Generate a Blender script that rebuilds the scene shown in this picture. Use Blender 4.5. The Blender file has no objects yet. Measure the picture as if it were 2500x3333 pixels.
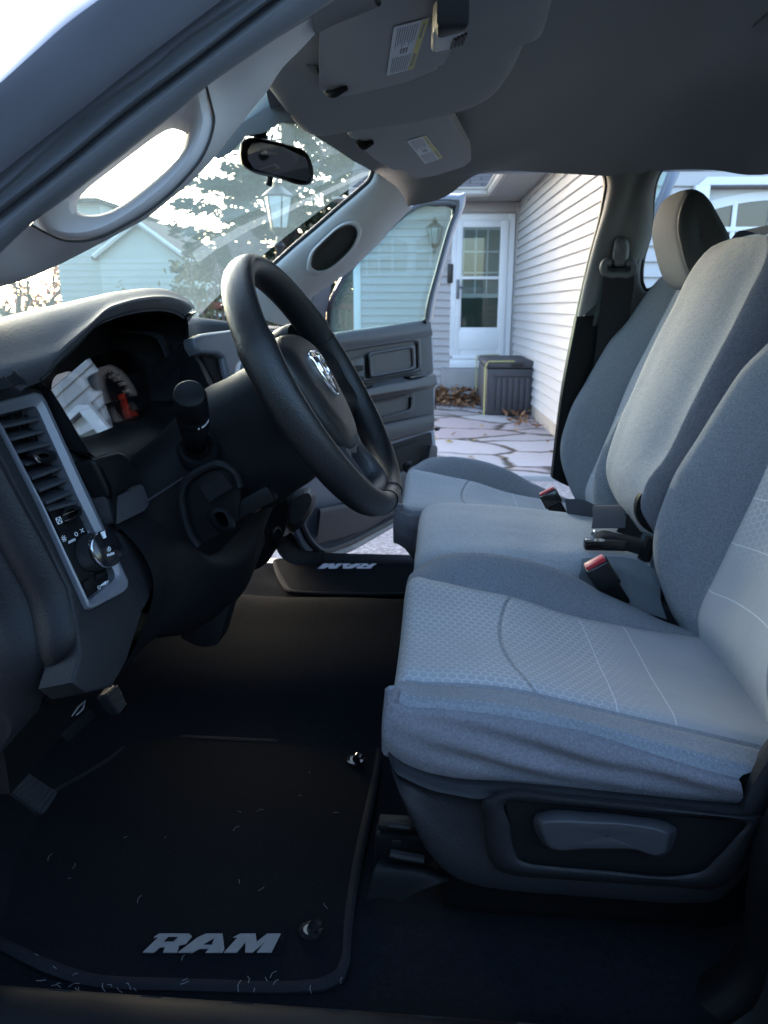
import bpy, bmesh, math, random
import numpy as np
from mathutils import Vector, Matrix
random.seed(7); RNG = np.random.default_rng(7)
sc = bpy.context.scene
COL = sc.collection
R = math.radians

# ------------------------------------------------------------------ camera model
# world: x = towards the truck's tail, y = across towards the passenger side, z = up; z 0 = door sill
FPX, CX, CY = 2450.0, 1250.0, 1666.5
YAW, PITCH = R(4.5), R(15.2)
CAM = np.array([0, -1.42, .75])
GROUND = -.55
cr = np.array([math.cos(YAW), math.sin(YAW), 0])
cf = np.array([-math.sin(YAW)*math.cos(PITCH), math.cos(YAW)*math.cos(PITCH), -math.sin(PITCH)])
cu = np.cross(cr, cf)
TILE = dict(A=(0, 0, .5), B=(830, 0, .5), C=(1670, 0, .5), D=(0, 1106, .5), E=(830, 1106, .5), G=(1670, 1106, .5),
            H=(830, 2212, .5), I=(1670, 2212, .5), J=(0, 1900, .7836), K=(600, 750, .4822), L=(1200, 700, .5426),
            M=(1150, 2300, .8137), F=(0, 0, 1.0))
def sight(t, x, y):
    o = TILE[t]; u, v = o[0]+x*o[2], o[1]+y*o[2]
    return cf + cr*(u-CX)/FPX - cu*(v-CY)/FPX
def atY(t, x, y, d): r = sight(t, x, y); return CAM + r*(d-CAM[1])/r[1]
def atX(t, x, y, d): r = sight(t, x, y); return CAM + r*(d-CAM[0])/r[0]
def atZ(t, x, y, d): r = sight(t, x, y); return CAM + r*(d-CAM[2])/r[2]
class Plane:
    def __init__(s, o, n): s.o = np.array(o, float); s.n = np.array(n, float)/np.linalg.norm(n)
    def at(s, t, x, y, off=0):
        r = sight(t, x, y); return CAM + r*(((s.o+s.n*off-CAM)@s.n)/(r@s.n))
    def pts(s, t, L, off=0): return [s.at(t, x, y, off) for x, y in L]
    @staticmethod
    def three(a, b, c): a, b, c = map(np.array, (a, b, c)); return Plane(a, np.cross(b-a, c-a))
def ys(t, d, L): return [atY(t, x, y, d) for x, y in L]
def xs(t, d, L): return [atX(t, x, y, d) for x, y in L]
def zs(t, d, L): return [atZ(t, x, y, d) for x, y in L]
V = lambda *a: np.array(a, float)

# ------------------------------------------------------------------ curve tools
def herm(ts, ps, t):
    n = len(ts); i = min(max(int(np.searchsorted(ts, t)-1), 0), n-2)
    h = ts[i+1]-ts[i]; s = (t-ts[i])/h
    def tan(k):
        if k == 0: return (ps[1]-ps[0])/(ts[1]-ts[0])
        if k == n-1: return (ps[-1]-ps[-2])/(ts[-1]-ts[-2])
        a, b = ts[k]-ts[k-1], ts[k+1]-ts[k]
        return ((ps[k+1]-ps[k])/b*a + (ps[k]-ps[k-1])/a*b)/(a+b)
    m0, m1 = tan(i)*h, tan(i+1)*h
    s2, s3 = s*s, s*s*s
    return ps[i]*(2*s3-3*s2+1)+m0*(s3-2*s2+s)+ps[i+1]*(-2*s3+3*s2)+m1*(s3-s2)
def chord(ps):
    d = np.linalg.norm(np.diff(ps, axis=0), axis=1); d = np.maximum(d, 1e-6)
    return np.concatenate([[0], np.cumsum(d)])
def resample(P, n, closed=False):
    P = np.array(P, float)
    if closed: Q = np.vstack([P[-2:], P, P[:3]])
    else: Q = P
    t = chord(Q)
    if closed: a, b = t[2], t[2+len(P)]; tt = np.linspace(a, b, n, endpoint=False)
    else: tt = np.linspace(0, t[-1], n)
    return np.array([herm(t, Q, x) for x in tt])
def smoothpoly(P, r, k=4):
    """round the corners of a polygon"""
    P = [np.array(p, float) for p in P]; out = []; n = len(P)
    for i in range(n):
        a, b, c = P[i-1], P[i], P[(i+1) % n]
        u, v = a-b, c-b; lu, lv = np.linalg.norm(u), np.linalg.norm(v)
        rr = min(r, lu*.45, lv*.45); p0, p1 = b+u/lu*rr, b+v/lv*rr
        for j in range(k+1):
            s = j/k; out.append(p0*(1-s)**2+2*b*s*(1-s)+p1*s*s)
    return out
def norm(v): v = np.array(v, float); return v/np.linalg.norm(v)
def polynormal(P):
    P = np.array(P); n = np.zeros(3)
    for i in range(len(P)): n += np.cross(P[i-1], P[i])
    return norm(n)

# ------------------------------------------------------------------ mesh accumulator
def dens(P, k=3):
    """extra points along the straight edges of a closed polygon"""
    P = [np.array(p, float) for p in P]; n = len(P)
    return [P[i]*(1-j/k)+P[(i+1) % n]*j/k for i in range(n) for j in range(k)]
class Geo:
    def __init__(s): s.v = []; s.f = []; s.m = []; s.uv = {}; s.mats = []; s.flat = set()
    def mi(s, m):
        if m not in s.mats: s.mats.append(m)
        return s.mats.index(m)
    def add(s, verts, faces, mat, uvs=None):
        b = len(s.v); s.v += [tuple(map(float, p)) for p in verts]; k = s.mi(mat) if not isinstance(mat, list) else None
        for j, f in enumerate(faces):
            s.f.append([b+i for i in f]); s.m.append(k if k is not None else s.mi(mat[j]))
            if uvs is not None: s.uv[len(s.f)-1] = [uvs[i] for i in f]
        return s
    def grid(s, rows, mat, closed=False, rowmat=None):
        rows = np.array(rows); m, n = rows.shape[:2]
        va = np.concatenate([[0], np.cumsum(np.linalg.norm(np.diff(rows, axis=0), axis=2).mean(1))])
        ua = np.concatenate([[0], np.cumsum(np.linalg.norm(np.diff(rows, axis=1), axis=2).mean(0))])
        uv = [(va[i], ua[j]) for i in range(m) for j in range(n)]
        F = []; mm = []
        for i in range(m-1):
            for j in range(n if closed else n-1):
                k = (j+1) % n; F.append((i*n+j, i*n+k, (i+1)*n+k, (i+1)*n+j)); mm.append(rowmat[i] if rowmat else mat)
        return s.add(rows.reshape(-1, 3), F, mm, uv)
    def loft(s, curves, mat, nu=24, k=4, closed=False, capped=False, rowmat=None, linear=False):
        C = np.array([resample(c, nu, closed) for c in curves])
        if not isinstance(k, (list, tuple)): k = [k]*(len(C)-1)
        d = np.concatenate([[0], np.cumsum(np.maximum(np.linalg.norm(np.diff(C, axis=0), axis=2).mean(1), 1e-6))])
        rows = []; rm = []
        for i in range(len(C)-1):
            for j in range(k[i]):
                t = d[i]+(d[i+1]-d[i])*j/k[i]
                rows.append(C[i]+(C[i+1]-C[i])*j/k[i] if linear else herm(d, C, t)); rm.append(rowmat[i] if rowmat else mat)
        rows.append(C[-1])
        s.grid(rows, mat, closed, rm)
        if capped:
            n = nu
            for row in (rows[0], rows[-1]): s.add(row, [list(range(n))], mat)
        return s
    def merge(s, bm, mat):
        bm.verts.index_update(); vs = [v.co[:] for v in bm.verts]
        s.add(vs, [[v.index for v in f.verts] for f in bm.faces], mat); bm.free(); return s
    def box(s, c, size, mat, rot=None, bev=.003, seg=2):
        bm = bmesh.new(); bmesh.ops.create_cube(bm, size=1)
        for v in bm.verts: v.co = Vector((v.co.x*size[0], v.co.y*size[1], v.co.z*size[2]))
        if bev: bmesh.ops.bevel(bm, geom=bm.edges[:], offset=bev, segments=seg, affect='EDGES', profile=.5)
        M = Matrix.Translation(Vector(c)) @ (rot.to_4x4() if rot is not None else Matrix())
        bm.transform(M); return s.merge(bm, mat)
    def plate(s, P, thick, mat, n=None, bev=0, seg=2, rnd=0, taper=None):
        """polygon P (3-D, flat) extruded backwards along -n"""
        if rnd: P = smoothpoly(P, rnd)
        n = polynormal(P) if n is None else norm(n)
        bm = bmesh.new(); vs = [bm.verts.new(p) for p in P]
        f = bm.faces.new(vs); f.normal_update()
        if f.normal.dot(Vector(n)) < 0: f.normal_flip()
        r = bmesh.ops.extrude_face_region(bm, geom=[f])
        nv = [g for g in r['geom'] if isinstance(g, bmesh.types.BMVert)]
        # the extruded cap becomes the back
        for v in nv: v.co -= Vector(n)*thick
        if bev:
            front = [e for e in bm.edges if all(v not in nv for v in e.verts)]
            bmesh.ops.bevel(bm, geom=front, offset=bev, segments=seg, affect='EDGES', profile=.5, clamp_overlap=True)
        bmesh.ops.recalc_face_normals(bm, faces=bm.faces[:])
        return s.merge(bm, mat)
    def tube(s, path, r, mat, n=8, cap=True, res=None, up=None):
        P = np.array(path, float)
        if res: P = resample(P, res)
        rr = np.broadcast_to(np.array(r, float), (len(P),)) if np.ndim(r) < 1 or len(r) == len(P) else np.interp(np.linspace(0, 1, len(P)), np.linspace(0, 1, len(r)), r)
        T = np.gradient(P, axis=0); T /= np.linalg.norm(T, axis=1)[:, None]
        a = V(0, 0, 1) if up is None else np.array(up, float)
        if abs(T[0]@a) > .95: a = V(1, 0, 0)
        rows = []
        for i in range(len(P)):
            a = a-T[i]*(a@T[i]); a /= np.linalg.norm(a); b = np.cross(T[i], a)
            rows.append([P[i]+rr[i]*(math.cos(q)*a+math.sin(q)*b) for q in np.linspace(0, 2*math.pi, n, endpoint=False)])
        s.grid(rows, mat, True)
        if cap:
            s.add(rows[0], [list(range(n))], mat); s.add(rows[-1], [list(range(n))], mat)
        return s
    def lathe(s, prof, o, axis, mat, n=28, cap=True):
        """prof: (distance along axis, radius)"""
        ax = norm(axis); a = V(0, 0, 1) if abs(ax[2]) < .9 else V(1, 0, 0); a = norm(a-ax*(a@ax)); b = np.cross(ax, a); o = np.array(o)
        rows = [[o+ax*h+r*(math.cos(q)*a+math.sin(q)*b) for q in np.linspace(0, 2*math.pi, n, endpoint=False)] for h, r in prof]
        s.grid(rows, mat, True)
        if cap: s.add(rows[0], [list(range(n))], mat); s.add(rows[-1], [list(range(n))], mat)
        return s
    def ribbon(s, path, side, w, mat, res=None, t=.002):
        P = np.array(path, float)
        if res: P = resample(P, res)
        sd = np.array(side, float)
        if sd.ndim == 1: sd = np.tile(sd, (len(P), 1))
        elif len(sd) != len(P): sd = np.array([[np.interp(x, np.linspace(0, 1, len(sd)), sd[:, c]) for c in range(3)] for x in np.linspace(0, 1, len(P))])
        sd /= np.linalg.norm(sd, axis=1)[:, None]
        T = np.gradient(P, axis=0); N = np.cross(T, sd); N /= np.linalg.norm(N, axis=1)[:, None]
        rows = [P-sd*w/2+N*t/2, P+sd*w/2+N*t/2, P+sd*w/2-N*t/2, P-sd*w/2-N*t/2, P-sd*w/2+N*t/2]
        return s.grid(rows, mat)
    def obj(s, name, parent=None, label=None, smooth=40, subsurf=0):
        me = bpy.data.meshes.new(name); me.from_pydata(s.v, [], s.f); me.update()
        for m in s.mats: me.materials.append(m)
        me.polygons.foreach_set('material_index', s.m)
        if s.uv:
            ul = me.uv_layers.new(name='UVMap')
            for p in me.polygons:
                q = s.uv.get(p.index)
                if q:
                    for li, c in zip(p.loop_indices, q): ul.data[li].uv = c
        if smooth:
            me.shade_smooth(); me.set_sharp_from_angle(angle=R(smooth))
        o = bpy.data.objects.new(name, me); COL.objects.link(o)
        if parent is not None:
            o.parent = parent
            if parent.parent is None and parent.name in ROOTINV: o.matrix_parent_inverse = ROOTINV[parent.name]
        if label: o['label'] = label
        return o
ROOTINV = {}
def root_of(o):
    while o.parent: o = o.parent
    return o
def thing(name, label, cat, loc, rot=0, group=None, world=True):
    """an Empty at the base of a thing; world=True keeps its parts' meshes in world coordinates"""
    o = bpy.data.objects.new(name, None); COL.objects.link(o); o.empty_display_size = .2
    o.location = loc; o.rotation_euler = (0, 0, rot); tag(o, label, cat, group)
    if world: ROOTINV[o.name] = (Matrix.Translation(Vector(loc)) @ Matrix.Rotation(rot, 4, 'Z')).inverted()
    return o
def tag(o, label=None, cat=None, group=None, kind=None):
    if label: o['label'] = label
    if cat: o['category'] = cat
    if group: o['group'] = group
    if kind: o['kind'] = kind
    return o
def textmesh(txt, size, mat, o, right, up, shear=0, bold=0, sx=1, depth=.0006, align='CENTER'):
    cu_ = bpy.data.curves.new('lettering', 'FONT'); cu_.body = txt; cu_.size = size; cu_.shear = shear; cu_.offset = bold
    cu_.align_x = align; cu_.align_y = 'CENTER'; cu_.extrude = depth; cu_.resolution_u = 3
    ob = bpy.data.objects.new('lettering', cu_); COL.objects.link(ob)
    dg = bpy.context.evaluated_depsgraph_get(); me = bpy.data.meshes.new_from_object(ob.evaluated_get(dg))
    r, u = norm(right), norm(up); n = np.cross(r, u); o = np.array(o)
    vs = [o+r*v.co.x*sx+u*v.co.y+n*v.co.z for v in me.vertices]; fs = [list(p.vertices) for p in me.polygons]
    bpy.data.objects.remove(ob); bpy.data.curves.remove(cu_); bpy.data.meshes.remove(me)
    return vs, fs

# ------------------------------------------------------------------ materials
class NT:
    def __init__(s, nt): s.nt = nt
    def n(s, typ, ins=None, **kw):
        nd = s.nt.nodes.new(typ)
        for k, v in kw.items(): setattr(nd, k, v)
        for k, v in (ins or {}).items():
            if isinstance(v, bpy.types.NodeSocket): s.nt.links.new(v, nd.inputs[k])
            else: nd.inputs[k].default_value = v
        return nd
    def math(s, op, a, b=0.0, c=0.0): return s.n('ShaderNodeMath', {0: a, 1: b, 2: c}, operation=op).outputs[0]
    def vm(s, op, a, b=(0, 0, 0)): return s.n('ShaderNodeVectorMath', {0: a, 1: b}, operation=op)
    def mix(s, f, a, b):
        nd = s.n('ShaderNodeMix', data_type='RGBA')
        for sock, v in ((nd.inputs['Factor'], f), (nd.inputs[6], a), (nd.inputs[7], b)):
            if isinstance(v, bpy.types.NodeSocket): s.nt.links.new(v, sock)
            else: sock.default_value = v
        return nd.outputs[2]
    def ramp(s, f, stops):
        nd = s.n('ShaderNodeValToRGB', {0: f}); e = nd.color_ramp.elements
        while len(e) < len(stops): e.new(.5)
        for q, (p, c) in zip(e, stops): q.position = p; q.color = c if len(c) == 4 else (*c, 1)
        return nd.outputs[0]
def c4(c): return (*c, 1.0)
def newmat(name):
    m = bpy.data.materials.new(name); m.use_nodes = True; t = NT(m.node_tree)
    b = m.node_tree.nodes['Principled BSDF']; return m, t, b
def surf(name, col, rough=.5, metal=0, var=.12, vscale=6, grain=None, gs=.25, spec=.5, coat=0, second=None, speckle=0, wrinkle=0):
    """base colour with a slow tonal drift, and an optional fine relief: (kind, scale)"""
    m, t, b = newmat(name)
    co = t.n('ShaderNodeTexCoord').outputs['Object']
    nz = t.n('ShaderNodeTexNoise', {'Vector': co, 'Scale': vscale, 'Detail': 5.0, 'Roughness': .6}).outputs['Fac']
    lo = tuple(x*(1-var) for x in col); hi = tuple(min(1, x*(1+var)) for x in (second or col))
    base = t.mix(nz, c4(lo), c4(hi))
    if speckle:                                                 # thread-sized mottling
        sp = t.n('ShaderNodeTexNoise', {'Vector': co, 'Scale': 330.0, 'Detail': 3.0, 'Roughness': .7}).outputs['Fac']
        k = t.n('ShaderNodeMapRange', {0: sp, 1: .3, 2: .7, 3: 1-speckle, 4: 1+speckle}).outputs[0]
        base = t.vm('MULTIPLY', base, t.n('ShaderNodeCombineXYZ', {0: k, 1: k, 2: k}).outputs[0]).outputs[0]
    t.nt.links.new(base, b.inputs['Base Color'])
    b.inputs['Roughness'].default_value = rough; b.inputs['Metallic'].default_value = metal
    b.inputs['Specular IOR Level'].default_value = spec
    if coat: b.inputs['Coat Weight'].default_value = coat; b.inputs['Coat Roughness'].default_value = .08
    rn = t.math('MULTIPLY_ADD', nz, .16, rough-.08); t.nt.links.new(rn, b.inputs['Roughness'])
    if grain:
        kind, scl = grain
        if kind == 'leather':
            vz = t.n('ShaderNodeTexVoronoi', {'Vector': co, 'Scale': scl, 'Randomness': 1.0}, feature='SMOOTH_F1').outputs['Distance']
            h = t.math('MULTIPLY_ADD', t.n('ShaderNodeTexNoise', {'Vector': co, 'Scale': scl*.5, 'Detail': 2.0}).outputs['Fac'], .6, vz)
        elif kind == 'weave':
            wv = t.n('ShaderNodeTexWave', {'Vector': co, 'Scale': scl, 'Distortion': 1.5}, bands_direction='DIAGONAL').outputs['Fac']
            h = t.math('MULTIPLY_ADD', t.n('ShaderNodeTexNoise', {'Vector': co, 'Scale': scl*2, 'Detail': 3.0}).outputs['Fac'], 1.2, wv)
        else:
            h = t.n('ShaderNodeTexNoise', {'Vector': co, 'Scale': scl, 'Detail': 6.0, 'Roughness': .75}).outputs['Fac']
        bp = t.n('ShaderNodeBump', {'Height': h, 'Strength': gs, 'Distance': .0015}).outputs['Normal']
        if wrinkle:                                             # slow pulls and creases in the cloth
            wz = t.n('ShaderNodeTexNoise', {'Vector': t.vm('MULTIPLY', co, (6, 11, 13)).outputs[0], 'Scale': 1.0, 'Detail': 4.0, 'Roughness': .55, 'Distortion': .9}).outputs['Fac']
            bp = t.n('ShaderNodeBump', {'Height': wz, 'Strength': wrinkle, 'Distance': .03, 'Normal': bp}).outputs['Normal']
        t.nt.links.new(bp, b.inputs['Normal'])
    return m
def glass(name, tint, refl=1.0, dust=0.0, dustcol=(.75, .8, .78), rough=0.0):
    """thin automotive glass: fresnel mirror over a tinted clear pane, with a film of dust"""
    m, t, b = newmat(name); nt = m.node_tree; nt.nodes.remove(b); out = nt.nodes['Material Output']
    fr = t.n('ShaderNodeFresnel', {'IOR': 1.5}).outputs[0]
    tr = t.n('ShaderNodeBsdfTransparent', {'Color': c4(tint)}).outputs[0]
    gl = t.n('ShaderNodeBsdfGlossy', {'Color': (1, 1, 1, 1), 'Roughness': rough}).outputs[0]
    base = tr
    if dust:
        co = t.n('ShaderNodeTexCoord').outputs['Object']
        nz = t.n('ShaderNodeTexNoise', {'Vector': co, 'Scale': 2.2, 'Detail': 4.0, 'Roughness': .65, 'Distortion': .8}).outputs['Fac']
        f = t.math('MULTIPLY', t.math('MULTIPLY_ADD', nz, 1.0, .5), dust)
        tl = t.n('ShaderNodeBsdfTranslucent', {'Color': c4(dustcol)}).outputs[0]
        mx = t.n('ShaderNodeMixShader', {0: f, 1: tr, 2: tl}); base = mx.outputs[0]
    mx = t.n('ShaderNodeMixShader', {0: t.math('MINIMUM', t.math('MULTIPLY', fr, refl), .9), 1: base, 2: gl})
    nt.links.new(mx.outputs[0], out.inputs['Surface']); return m
# ------------------------------------------------------------------ truck materials
M_paint = surf('dark_blue_paint', (.165, .180, .225), .35, var=.08, coat=.3)
M_seal = surf('rubber_seal', (.020, .0225, .028), .5, grain=('noise', 300), gs=.1)
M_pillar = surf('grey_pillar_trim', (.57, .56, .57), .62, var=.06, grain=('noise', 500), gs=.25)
M_head = surf('headliner_cloth', (.17, .173, .18), .95, var=.05, grain=('noise', 700), gs=.3, spec=.15)
M_visor = surf('visor_cloth', (.30, .30, .305), .9, var=.05, grain=('weave', 300), gs=.15, spec=.2)
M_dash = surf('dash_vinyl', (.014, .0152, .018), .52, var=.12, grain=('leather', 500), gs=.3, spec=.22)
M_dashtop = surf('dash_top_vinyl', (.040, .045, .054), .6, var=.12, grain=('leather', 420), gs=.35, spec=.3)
M_plast = surf('smooth_black_plastic', (.005, .0056, .0065), .5, var=.1, grain=('noise', 600), gs=.08, spec=.15)
M_plast2 = surf('charcoal_plastic', (.0075, .0082, .0096), .55, var=.1, grain=('noise', 600), gs=.1, spec=.13)
M_gloss = surf('gloss_black', (.008, .009, .011), .16, var=.1)
M_silver = surf('silver_paint', (.15, .16, .185), .42, metal=.3, var=.05)
M_chrome = surf('chrome', (.8, .8, .82), .12, metal=1, var=.02)
M_leather = surf('steering_wheel_leather', (.009, .010, .0115), .42, var=.12, grain=('leather', 800), gs=.3)
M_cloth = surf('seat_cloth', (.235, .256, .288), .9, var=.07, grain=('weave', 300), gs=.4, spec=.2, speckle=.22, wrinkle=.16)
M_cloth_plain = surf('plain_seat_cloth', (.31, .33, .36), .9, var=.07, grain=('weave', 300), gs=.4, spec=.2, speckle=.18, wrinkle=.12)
M_cloth_plain_lit = surf('plain_seat_cloth_lit', (.44, .465, .50), .9, var=.07, grain=('weave', 300), gs=.4, spec=.2, speckle=.18, wrinkle=.12)  # plain seat cloth lightened for the middle cushion, where too little light falls
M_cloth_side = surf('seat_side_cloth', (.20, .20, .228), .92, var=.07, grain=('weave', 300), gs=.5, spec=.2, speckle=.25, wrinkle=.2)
M_cloth_head = surf('headrest_dark_vinyl', (.02, .022, .024), .6, grain=('leather', 400), gs=.3)
M_carpet = surf('black_carpet', (.0075, .0092, .012), 1, var=.75, vscale=170, grain=('noise', 300), gs=1.0, spec=.03)
M_mat = surf('mat_carpet', (.006, .0075, .0098), 1, var=.75, vscale=190, grain=('noise', 320), gs=1.0, spec=.03)
M_matedge = surf('mat_binding', (.013, .0145, .018), .95, var=.3, vscale=80, grain=('noise', 500), gs=.6, spec=.1)
M_door = surf('door_trim_plastic', (.034, .035, .040), .5, var=.08, grain=('leather', 380), gs=.3)
M_doorhi = surf('door_upper_vinyl', (.055, .057, .063), .5, var=.08, grain=('leather', 380), gs=.3)
M_belt = surf('belt_webbing', (.012, .013, .016), .7, grain=('weave', 700), gs=.4)
M_beltgrey = surf('grey_belt_webbing', (.07, .075, .09), .6, grain=('weave', 700), gs=.4)
M_red = surf('red_button', (.55, .04, .06), .35, var=.05)
M_white = surf('white_ink', (.75, .77, .8), .6, var=.02)
M_grey_ink = surf('grey_ink', (.22, .23, .25), .7, var=.02)
M_letter = surf('grey_stitched_lettering', (.20, .205, .215), .9, var=.2, vscale=90, grain=('weave', 500), gs=.6)
M_letter2 = surf('pale_stitched_lettering', (.5, .5, .56), .9, var=.1, vscale=90)
M_paper = surf('label_paper', (.62, .64, .68), .7, var=.03)
M_yellow = surf('label_yellow', (.55, .5, .2), .7, var=.03)
M_metal = surf('dark_steel', (.014, .015, .018), .45, metal=.3, var=.2)
M_mirror = surf('mirror_face', (.55, .55, .58), .03, metal=1, var=.01)
M_needle = surf('orange_needle', (.75, .06, .02), .5, var=.02)
M_ink = surf('dial_ink', (.85, .85, .85), .6, var=.02)
M_dial = surf('gauge_face', (.012, .012, .014), .5, var=.02)
M_dialrim = surf('gauge_rim', (.55, .57, .62), .35, metal=.2, var=.05)
M_pillar_shaded = surf('pillar_trim_shaded', (.15, .148, .145), .7, var=.06, grain=('noise', 500), gs=.25)  # darker copy of the pillar trim; its backlit shade is in the colour
M_head_lit = surf('headliner_cloth_lit', (.24, .243, .25), .92, var=.05, grain=('noise', 700), gs=.3, spec=.15)  # same cloth as the lining, lightened to paint in windshield light
for m_, e_ in ((M_needle, (.9, .06, .02)), (M_ink, (.7, .72, .75)), (M_dialrim, (.25, .27, .30))):   # backlit needle and ink; the rim's glow stands in for light reaching it
    b_ = m_.node_tree.nodes['Principled BSDF']; b_.inputs['Emission Color'].default_value = (*e_, 1); b_.inputs['Emission Strength'].default_value = .11 if m_ is M_needle else .09
M_recess_shade = surf('taupe_recess_shade', (.035, .034, .033), .7, grain=('noise', 500), gs=.2)  # shade of the shallow recess put into the colour; also the trim joint
G_wind = glass('windshield_glass', (.86, .96, .94), .22, dust=.105, dustcol=(.60, .82, .80))
G_side = glass('side_glass', (.72, .86, .86), .10, dust=.02)
G_lens = glass('gauge_lens', (.97, .97, .98), 1.7)

truck = thing('pickup_truck', 'dark blue pickup truck with open doors and grey cloth front seats', 'pickup truck', (0.3, 0, GROUND))

# ------------------------------------------------------------------ front pillar, driver's side
L0 = ys('A', -.80, [(-500, 960), (0, 540), (200, 360), (450, 140), (640, 0), (1000, -260), (1500, -640)])
L0b = [p+V(-.03, .07, .02) for p in L0]
L1 = ys('A', -.785, [(-500, 1170), (0, 760), (300, 520), (600, 270), (940, 0), (1300, -280), (1700, -600)])
L1b = [p+V(.012, .035, -.012) for p in L1]
L2 = ys('A', -.745, [(-500, 1370), (0, 950), (450, 560), (700, 370), (1170, 0), (1500, -270), (1900, -600)])
L2b = ys('A', -.738, [(-500, 1400), (0, 985), (450, 592), (700, 400), (1190, 15), (1520, -255), (1920, -585)])
L3 = ys('A', -.735, [(-500, 1620), (0, 1230), (600, 700), (1000, 420), (1150, 290), (1560, 0), (1900, -250), (2300, -540)])
L3b = ys('A', -.728, [(-500, 1650), (0, 1262), (600, 735), (1000, 452), (1150, 322), (1585, 25), (1920, -230), (2320, -520)])
L4a = ys('A', -.735, [(-500, 1740), (0, 1345), (400, 1035), (800, 705), (1200, 405), (1659, 55), (2000, -200), (2400, -490)])
L4 = ys('A', -.715, [(-500, 1790), (0, 1395), (400, 1080), (800, 750), (1200, 450), (1659, 95), (2000, -160), (2430, -470)])
L4c = ys('A', -.722, [(-500, 1850), (0, 1450), (400, 1130), (800, 800), (1200, 495), (1659, 140), (2000, -120), (2460, -450)])
L5 = ys('A', -.700, [(-500, 2080), (0, 1650), (200, 1460), (460, 1270), (1100, 770), (1350, 560), (1659, 345), (2040, 92), (2180, 0), (2520, -250)])
L5b = [p+V(-.022, .04, .034) for p in L5]
g = Geo()
g.loft([L0b, L0, L1, L1b, L2, L2b, L3], M_paint, 40, [3, 6, 3, 5, 3, 6])
pillar_body = g.obj('front_pillar', truck)
M_flange = surf('pillar_flange_rubber', (.14, .152, .175), .42, var=.1, grain=('noise', 300), gs=.1)
g = Geo(); g.loft([L3, L3b, L4a, L4, L4c, L5, L5b], M_flange, 40, [3, 4, 3, 3, 6, 3])
g.obj('door_seal', pillar_body)

# inner trim with the pierced grab handle
hole = [(455, 1300), (500, 1248), (640, 1130), (800, 1005), (930, 905), (1050, 818), (1130, 773), (1200, 770), (1236, 790), (1236, 850), (1205, 960), (1140, 1050),
        (1040, 1150), (920, 1250), (800, 1338), (700, 1390), (620, 1412), (520, 1410), (468, 1392), (450, 1345)]
seam = [(230, 1440), (330, 1340), (560, 1150), (760, 1000), (900, 880), (1040, 770), (1180, 650), (1345, 520), (1372, 680), (1395, 790), (1385, 850), (1330, 1000),
        (1200, 1170), (1060, 1300), (900, 1415), (780, 1490), (650, 1545), (500, 1570), (400, 1558), (290, 1505)]
hb = ys('A', -.600, hole); hf = ys('A', -.655, hole); se = ys('A', -.652, seam)
mid = [a*.72+b*.28+V(0, -.007, 0) for a, b in zip(hf, se)]; mid2 = [a*.3+b*.7+V(0, -.012, 0) for a, b in zip(hf, se)]
hb = [p+V(-.006, 0, -.010) for p in hb]
g = Geo(); g.loft([hb, hf, mid, mid2, se], M_pillar, 72, [3, 3, 3, 3], closed=True)
S_ = ys('A', -.655, [(-500, 2060), (0, 1630), (210, 1465), (300, 1515), (400, 1560), (500, 1572), (650, 1547), (800, 1475), (1000, 1352), (1200, 1172), (1332, 1000), (1387, 850), (1397, 780), (1376, 680), (1345, 560), (1659, 340), (1900, 190), (2050, 100)])
E6 = [(-500, 2080), (0, 1870), (180, 1812), (350, 1740), (520, 1655), (700, 1560), (820, 1495), (940, 1430), (1100, 1305), (1250, 1180), (1400, 1020), (1520, 870), (1600, 765), (1659, 690)]
L6 = ys('A', -.600, E6)+ys('B', -.600, [(60, 620), (180, 440), (300, 320), (395, 215)])
L6b = [p+V(-.03, .05, .02) for p in L6]
S_r = resample(S_, 60); L_r = resample(L6, 60)
midc = [a*.45+b*.55+V(0, -.012, 0) for a, b in zip(S_r, L_r)]
trim = Geo(); trim.loft([S_r, midc, L_r, resample(L6b, 60)], M_pillar, 60, [5, 5, 3])
pt = trim.obj('pillar_trim', truck)
sg = Geo(); sg.tube([p+V(0, -.001, 0) for p in S_[2:15]], .0012, M_recess_shade, res=60, n=6); sg.obj('trim_joint', pt)
g.obj('grab_handle', pt)
g = Geo(); g.plate(ys('A', -.643, [(40, 1620), (200, 1462), (330, 1342), (443, 1285), (438, 1340), (450, 1395), (430, 1505), (300, 1520), (200, 1475), (60, 1640)]), .01, M_pillar, n=(0, -1, 0)); g.obj('handle_base', pt)
# rounded end of the roof rail lining beyond the trim
g = Geo()
e0 = ys('B', -.66, [(385, 85), (470, 20), (560, -60), (700, -180)]); e1 = ys('B', -.61, [(398, 222), (520, 160), (640, 110), (800, 40)])
g.loft([[p+V(0, .0, .0) for p in e0], [(a+b)/2+V(0, -.012, -.004) for a, b in zip(e0, e1)], e1, [p+V(0, .06, .035) for p in e1]], M_head, 16, 5)
g.obj('rail_lining', pt)

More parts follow.
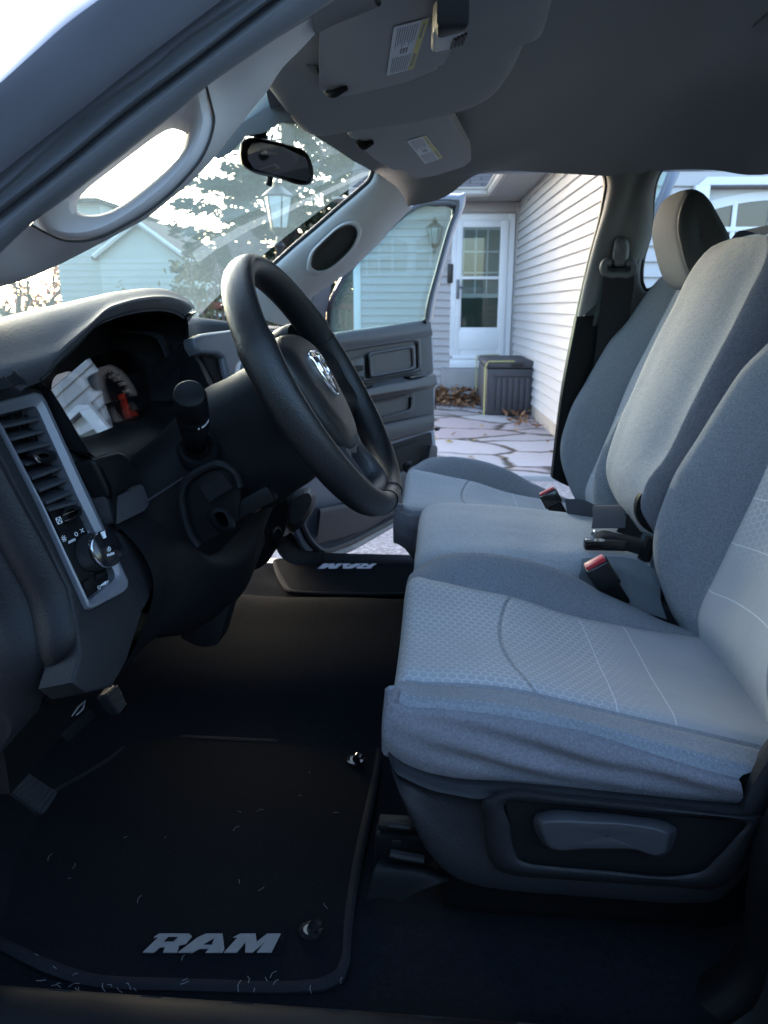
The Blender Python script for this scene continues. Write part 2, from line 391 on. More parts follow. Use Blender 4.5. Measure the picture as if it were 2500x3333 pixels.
# ------------------------------------------------------------------ front pillar, passenger side
wp = ys('B', .585, [(785, 1120), (768, 1172), (700, 1240), (560, 1360), (400, 1500), (260, 1618), (130, 1735), (0, 1840), (-120, 1945), (-200, 2010)])
dp = ys('B', .70, [(1000, 1335), (940, 1390), (870, 1460), (800, 1545), (700, 1645), (600, 1742), (450, 1852), (330, 1932), (255, 2010), (190, 2120)])
mp = [a*.5+b*.5+V(.012, -.028, .0) for a, b in zip(wp, dp)]
g = Geo(); g.loft([[p+V(-.012, .03, .008) for p in wp], wp, mp, dp, [p+V(.01, .05, .0) for p in dp]], M_pillar, 40, [2, 8, 8, 3])
pp = g.obj('pillar_trim', truck)
g = Geo()
g.tube([p+V(-.008, .008, .004) for p in wp], .006, M_seal, res=40); g.obj('windshield_gasket', pp)
def onp(L, off=0):
    """points on the passenger pillar face: a plane through its middle"""
    pl = Plane.three(wp[0], wp[7], dp[4]); return pl.pts('B', L, off)
out = [(365, 1740), (366, 1690), (382, 1640), (430, 1585), (480, 1538), (530, 1495), (580, 1468), (625, 1462), (655, 1480), (668, 1515), (655, 1570), (620, 1628), (570, 1680), (510, 1730), (450, 1762), (400, 1765)]
cen = np.mean(out, axis=0)
sc_ = lambda k: [tuple(cen+(np.array(q)-cen)*k) for q in out]
pl_p = Plane.three(wp[0], wp[7], dp[4]); sgn = 1 if pl_p.n[1] < 0 else -1
g = Geo(); rings = [pl_p.pts('B', sc_(1.18), sgn*.026), pl_p.pts('B', sc_(1.10), sgn*.040), pl_p.pts('B', sc_(1.02), sgn*.042), pl_p.pts('B', sc_(.98), sgn*.038)]
g.loft(rings, M_pillar, 48, 3, closed=True)
ring2 = [pl_p.pts('B', sc_(.98), sgn*.038), pl_p.pts('B', sc_(.95), sgn*.032), pl_p.pts('B', sc_(.5), sgn*.032), pl_p.pts('B', sc_(.001), sgn*.032)]
g.loft(ring2, M_recess_shade, 48, 3, closed=True)
g.obj('grab_handle', pp)

# ------------------------------------------------------------------ windshield
top = [V(-.15, -.62, 1.03), V(-.235, -.4, 1.068), V(-.29, -.1, 1.088), V(-.29, .12, 1.09), V(-.235, .42, 1.083), V(-.19, .6, 1.075)]
bot = [V(-.74, -.72, .66), V(-.92, -.45, .655), V(-1.0, -.12, .65), V(-1.0, .12, .65), V(-.92, .45, .66), V(-.76, .72, .67)]
g = Geo(); g.loft([top, [a*.5+b*.5+V(-.012, 0, .012) for a, b in zip(top, bot)], bot], G_wind, 24, 8); g.obj('windshield', truck)

# ------------------------------------------------------------------ roof skin, lining, rear bulkhead, rockers
XR = 1.75
def roofrow(x, dz=0, w=0):
    return [V(x, -.70-w, 1.07+dz), V(x, -.64, 1.125+dz), V(x, -.5, 1.17+dz), V(x, -.2, 1.195+dz), V(x, .1, 1.195+dz), V(x, .38, 1.175+dz), V(x, .55, 1.135+dz), V(x, .63, 1.10+dz), V(x, .665, 1.075+dz)]
g = Geo()
hdr = ys('B', .1, [])
front_edge = [V(-.10, -.70, 1.05), V(-.15, -.62, 1.035), V(-.225, -.45, 1.065), V(-.275, -.2, 1.083)]+ys('B', .1, [(180, 800)])+ys('B', .2, [(290, 815)])+ys('B', .35, [(480, 935)])+ys('B', .48, [(640, 1048)])+ys('B', .57, [(740, 1100)])+[atY('B', 800, 1160, .63), atY('B', 985, 1345, .70)]
front_in = [p+V(.07, 0, .012) for p in front_edge]
row2 = [V(.06, -.70, 1.07), V(.06, -.62, 1.085), V(.06, -.45, 1.10), V(.06, -.2, 1.115), V(.06, .1, 1.12), V(.06, .3, 1.125), V(.06, .45, 1.12), V(.08, .55, 1.105), V(.1, .62, 1.085), atY('B', 1400, 1140, .68), atY('B', 1480, 1125, .70)]
side = ys('C', .68, [(0, 1080), (200, 1050), (430, 1027)])
g.loft([front_edge, front_in, row2, roofrow(.3), roofrow(.44, -.006), roofrow(.52, .004), roofrow(.66, .004), roofrow(.74, -.008), roofrow(.9, .006), roofrow(1.1, .01), roofrow(XR)], M_head, 44, [3, 6, 6, 4, 4, 4, 4, 5, 5, 4])
headliner = g.obj('headliner', truck)
# broad moulded pad between the sun visors, a shallow step below the lining
g = Geo()
pad_v = zs('B', 1.068, [(95, 540), (160, 640), (235, 752), (290, 820), (345, 866), (405, 888), (560, 868), (750, 842), (1000, 806), (1250, 752), (1400, 705), (1500, 650), (1590, 545), (1650, 420), (1700, 290), (1745, 150), (1790, 0)])
pad_b = [V(.10, -.34, 1.068), V(.10, -.45, 1.068), V(.08, -.58, 1.062), V(-.06, -.62, 1.058), V(-.13, -.60, 1.052)]
pad = resample(np.vstack([pad_v, pad_b]), 90, True); pc = pad.mean(0)
def padring(k, dz): return [p+norm((p-pc)*V(1, 1, 0))*k+V(0, 0, dz) for p in pad]
g.loft([padring(.016, .07), padring(.016, .020), padring(.009, .004), padring(-.004, 0), padring(-.04, -.001), [pc+(p-pc)*.4 for p in pad], [pc+(p-pc)*.02 for p in pad]], M_head_lit, 90, [3, 3, 2, 2, 3, 3], closed=True)
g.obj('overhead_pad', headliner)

body = Geo()
# outer skin a little above the lining, solid sides, rear bulkhead with window
oroof = [[p+V(0, 0, .05) for p in front_edge]]+[[p+V(0, -.03*(p[1] < 0)+.03*(p[1] > 0), .055) for p in roofrow(x)] for x in (.1, .5, 1.0, XR+.08)]
body.loft(oroof, M_paint, 30, 4)
# passenger side rail above the doors
body.box((.85, .735, 1.135), (1.95, .07, .09), M_paint, bev=.02)
body.box((.85, -.755, 1.16), (2.0, .07, .09), M_paint, bev=.02)
body.box((XR+.04, 0, .25), (.08, 1.5, .75), M_paint, bev=.02)
for y in (-.66, .66): body.box((XR+.04, y, .85), (.07, .2, .5), M_paint, bev=.02)
body.box((.9, .80, -.12), (3.0, .1, .2), M_paint, bev=.03)
body.box((.9, -.865, -.14), (3.0, .1, .22), M_paint, bev=.03)
# scuttle and firewall
body.box((-1.08, 0, .56), (.3, 1.5, .16), M_plast, bev=.03)
body.box((-1.0, 0, .22), (.06, 1.5, .62), M_plast, bev=.01)
body_o = body.obj('body_shell', truck)
g = Geo(); g.box((XR+.04, 0, .86), (.006, 1.1, .42), G_side, bev=0); g.obj('rear_window', body_o)
# ------------------------------------------------------------------ sun visors
def visor(P, rnd, lab, thick=.020):
    g = Geo(); P = [np.array(p) for p in P]
    n = polynormal(P); n = n if n[2] < 0 else -n
    g.plate([p-n*0 for p in smoothpoly(P, rnd, 5)], thick, M_visor, n=n, bev=.008, seg=4)
    o = g.obj('sun_visor', truck, lab); return o, n
vp = [atZ('B', 418, 590, 1.052), atZ('B', 480, 632, 1.052), atZ('B', 620, 632, 1.052), atZ('B', 1000, 560, 1.050), atZ('B', 1215, 445, 1.047), atZ('B', 1262, 350, 1.045), atZ('B', 1420, -20, 1.030), atZ('B', 1480, -180, 1.026), atZ('B', 430, -160, 1.030), atZ('B', 422, 190, 1.042)]
pv = Plane.three(vp[0], vp[4], vp[9])
VP = [pv.at('B', *q) for q in [(418, 575), (440, 620), (500, 638), (620, 630), (1000, 545), (1215, 440), (1258, 370), (1420, -20), (1480, -180), (430, -160), (419, 190)]]
vis, vn = visor(VP, .012, 'near sun visor folded up, with a large printed label and a clip on slats')
so = lambda q, off=.002: pv.at('B', *q)+vn*off
def warn_label(par, plane, t, Q, off, n):
    """white sticker with a yellow band and rows of tiny print; Q: four corners, first edge = top of the print"""
    c = [plane.at(t, *q)+n*off for q in Q]
    g = Geo(); g.plate([x+n*.0008 for x in c], .001, M_paper, n=n)
    bl = lambda u, v: (c[0]*(1-u)+c[1]*u)*(1-v)+(c[3]*(1-u)+c[2]*u)*v
    def patch(u0, u1, v0, v1, m, h=.0014): g.plate([bl(u0, v0)+n*h, bl(u1, v0)+n*h, bl(u1, v1)+n*h, bl(u0, v1)+n*h], .0004, m, n=n)
    patch(.80, .99, .01, .99, M_yellow)
    for i in range(9):
        u = .12+i*.072
        patch(u, u+.022, .03, .40-.04*(i % 3), M_grey_ink); patch(u, u+.022, .60+.02*(i % 2), .96, M_grey_ink)
    for k in range(3): patch(.34+.09*k, .40+.09*k, .44, .54, M_grey_ink)
    patch(.86, .92, .05, .3, M_grey_ink, .0018); patch(.86, .92, .62, .9, M_grey_ink, .0018)
    g.obj('printed_label', par)
warn_label(vis, pv, 'B', [(905, 165), (1135, 105), (1030, 435), (857, 480)], .0015, vn)
g = Geo()
a = pv.at('B', 432, 575)+vn*.004; b_ = pv.at('B', 600, 560)+vn*.002
g.tube([pv.at('B', 470, 575)+vn*.006, pv.at('B', 490, 570)+vn*.008, pv.at('B', 600, 555)+vn*.003], [.004, .006, .003], M_plast2, res=8)
g.box(pv.at('B', 540, 590)+vn*.001, (.03, .02, .008), M_visor, bev=.003); g.obj('pivot_clip', vis)
g = Geo(); hk = [atZ('B', x, y, 1.058) for x, y in [(330, 432), (400, 445), (425, 495), (370, 490), (335, 462)]]
g.plate(smoothpoly(hk, .006), .03, M_head, n=(0, 0, -1), bev=.004); g.obj('visor_hook', truck)
# holder clipped on the near visor: grey slotted face under a black body
g = Geo()
cl = [so(q, .026) for q in [(1160, 20), (1150, 160), (1190, 168), (1300, 125), (1350, 100), (1385, 0), (1330, -60), (1200, -40)]]
g.plate(smoothpoly(cl, .006), .024, surf('clip_grey', (.30, .31, .33), .45), n=vn, bev=.004)
g.plate([so(q, .034) for q in [(1185, -20), (1190, -100), (1400, -100), (1385, -55), (1240, -8), (1195, -6)]], .03, M_plast, n=vn, bev=.004)
for k in range(4):
    x0 = 1275+k*24
    g.plate([so(q, .0275) for q in [(x0, 125-k*9), (x0+14, 121-k*9), (x0+42, 52-k*12), (x0+24, 56-k*12)]], .002, M_plast, n=vn)
g.obj('visor_clip', vis)

qv = [atZ('B', 605, 872, 1.066), atZ('B', 1395, 960, 1.069), atZ('B', 900, 1105, 1.058)]
pv2 = Plane.three(*qv)
VP2 = [pv2.at('B', *q) for q in [(600, 880), (625, 905), (665, 915), (675, 945), (780, 1035), (890, 1106), (965, 1108), (1000, 1145), (1050, 1166), (1180, 1145), (1370, 1085), (1408, 1045), (1400, 985), (1340, 880), (1268, 750), (1000, 770), (700, 830)]]
vis2, vn2 = visor(VP2, .008, 'far sun visor folded up over the passenger side, with a small printed label')
warn_label(vis2, pv2, 'B', [(990, 912), (1115, 875), (1223, 1020), (1108, 1060)], .0015, vn2)
g = Geo(); g.tube([pv2.at('B', 668, 908)+vn2*.004, pv2.at('B', 700, 915)+vn2*.009, pv2.at('B', 770, 910)+vn2*.004], [.005, .009, .004], M_plast2, res=8); g.obj('pivot_clip', vis2)

# dome light at the right edge of the lining
g = Geo(); pr_ = Plane((1., .15, 1.195), (0, 0, -1))
dl = [pr_.at('C', *q) for q in [(1545, 185), (1600, 150), (1659, 90), (1760, 20), (1850, 120), (1760, 240), (1600, 245)]]
g.plate(smoothpoly(dl, .02), .02, M_head, n=(0, 0, -1), bev=.006)
g2 = Geo(); g2.plate(smoothpoly([pr_.at('C', *q, .006) for q in [(1590, 215), (1620, 180), (1680, 120), (1760, 60), (1810, 130), (1740, 220), (1620, 238)]], .012), .01, M_silver, n=(0, 0, -1), bev=.002)
dlo = g.obj('dome_light', headliner)

# ------------------------------------------------------------------ rear view mirror
mirY = 0.0
mo = [(522, 305, 0), ]
MF = lambda q, d=0.: atY('K', *q, d)
E_out = [(1038, 640), (1045, 612), (1075, 595), (1120, 597), (1230, 622), (1330, 668), (1340, 690), (1352, 770), (1345, 790), (1325, 797), (1200, 770), (1075, 735), (1048, 715), (1036, 680)]
conv = lambda L: [(x*.7535, y*.7535) for x, y in L]           # first look-up picture, 1250 px across 1659
E_out = conv(E_out)
cm = np.mean(E_out, 0)
def mplane(L, k=1., d=.0):
    P = []
    for q in L:
        qq = cm+(np.array(q)-cm)*k; P.append(atY('F', qq[0], qq[1], d+(qq[0]-cm[0])*.00022))
    return P
g = Geo()
g.loft([mplane(E_out, .55, .045), mplane(E_out, .9, .035), mplane(E_out, 1.0, .02), mplane(E_out, 1.0, .004), mplane(E_out, .965, -.003)], M_plast, 40, 3, closed=True)
mir = g.obj('rear_view_mirror', truck)
E_in = conv([(1070, 690), (1068, 650), (1085, 618), (1125, 612), (1225, 635), (1322, 680), (1332, 700), (1342, 765), (1330, 784), (1200, 757), (1095, 728)])
g = Geo(); g.plate(mplane(E_in, .985, -.002), .003, M_mirror, n=(.1, -1, -.05)); g.obj('mirror_glass', mir)
g = Geo(); g.tube([MF((0, 0)) for _ in ()] or ys('F', .0, conv([(1168, 765), (1165, 785), (1160, 803)])), .0055, M_plast, n=10); g.obj('dip_lever', mir)
g = Geo()
g.tube([atY('F', *q, .03) for q in conv([(1085, 500), (1110, 540), (1125, 590), (1135, 640)])], [.018, .016, .012, .012], M_plast, res=12, n=12)
g.loft([ys('F', .03, conv([(1040, 540), (1070, 490), (1100, 480), (1135, 520), (1135, 560), (1100, 590), (1060, 580)])), ys('F', .0, conv([(1050, 540), (1075, 505), (1100, 495), (1125, 525), (1125, 555), (1100, 575), (1070, 570)])),
        ys('F', -.003, conv([(1080, 540), (1085, 530), (1095, 525), (1105, 535), (1105, 545), (1095, 550), (1087, 548)]))], M_plast, 28, 3, closed=True)
g.obj('mirror_mount', mir)
# dark sensor cover below the mirror foot, against the glass
g = Geo(); g.plate(ys('F', -.02, conv([(925, 680), (945, 640), (1060, 480), (1100, 360), (1165, 350), (1260, 470), (1255, 520), (1190, 540), (1140, 575), (1060, 590), (1000, 660), (945, 687)])), .01, M_head, n=(.3, -1, -.3), bev=.002)
g.obj('header_shade', headliner)

# ------------------------------------------------------------------ dashboard
XL = -.43
lip = xs('D', XL, [(-300, 420), (0, 335), (150, 300), (230, 270), (282, 250), (400, 140), (545, 0)])+xs('A', XL, [(640, 2112), (750, 2060), (900, 2020), (1000, 2008), (1100, 2013), (1180, 2040), (1214, 2065)])
sil = xs('A', -.50, [(-350, 2170), (-200, 2130), (0, 2078), (100, 2052), (200, 2026), (300, 2000), (430, 1968), (550, 1940), (680, 1915), (800, 1901), (960, 1889), (1060, 1903), (1140, 1945), (1200, 2000), (1218, 2038)])
sil = resample(sil, 40); lipr = resample(lip, 40)
lip2 = [p+V(.002, 0, .006) for p in lipr]
m1 = [a*.62+b*.38+V(.016, 0, .010) for a, b in zip(lipr, sil)]
m2 = [a*.25+b*.75+V(.012, 0, .010) for a, b in zip(lipr, sil)]
fw = [p+V(-.13, 0, -.035-.25*max(0, p[2]-.73)) for p in sil]; fw2 = [V(-.80, p[1]*1.05, .665) for p in sil]
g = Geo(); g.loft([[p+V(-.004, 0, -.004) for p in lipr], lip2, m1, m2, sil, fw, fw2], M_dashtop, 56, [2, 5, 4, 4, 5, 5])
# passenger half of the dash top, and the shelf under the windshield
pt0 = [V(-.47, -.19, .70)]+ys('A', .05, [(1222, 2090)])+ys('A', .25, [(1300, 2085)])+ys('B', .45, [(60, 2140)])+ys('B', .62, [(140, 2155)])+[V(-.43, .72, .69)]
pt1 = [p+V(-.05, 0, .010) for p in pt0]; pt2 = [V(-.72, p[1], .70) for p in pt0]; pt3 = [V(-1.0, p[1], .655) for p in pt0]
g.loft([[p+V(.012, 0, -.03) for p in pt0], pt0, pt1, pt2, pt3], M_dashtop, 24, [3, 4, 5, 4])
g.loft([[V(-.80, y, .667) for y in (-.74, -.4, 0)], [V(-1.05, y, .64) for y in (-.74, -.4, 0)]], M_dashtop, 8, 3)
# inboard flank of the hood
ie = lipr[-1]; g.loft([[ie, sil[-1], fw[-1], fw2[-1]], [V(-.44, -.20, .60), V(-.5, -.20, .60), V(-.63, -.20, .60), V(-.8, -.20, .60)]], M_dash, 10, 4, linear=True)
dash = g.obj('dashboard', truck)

# bezel plane, on the near end of the dash
pb = Plane.three(atY('D', 270, 380, -.60), atY('D', 830, 1590, -.60), atY('D', 555, 1755, -.672))
if pb.n[0] < 0: pb.n = -pb.n
PB = lambda L, off=0: pb.pts('D', L, off)
g = Geo()
# padded end of the dash around the bezel
outer = [(-180, 392), (0, 345), (195, 285), (282, 262), (330, 325), (520, 640), (745, 1190), (760, 1235), (940, 1330), (985, 1450), (1007, 1600), (975, 1690), (930, 1770), (830, 2090), (735, 2260), (560, 2300), (470, 2230), (520, 2050), (508, 1960), (450, 1620), (300, 1330), (0, 770), (-180, 440),
         (-112, 392), (0, 588), (250, 1078), (542, 1718), (560, 1752), (585, 1756), (796, 1648), (822, 1618), (824, 1582), (556, 985), (288, 404), (260, 360), (214, 343), (-112, 432), (-180, 436)]
g.plate(PB(outer, .004), .05, M_dash, n=pb.n, bev=.006, seg=3)
pad_o = g.obj('dash_end_pad', dash)
# side cheek of the dash, facing the open door
ck = [(-400, 250), (-200, 500), (0, 760), (160, 1050), (300, 1330), (450, 1620), (508, 1960), (498, 2060), (430, 2200)]
cheek0 = PB(ck[:7], .0)+[atY('D', 498, 2060, -.672), atY('D', 432, 2205, -.67)]
fars = [V(-.82, -.715, .64), V(-.82, -.715, .58), V(-.82, -.715, .52), V(-.82, -.715, .46), V(-.80, -.715, .40), V(-.77, -.715, .34), V(-.72, -.715, .27), atY('F', -160, 2600, -.70), atY('F', -260, 2760, -.69)]
ue = [atY('F', *q, -.675) for q in [(200, 2300), (150, 2400), (92, 2482), (0, 2545), (-120, 2625)]]
cv_ = []
for a, b in zip(cheek0, fars):
    d = b-a; L = np.linalg.norm(d); u = d/L
    cv_.append([a+V(-.004, .012, 0), a, a+u*.008+V(0, -.010, 0), a+u*.026+V(0, -.014, 0), a+u*.042+V(0, -.006, 0), a+u*.048+V(0, -.002, 0), a+u*.056+V(0, -.008, 0), a+u*.10+V(0, -.010, 0), a*.5+b*.5+V(0, -.006, 0), b])
last = [cheek0[-1]+V(0, .01, -.01)]+ue[:1]+ue+[fars[-1]+V(0, 0, -.02)]
under = [p+V(-.04, .09, .01) for p in last]
NCK = 40
rows_ = [np.array([cv[k] for cv in cv_]) for k in range(10)]
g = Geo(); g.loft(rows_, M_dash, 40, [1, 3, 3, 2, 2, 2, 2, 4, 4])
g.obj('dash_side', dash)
# lower knee panel
kn_t = [atY('D', 745, 1200, -.585), atY('D', 950, 1115, -.52), atY('D', 1150, 1210, -.50), atY('D', 1280, 1350, -.47), atY('D', 1560, 1210, -.36), atY('E', 80, 1000, -.28)]
kn_m = [atY('D', 1000, 1600, -.585), atY('D', 1120, 1560, -.53), atY('D', 1250, 1580, -.50), atY('D', 1400, 1560, -.46), atY('D', 1620, 1500, -.36), atY('E', 60, 1180, -.28)]
kn_b = [atY('D', 735, 2230, -.60), atY('D', 860, 2080, -.56), atY('D', 1000, 1950, -.52), atY('D', 1180, 1920, -.46), atY('D', 1500, 1720, -.36), atY('E', 30, 1380, -.28)]
g = Geo(); g.loft([[p+V(-.03, 0, .02) for p in kn_t], kn_t, [a*.5+b*.5+V(.012, 0, 0) for a, b in zip(kn_t, kn_m)], kn_m, [a*.5+b*.5+V(.004, 0, -.01) for a, b in zip(kn_b, kn_m)], kn_b, [p+V(-.12, .03, .02) for p in kn_b]], M_plast2, 36, [3, 4, 4, 4, 4, 3])
knee = g.obj('knee_panel', dash)
g = Geo(); kb = ys('D', -.40, [(1165, 1935), (1260, 1990), (1330, 2005), (1420, 1990), (1500, 1720), (1300, 1800)]); g.plate(smoothpoly([p for p in kb], .006), .05, M_plast2, bev=.004); g.obj('lower_cover', dash)

# silver bezel ring, with a raised rounded section
bo = [(-110, 430), (215, 338), (262, 356), (292, 402), (560, 985), (828, 1580), (826, 1622), (800, 1652), (585, 1760), (556, 1755), (540, 1720), (250, 1080), (0, 590), (-110, 390)]
bi = [(-110, 512), (212, 432), (236, 440), (255, 470), (500, 1010), (748, 1520), (746, 1550), (730, 1578), (590, 1690), (566, 1690), (556, 1668), (265, 1070), (10, 592), (-110, 400)]
bo = PB(bo, .0045); bi = PB(bi, .0045)
bm_ = [a*.5+b*.5+pb.n*.005 for a, b in zip(bo, bi)]
rr_ = [dens(x, 3) for x in ([p-pb.n*.012 for p in bo], bo, [a*.85+b*.15+pb.n*.004 for a, b in zip(bo, bi)], bm_, bi, [p-pb.n*.03 for p in bi])]
g = Geo(); g.grid(rr_, M_silver, True)
bez = g.obj('bezel', dash)
g = Geo(); g.plate(PB([(-110, 480), (230, 425), (760, 1540), (740, 1590), (575, 1700), (0, 560), (-110, 395)], -.03), .01, M_plast, n=pb.n); g.obj('vent_housing', dash)
# louvres: slats of the air vent
M_slat = surf('vent_slat_plastic', (.04, .044, .052), .4, var=.05)
ST = [((-20, 560), (255, 500)), ((40, 640), (300, 575)), ((90, 720), (345, 655)), ((150, 800), (400, 725)), ((190, 890), (432, 800)), ((235, 970), (475, 880)), ((280, 1050), (512, 955)), ((300, 1095), (545, 1030))]
for a, b in ST:
    p, q = pb.at('D', *a, -.002), pb.at('D', *b, -.002); dz = norm(pb.n*.75+V(0, 0, -.25))
    g = Geo(); up_ = norm(np.cross(q-p, dz))
    g.plate([p-dz*.03+up_*.0, q-dz*.03, q+dz*.004, p+dz*.004], .0035, M_slat, n=up_ if up_[2] > 0 else -up_, bev=.0012, seg=2); g.obj('vent_slat', dash)
for (x, y) in [(75, 480), (130, 470), (120, 555), (175, 545), (205, 635), (240, 620), (330, 865), (360, 850), (370, 940), (400, 925), (415, 1022), (440, 1010)]:
    c = pb.at('D', x, y, -.014); g = Geo(); g.box(c, (.003, .003, .02), M_plast2, bev=0); g.obj('vent_guide', dash)
g = Geo(); h0 = pb.at('D', 250, 770, .012); h1 = pb.at('D', 350, 745, -.004)
g.loft([PB([(170, 752), (230, 712), (300, 712), (360, 735), (365, 770), (330, 790), (262, 800), (215, 780)], -.006), PB([(200, 757), (240, 725), (300, 722), (350, 740), (355, 765), (325, 782), (262, 795), (225, 778)], .012), PB([(240, 758), (260, 745), (295, 740), (315, 750), (318, 760), (300, 768), (270, 775), (250, 768)], .015)], M_plast2, 24, 3, closed=True)
vt = g.obj('vent_tab', dash)
g = Geo(); g.plate(PB([(213, 748), (240, 748), (272, 785), (268, 800), (245, 790)], .016), .003, M_chrome, n=pb.n, bev=.001); g.obj('vent_tab_trim', dash)
# switch plate under the vent
g = Geo(); g.plate(PB([(318, 1105), (560, 1045), (608, 1150), (752, 1535), (728, 1588), (580, 1690), (560, 1680)], -.006), .01, M_plast, n=pb.n, bev=.001)
g.plate(PB([(390, 1250), (606, 1152), (610, 1158), (394, 1258)], -.004), .003, M_gloss, n=pb.n)
sw = g.obj('switch_plate', dash)
g = Geo()
g.loft([PB(smq, o) for smq, o in (([(405, 1120), (505, 1083), (528, 1090), (535, 1120), (515, 1148), (425, 1180), (410, 1165)], -.006), ([(410, 1125), (505, 1088), (524, 1095), (530, 1120), (512, 1144), (425, 1176), (414, 1162)], .003), ([(430, 1130), (500, 1104), (512, 1110), (514, 1120), (504, 1130), (440, 1155), (432, 1150)], .006))], M_plast2, 28, 3, closed=True)
g.plate(PB([(408, 1140), (495, 1105), (498, 1109), (410, 1146)], .007), .002, M_chrome, n=pb.n); g.plate(PB([(420, 1178), (512, 1145), (514, 1149), (423, 1183)], .005), .002, M_chrome, n=pb.n)
g.obj('vent_wheel', dash)
g = Geo(); ku = norm(pb.at('D', 600, 1300)-pb.at('D', 640, 1400))
kc = pb.at('D', 595, 1385, -.004); kd = norm(pb.at('D', 640, 1372, .03)-kc)
kax = norm(pb.n*1.0+V(0, -.12, 0)); rk = .0215
g.lathe([(0, rk*1.02), (.004, rk*1.05), (.006, rk), (.022, rk*.97)], kc, kax, surf('knurled_knob', (.03, .033, .038), .6, grain=('weave', 900), gs=.8), 40, cap=False)
kn = g.obj('headlight_knob', dash)
g = Geo(); g.lathe([(.021, rk*.97), (.024, rk*1.0), (.027, rk*.99), (.028, rk*.95)], kc, kax, M_chrome, 44, cap=False); g.obj('knob_rim', dash)
g = Geo(); g.lathe([(.0275, rk*.955), (.0285, rk*.9), (.029, .0005)], kc, kax, M_gloss, 40); g.obj('knob_face', dash)
face_o = kc+kax*.0296; kr = norm(np.cross(V(0, 0, 1), kax)); kup = np.cross(kax, kr)
g = Geo(); g.plate([face_o+kr*(-.003)+kup*.020, face_o+kr*.003+kup*.020, face_o+kr*.002+kup*.012, face_o-kr*.002+kup*.012], .001, M_white, n=kax)
def write(g, txt, size, m, o, r, u, **kw): vs, fs = textmesh(txt, size, m, o, r, u, **kw); g.add(vs, fs, m)
write(g, 'PUSH', .0042, M_white, face_o-kup*.0075, kr, kup)
def arc(g, o, r, u, rad, a0, a1, m, w=.00042, n=16):
    g.tube([o+r*rad*math.cos(a)+u*rad*math.sin(a) for a in np.linspace(a0, a1, n)], w, m, n=5)
def lampicon(g, o, r, u, s, m):
    arc(g, o, r, u, s*.5, -math.pi/2, math.pi/2, m, s*.07); g.tube([o-u*s*.5, o+u*s*.5], s*.07, m, n=5)
    for k in (-.4, -.1, .2): g.tube([o-r*s*.15+u*s*k, o-r*s*.6+u*s*(k-.1)], s*.06, m, n=5)
lampicon(g, face_o-kup*.001, kr, kup, .0048, M_white)
g.obj('knob_symbol', dash); g = Geo()
br = norm(pb.at('D', 600, 1150)-pb.at('D', 400, 1240)); bu = np.cross(pb.n, br)
ic = lambda x, y: pb.at('D', x, y, -.0035)
lampicon(g, ic(583, 1246), br, bu, .0052, M_white)
arc(g, ic(496, 1265), br, bu, .0021, 0, 6.283, M_white)
arc(g, ic(524, 1246), br, bu, .0019, -1.5, 1.5, M_white); arc(g, ic(545, 1238), br, bu, .0019, 1.6, 4.7, M_white)
arc(g, ic(416, 1295), br, bu, .0014, 0, 6.283, M_white)
for k in range(8): d = br*math.cos(k*.785)+bu*math.sin(k*.785); g.tube([ic(416, 1295)+d*.0023, ic(416, 1295)+d*.0038], .0004, M_white, n=4)
write(g, 'AUTO', .0040, M_white, ic(468, 1310), br, bu)
g.obj('knob_scale', dash); g = Geo()
sqo = ic(385, 1176)
for a, b in [((-1, -1), (1, -1)), ((1, -1), (1, 1)), ((1, 1), (-1, 1)), ((-1, 1), (-1, -1)), ((-1, -1), (1, 1)), ((-1, 1), (1, -1))]:
    g.tube([sqo+(br*a[0]+bu*a[1])*.0034, sqo+(br*b[0]+bu*b[1])*.0034], .00045, M_white, n=5)
g.obj('recirculation_symbol', dash); g = Geo()
for k in (-1, 0, 1): o = ic(548, 1100)+bu*k*.0023; g.tube([o-br*.003, o-br*.0012+bu*.0008, o+br*.0012-bu*.0008, o+br*.003], .00045, M_white, n=5)
g.obj('airflow_symbol', dash); g = Geo()
wd = lambda L: g.plate(PB(L, -.003), .001, M_white, n=pb.n)
wd([(655, 1598), (690, 1570), (694, 1590), (660, 1604)]); wd([(697, 1570), (704, 1566), (708, 1584), (700, 1588)]); wd([(710, 1564), (716, 1560), (720, 1578), (713, 1582)])
arc(g, ic(645, 1612), br, bu, .0019, 0, 6.283, M_white)
arc(g, ic(580, 1588), br, bu, .0022, 0, 6.283, M_white); g.tube([ic(572, 1608), ic(592, 1602)], .0006, M_white, n=4)
g.obj('dimmer_symbols', dash)
g = Geo(); g.plate(smoothpoly(PB([(543, 1575), (595, 1545), (610, 1600), (560, 1635)], .000), .003), .01, M_plast2, n=pb.n, bev=.002); g.plate(PB([(620, 1530), (690, 1492), (700, 1530), (640, 1570)], -.002), .01, M_plast2, n=pb.n, bev=.003); g.obj('dimmer_buttons', dash)
# upper corner vent
g = Geo(); cvp = Plane(atX('D', 100, 250, -.425), (.75, -.35, .55))
cv = [(-150, 260), (-60, 190), (0, 155), (60, 165), (110, 200), (150, 240), (188, 282), (100, 305), (0, 335), (-150, 380)]
g.plate(cvp.pts('D', cv, .004), .02, M_gloss, n=cvp.n, bev=.003); cvo = g.obj('corner_vent', dash)
g = Geo(); g.plate(cvp.pts('D', [(-150, 275), (-60, 215), (0, 190), (40, 215), (90, 275), (95, 296), (0, 322), (-150, 365)], .0055), .003, M_plast, n=cvp.n)
for k in range(4): g.tube(cvp.pts('D', [(-100+k*32, 220+k*2), (-50+k*32, 290), (-20+k*30, 335-k*6)], .006), .003, M_plast2, res=8)
g.obj('vent_grille', dash)

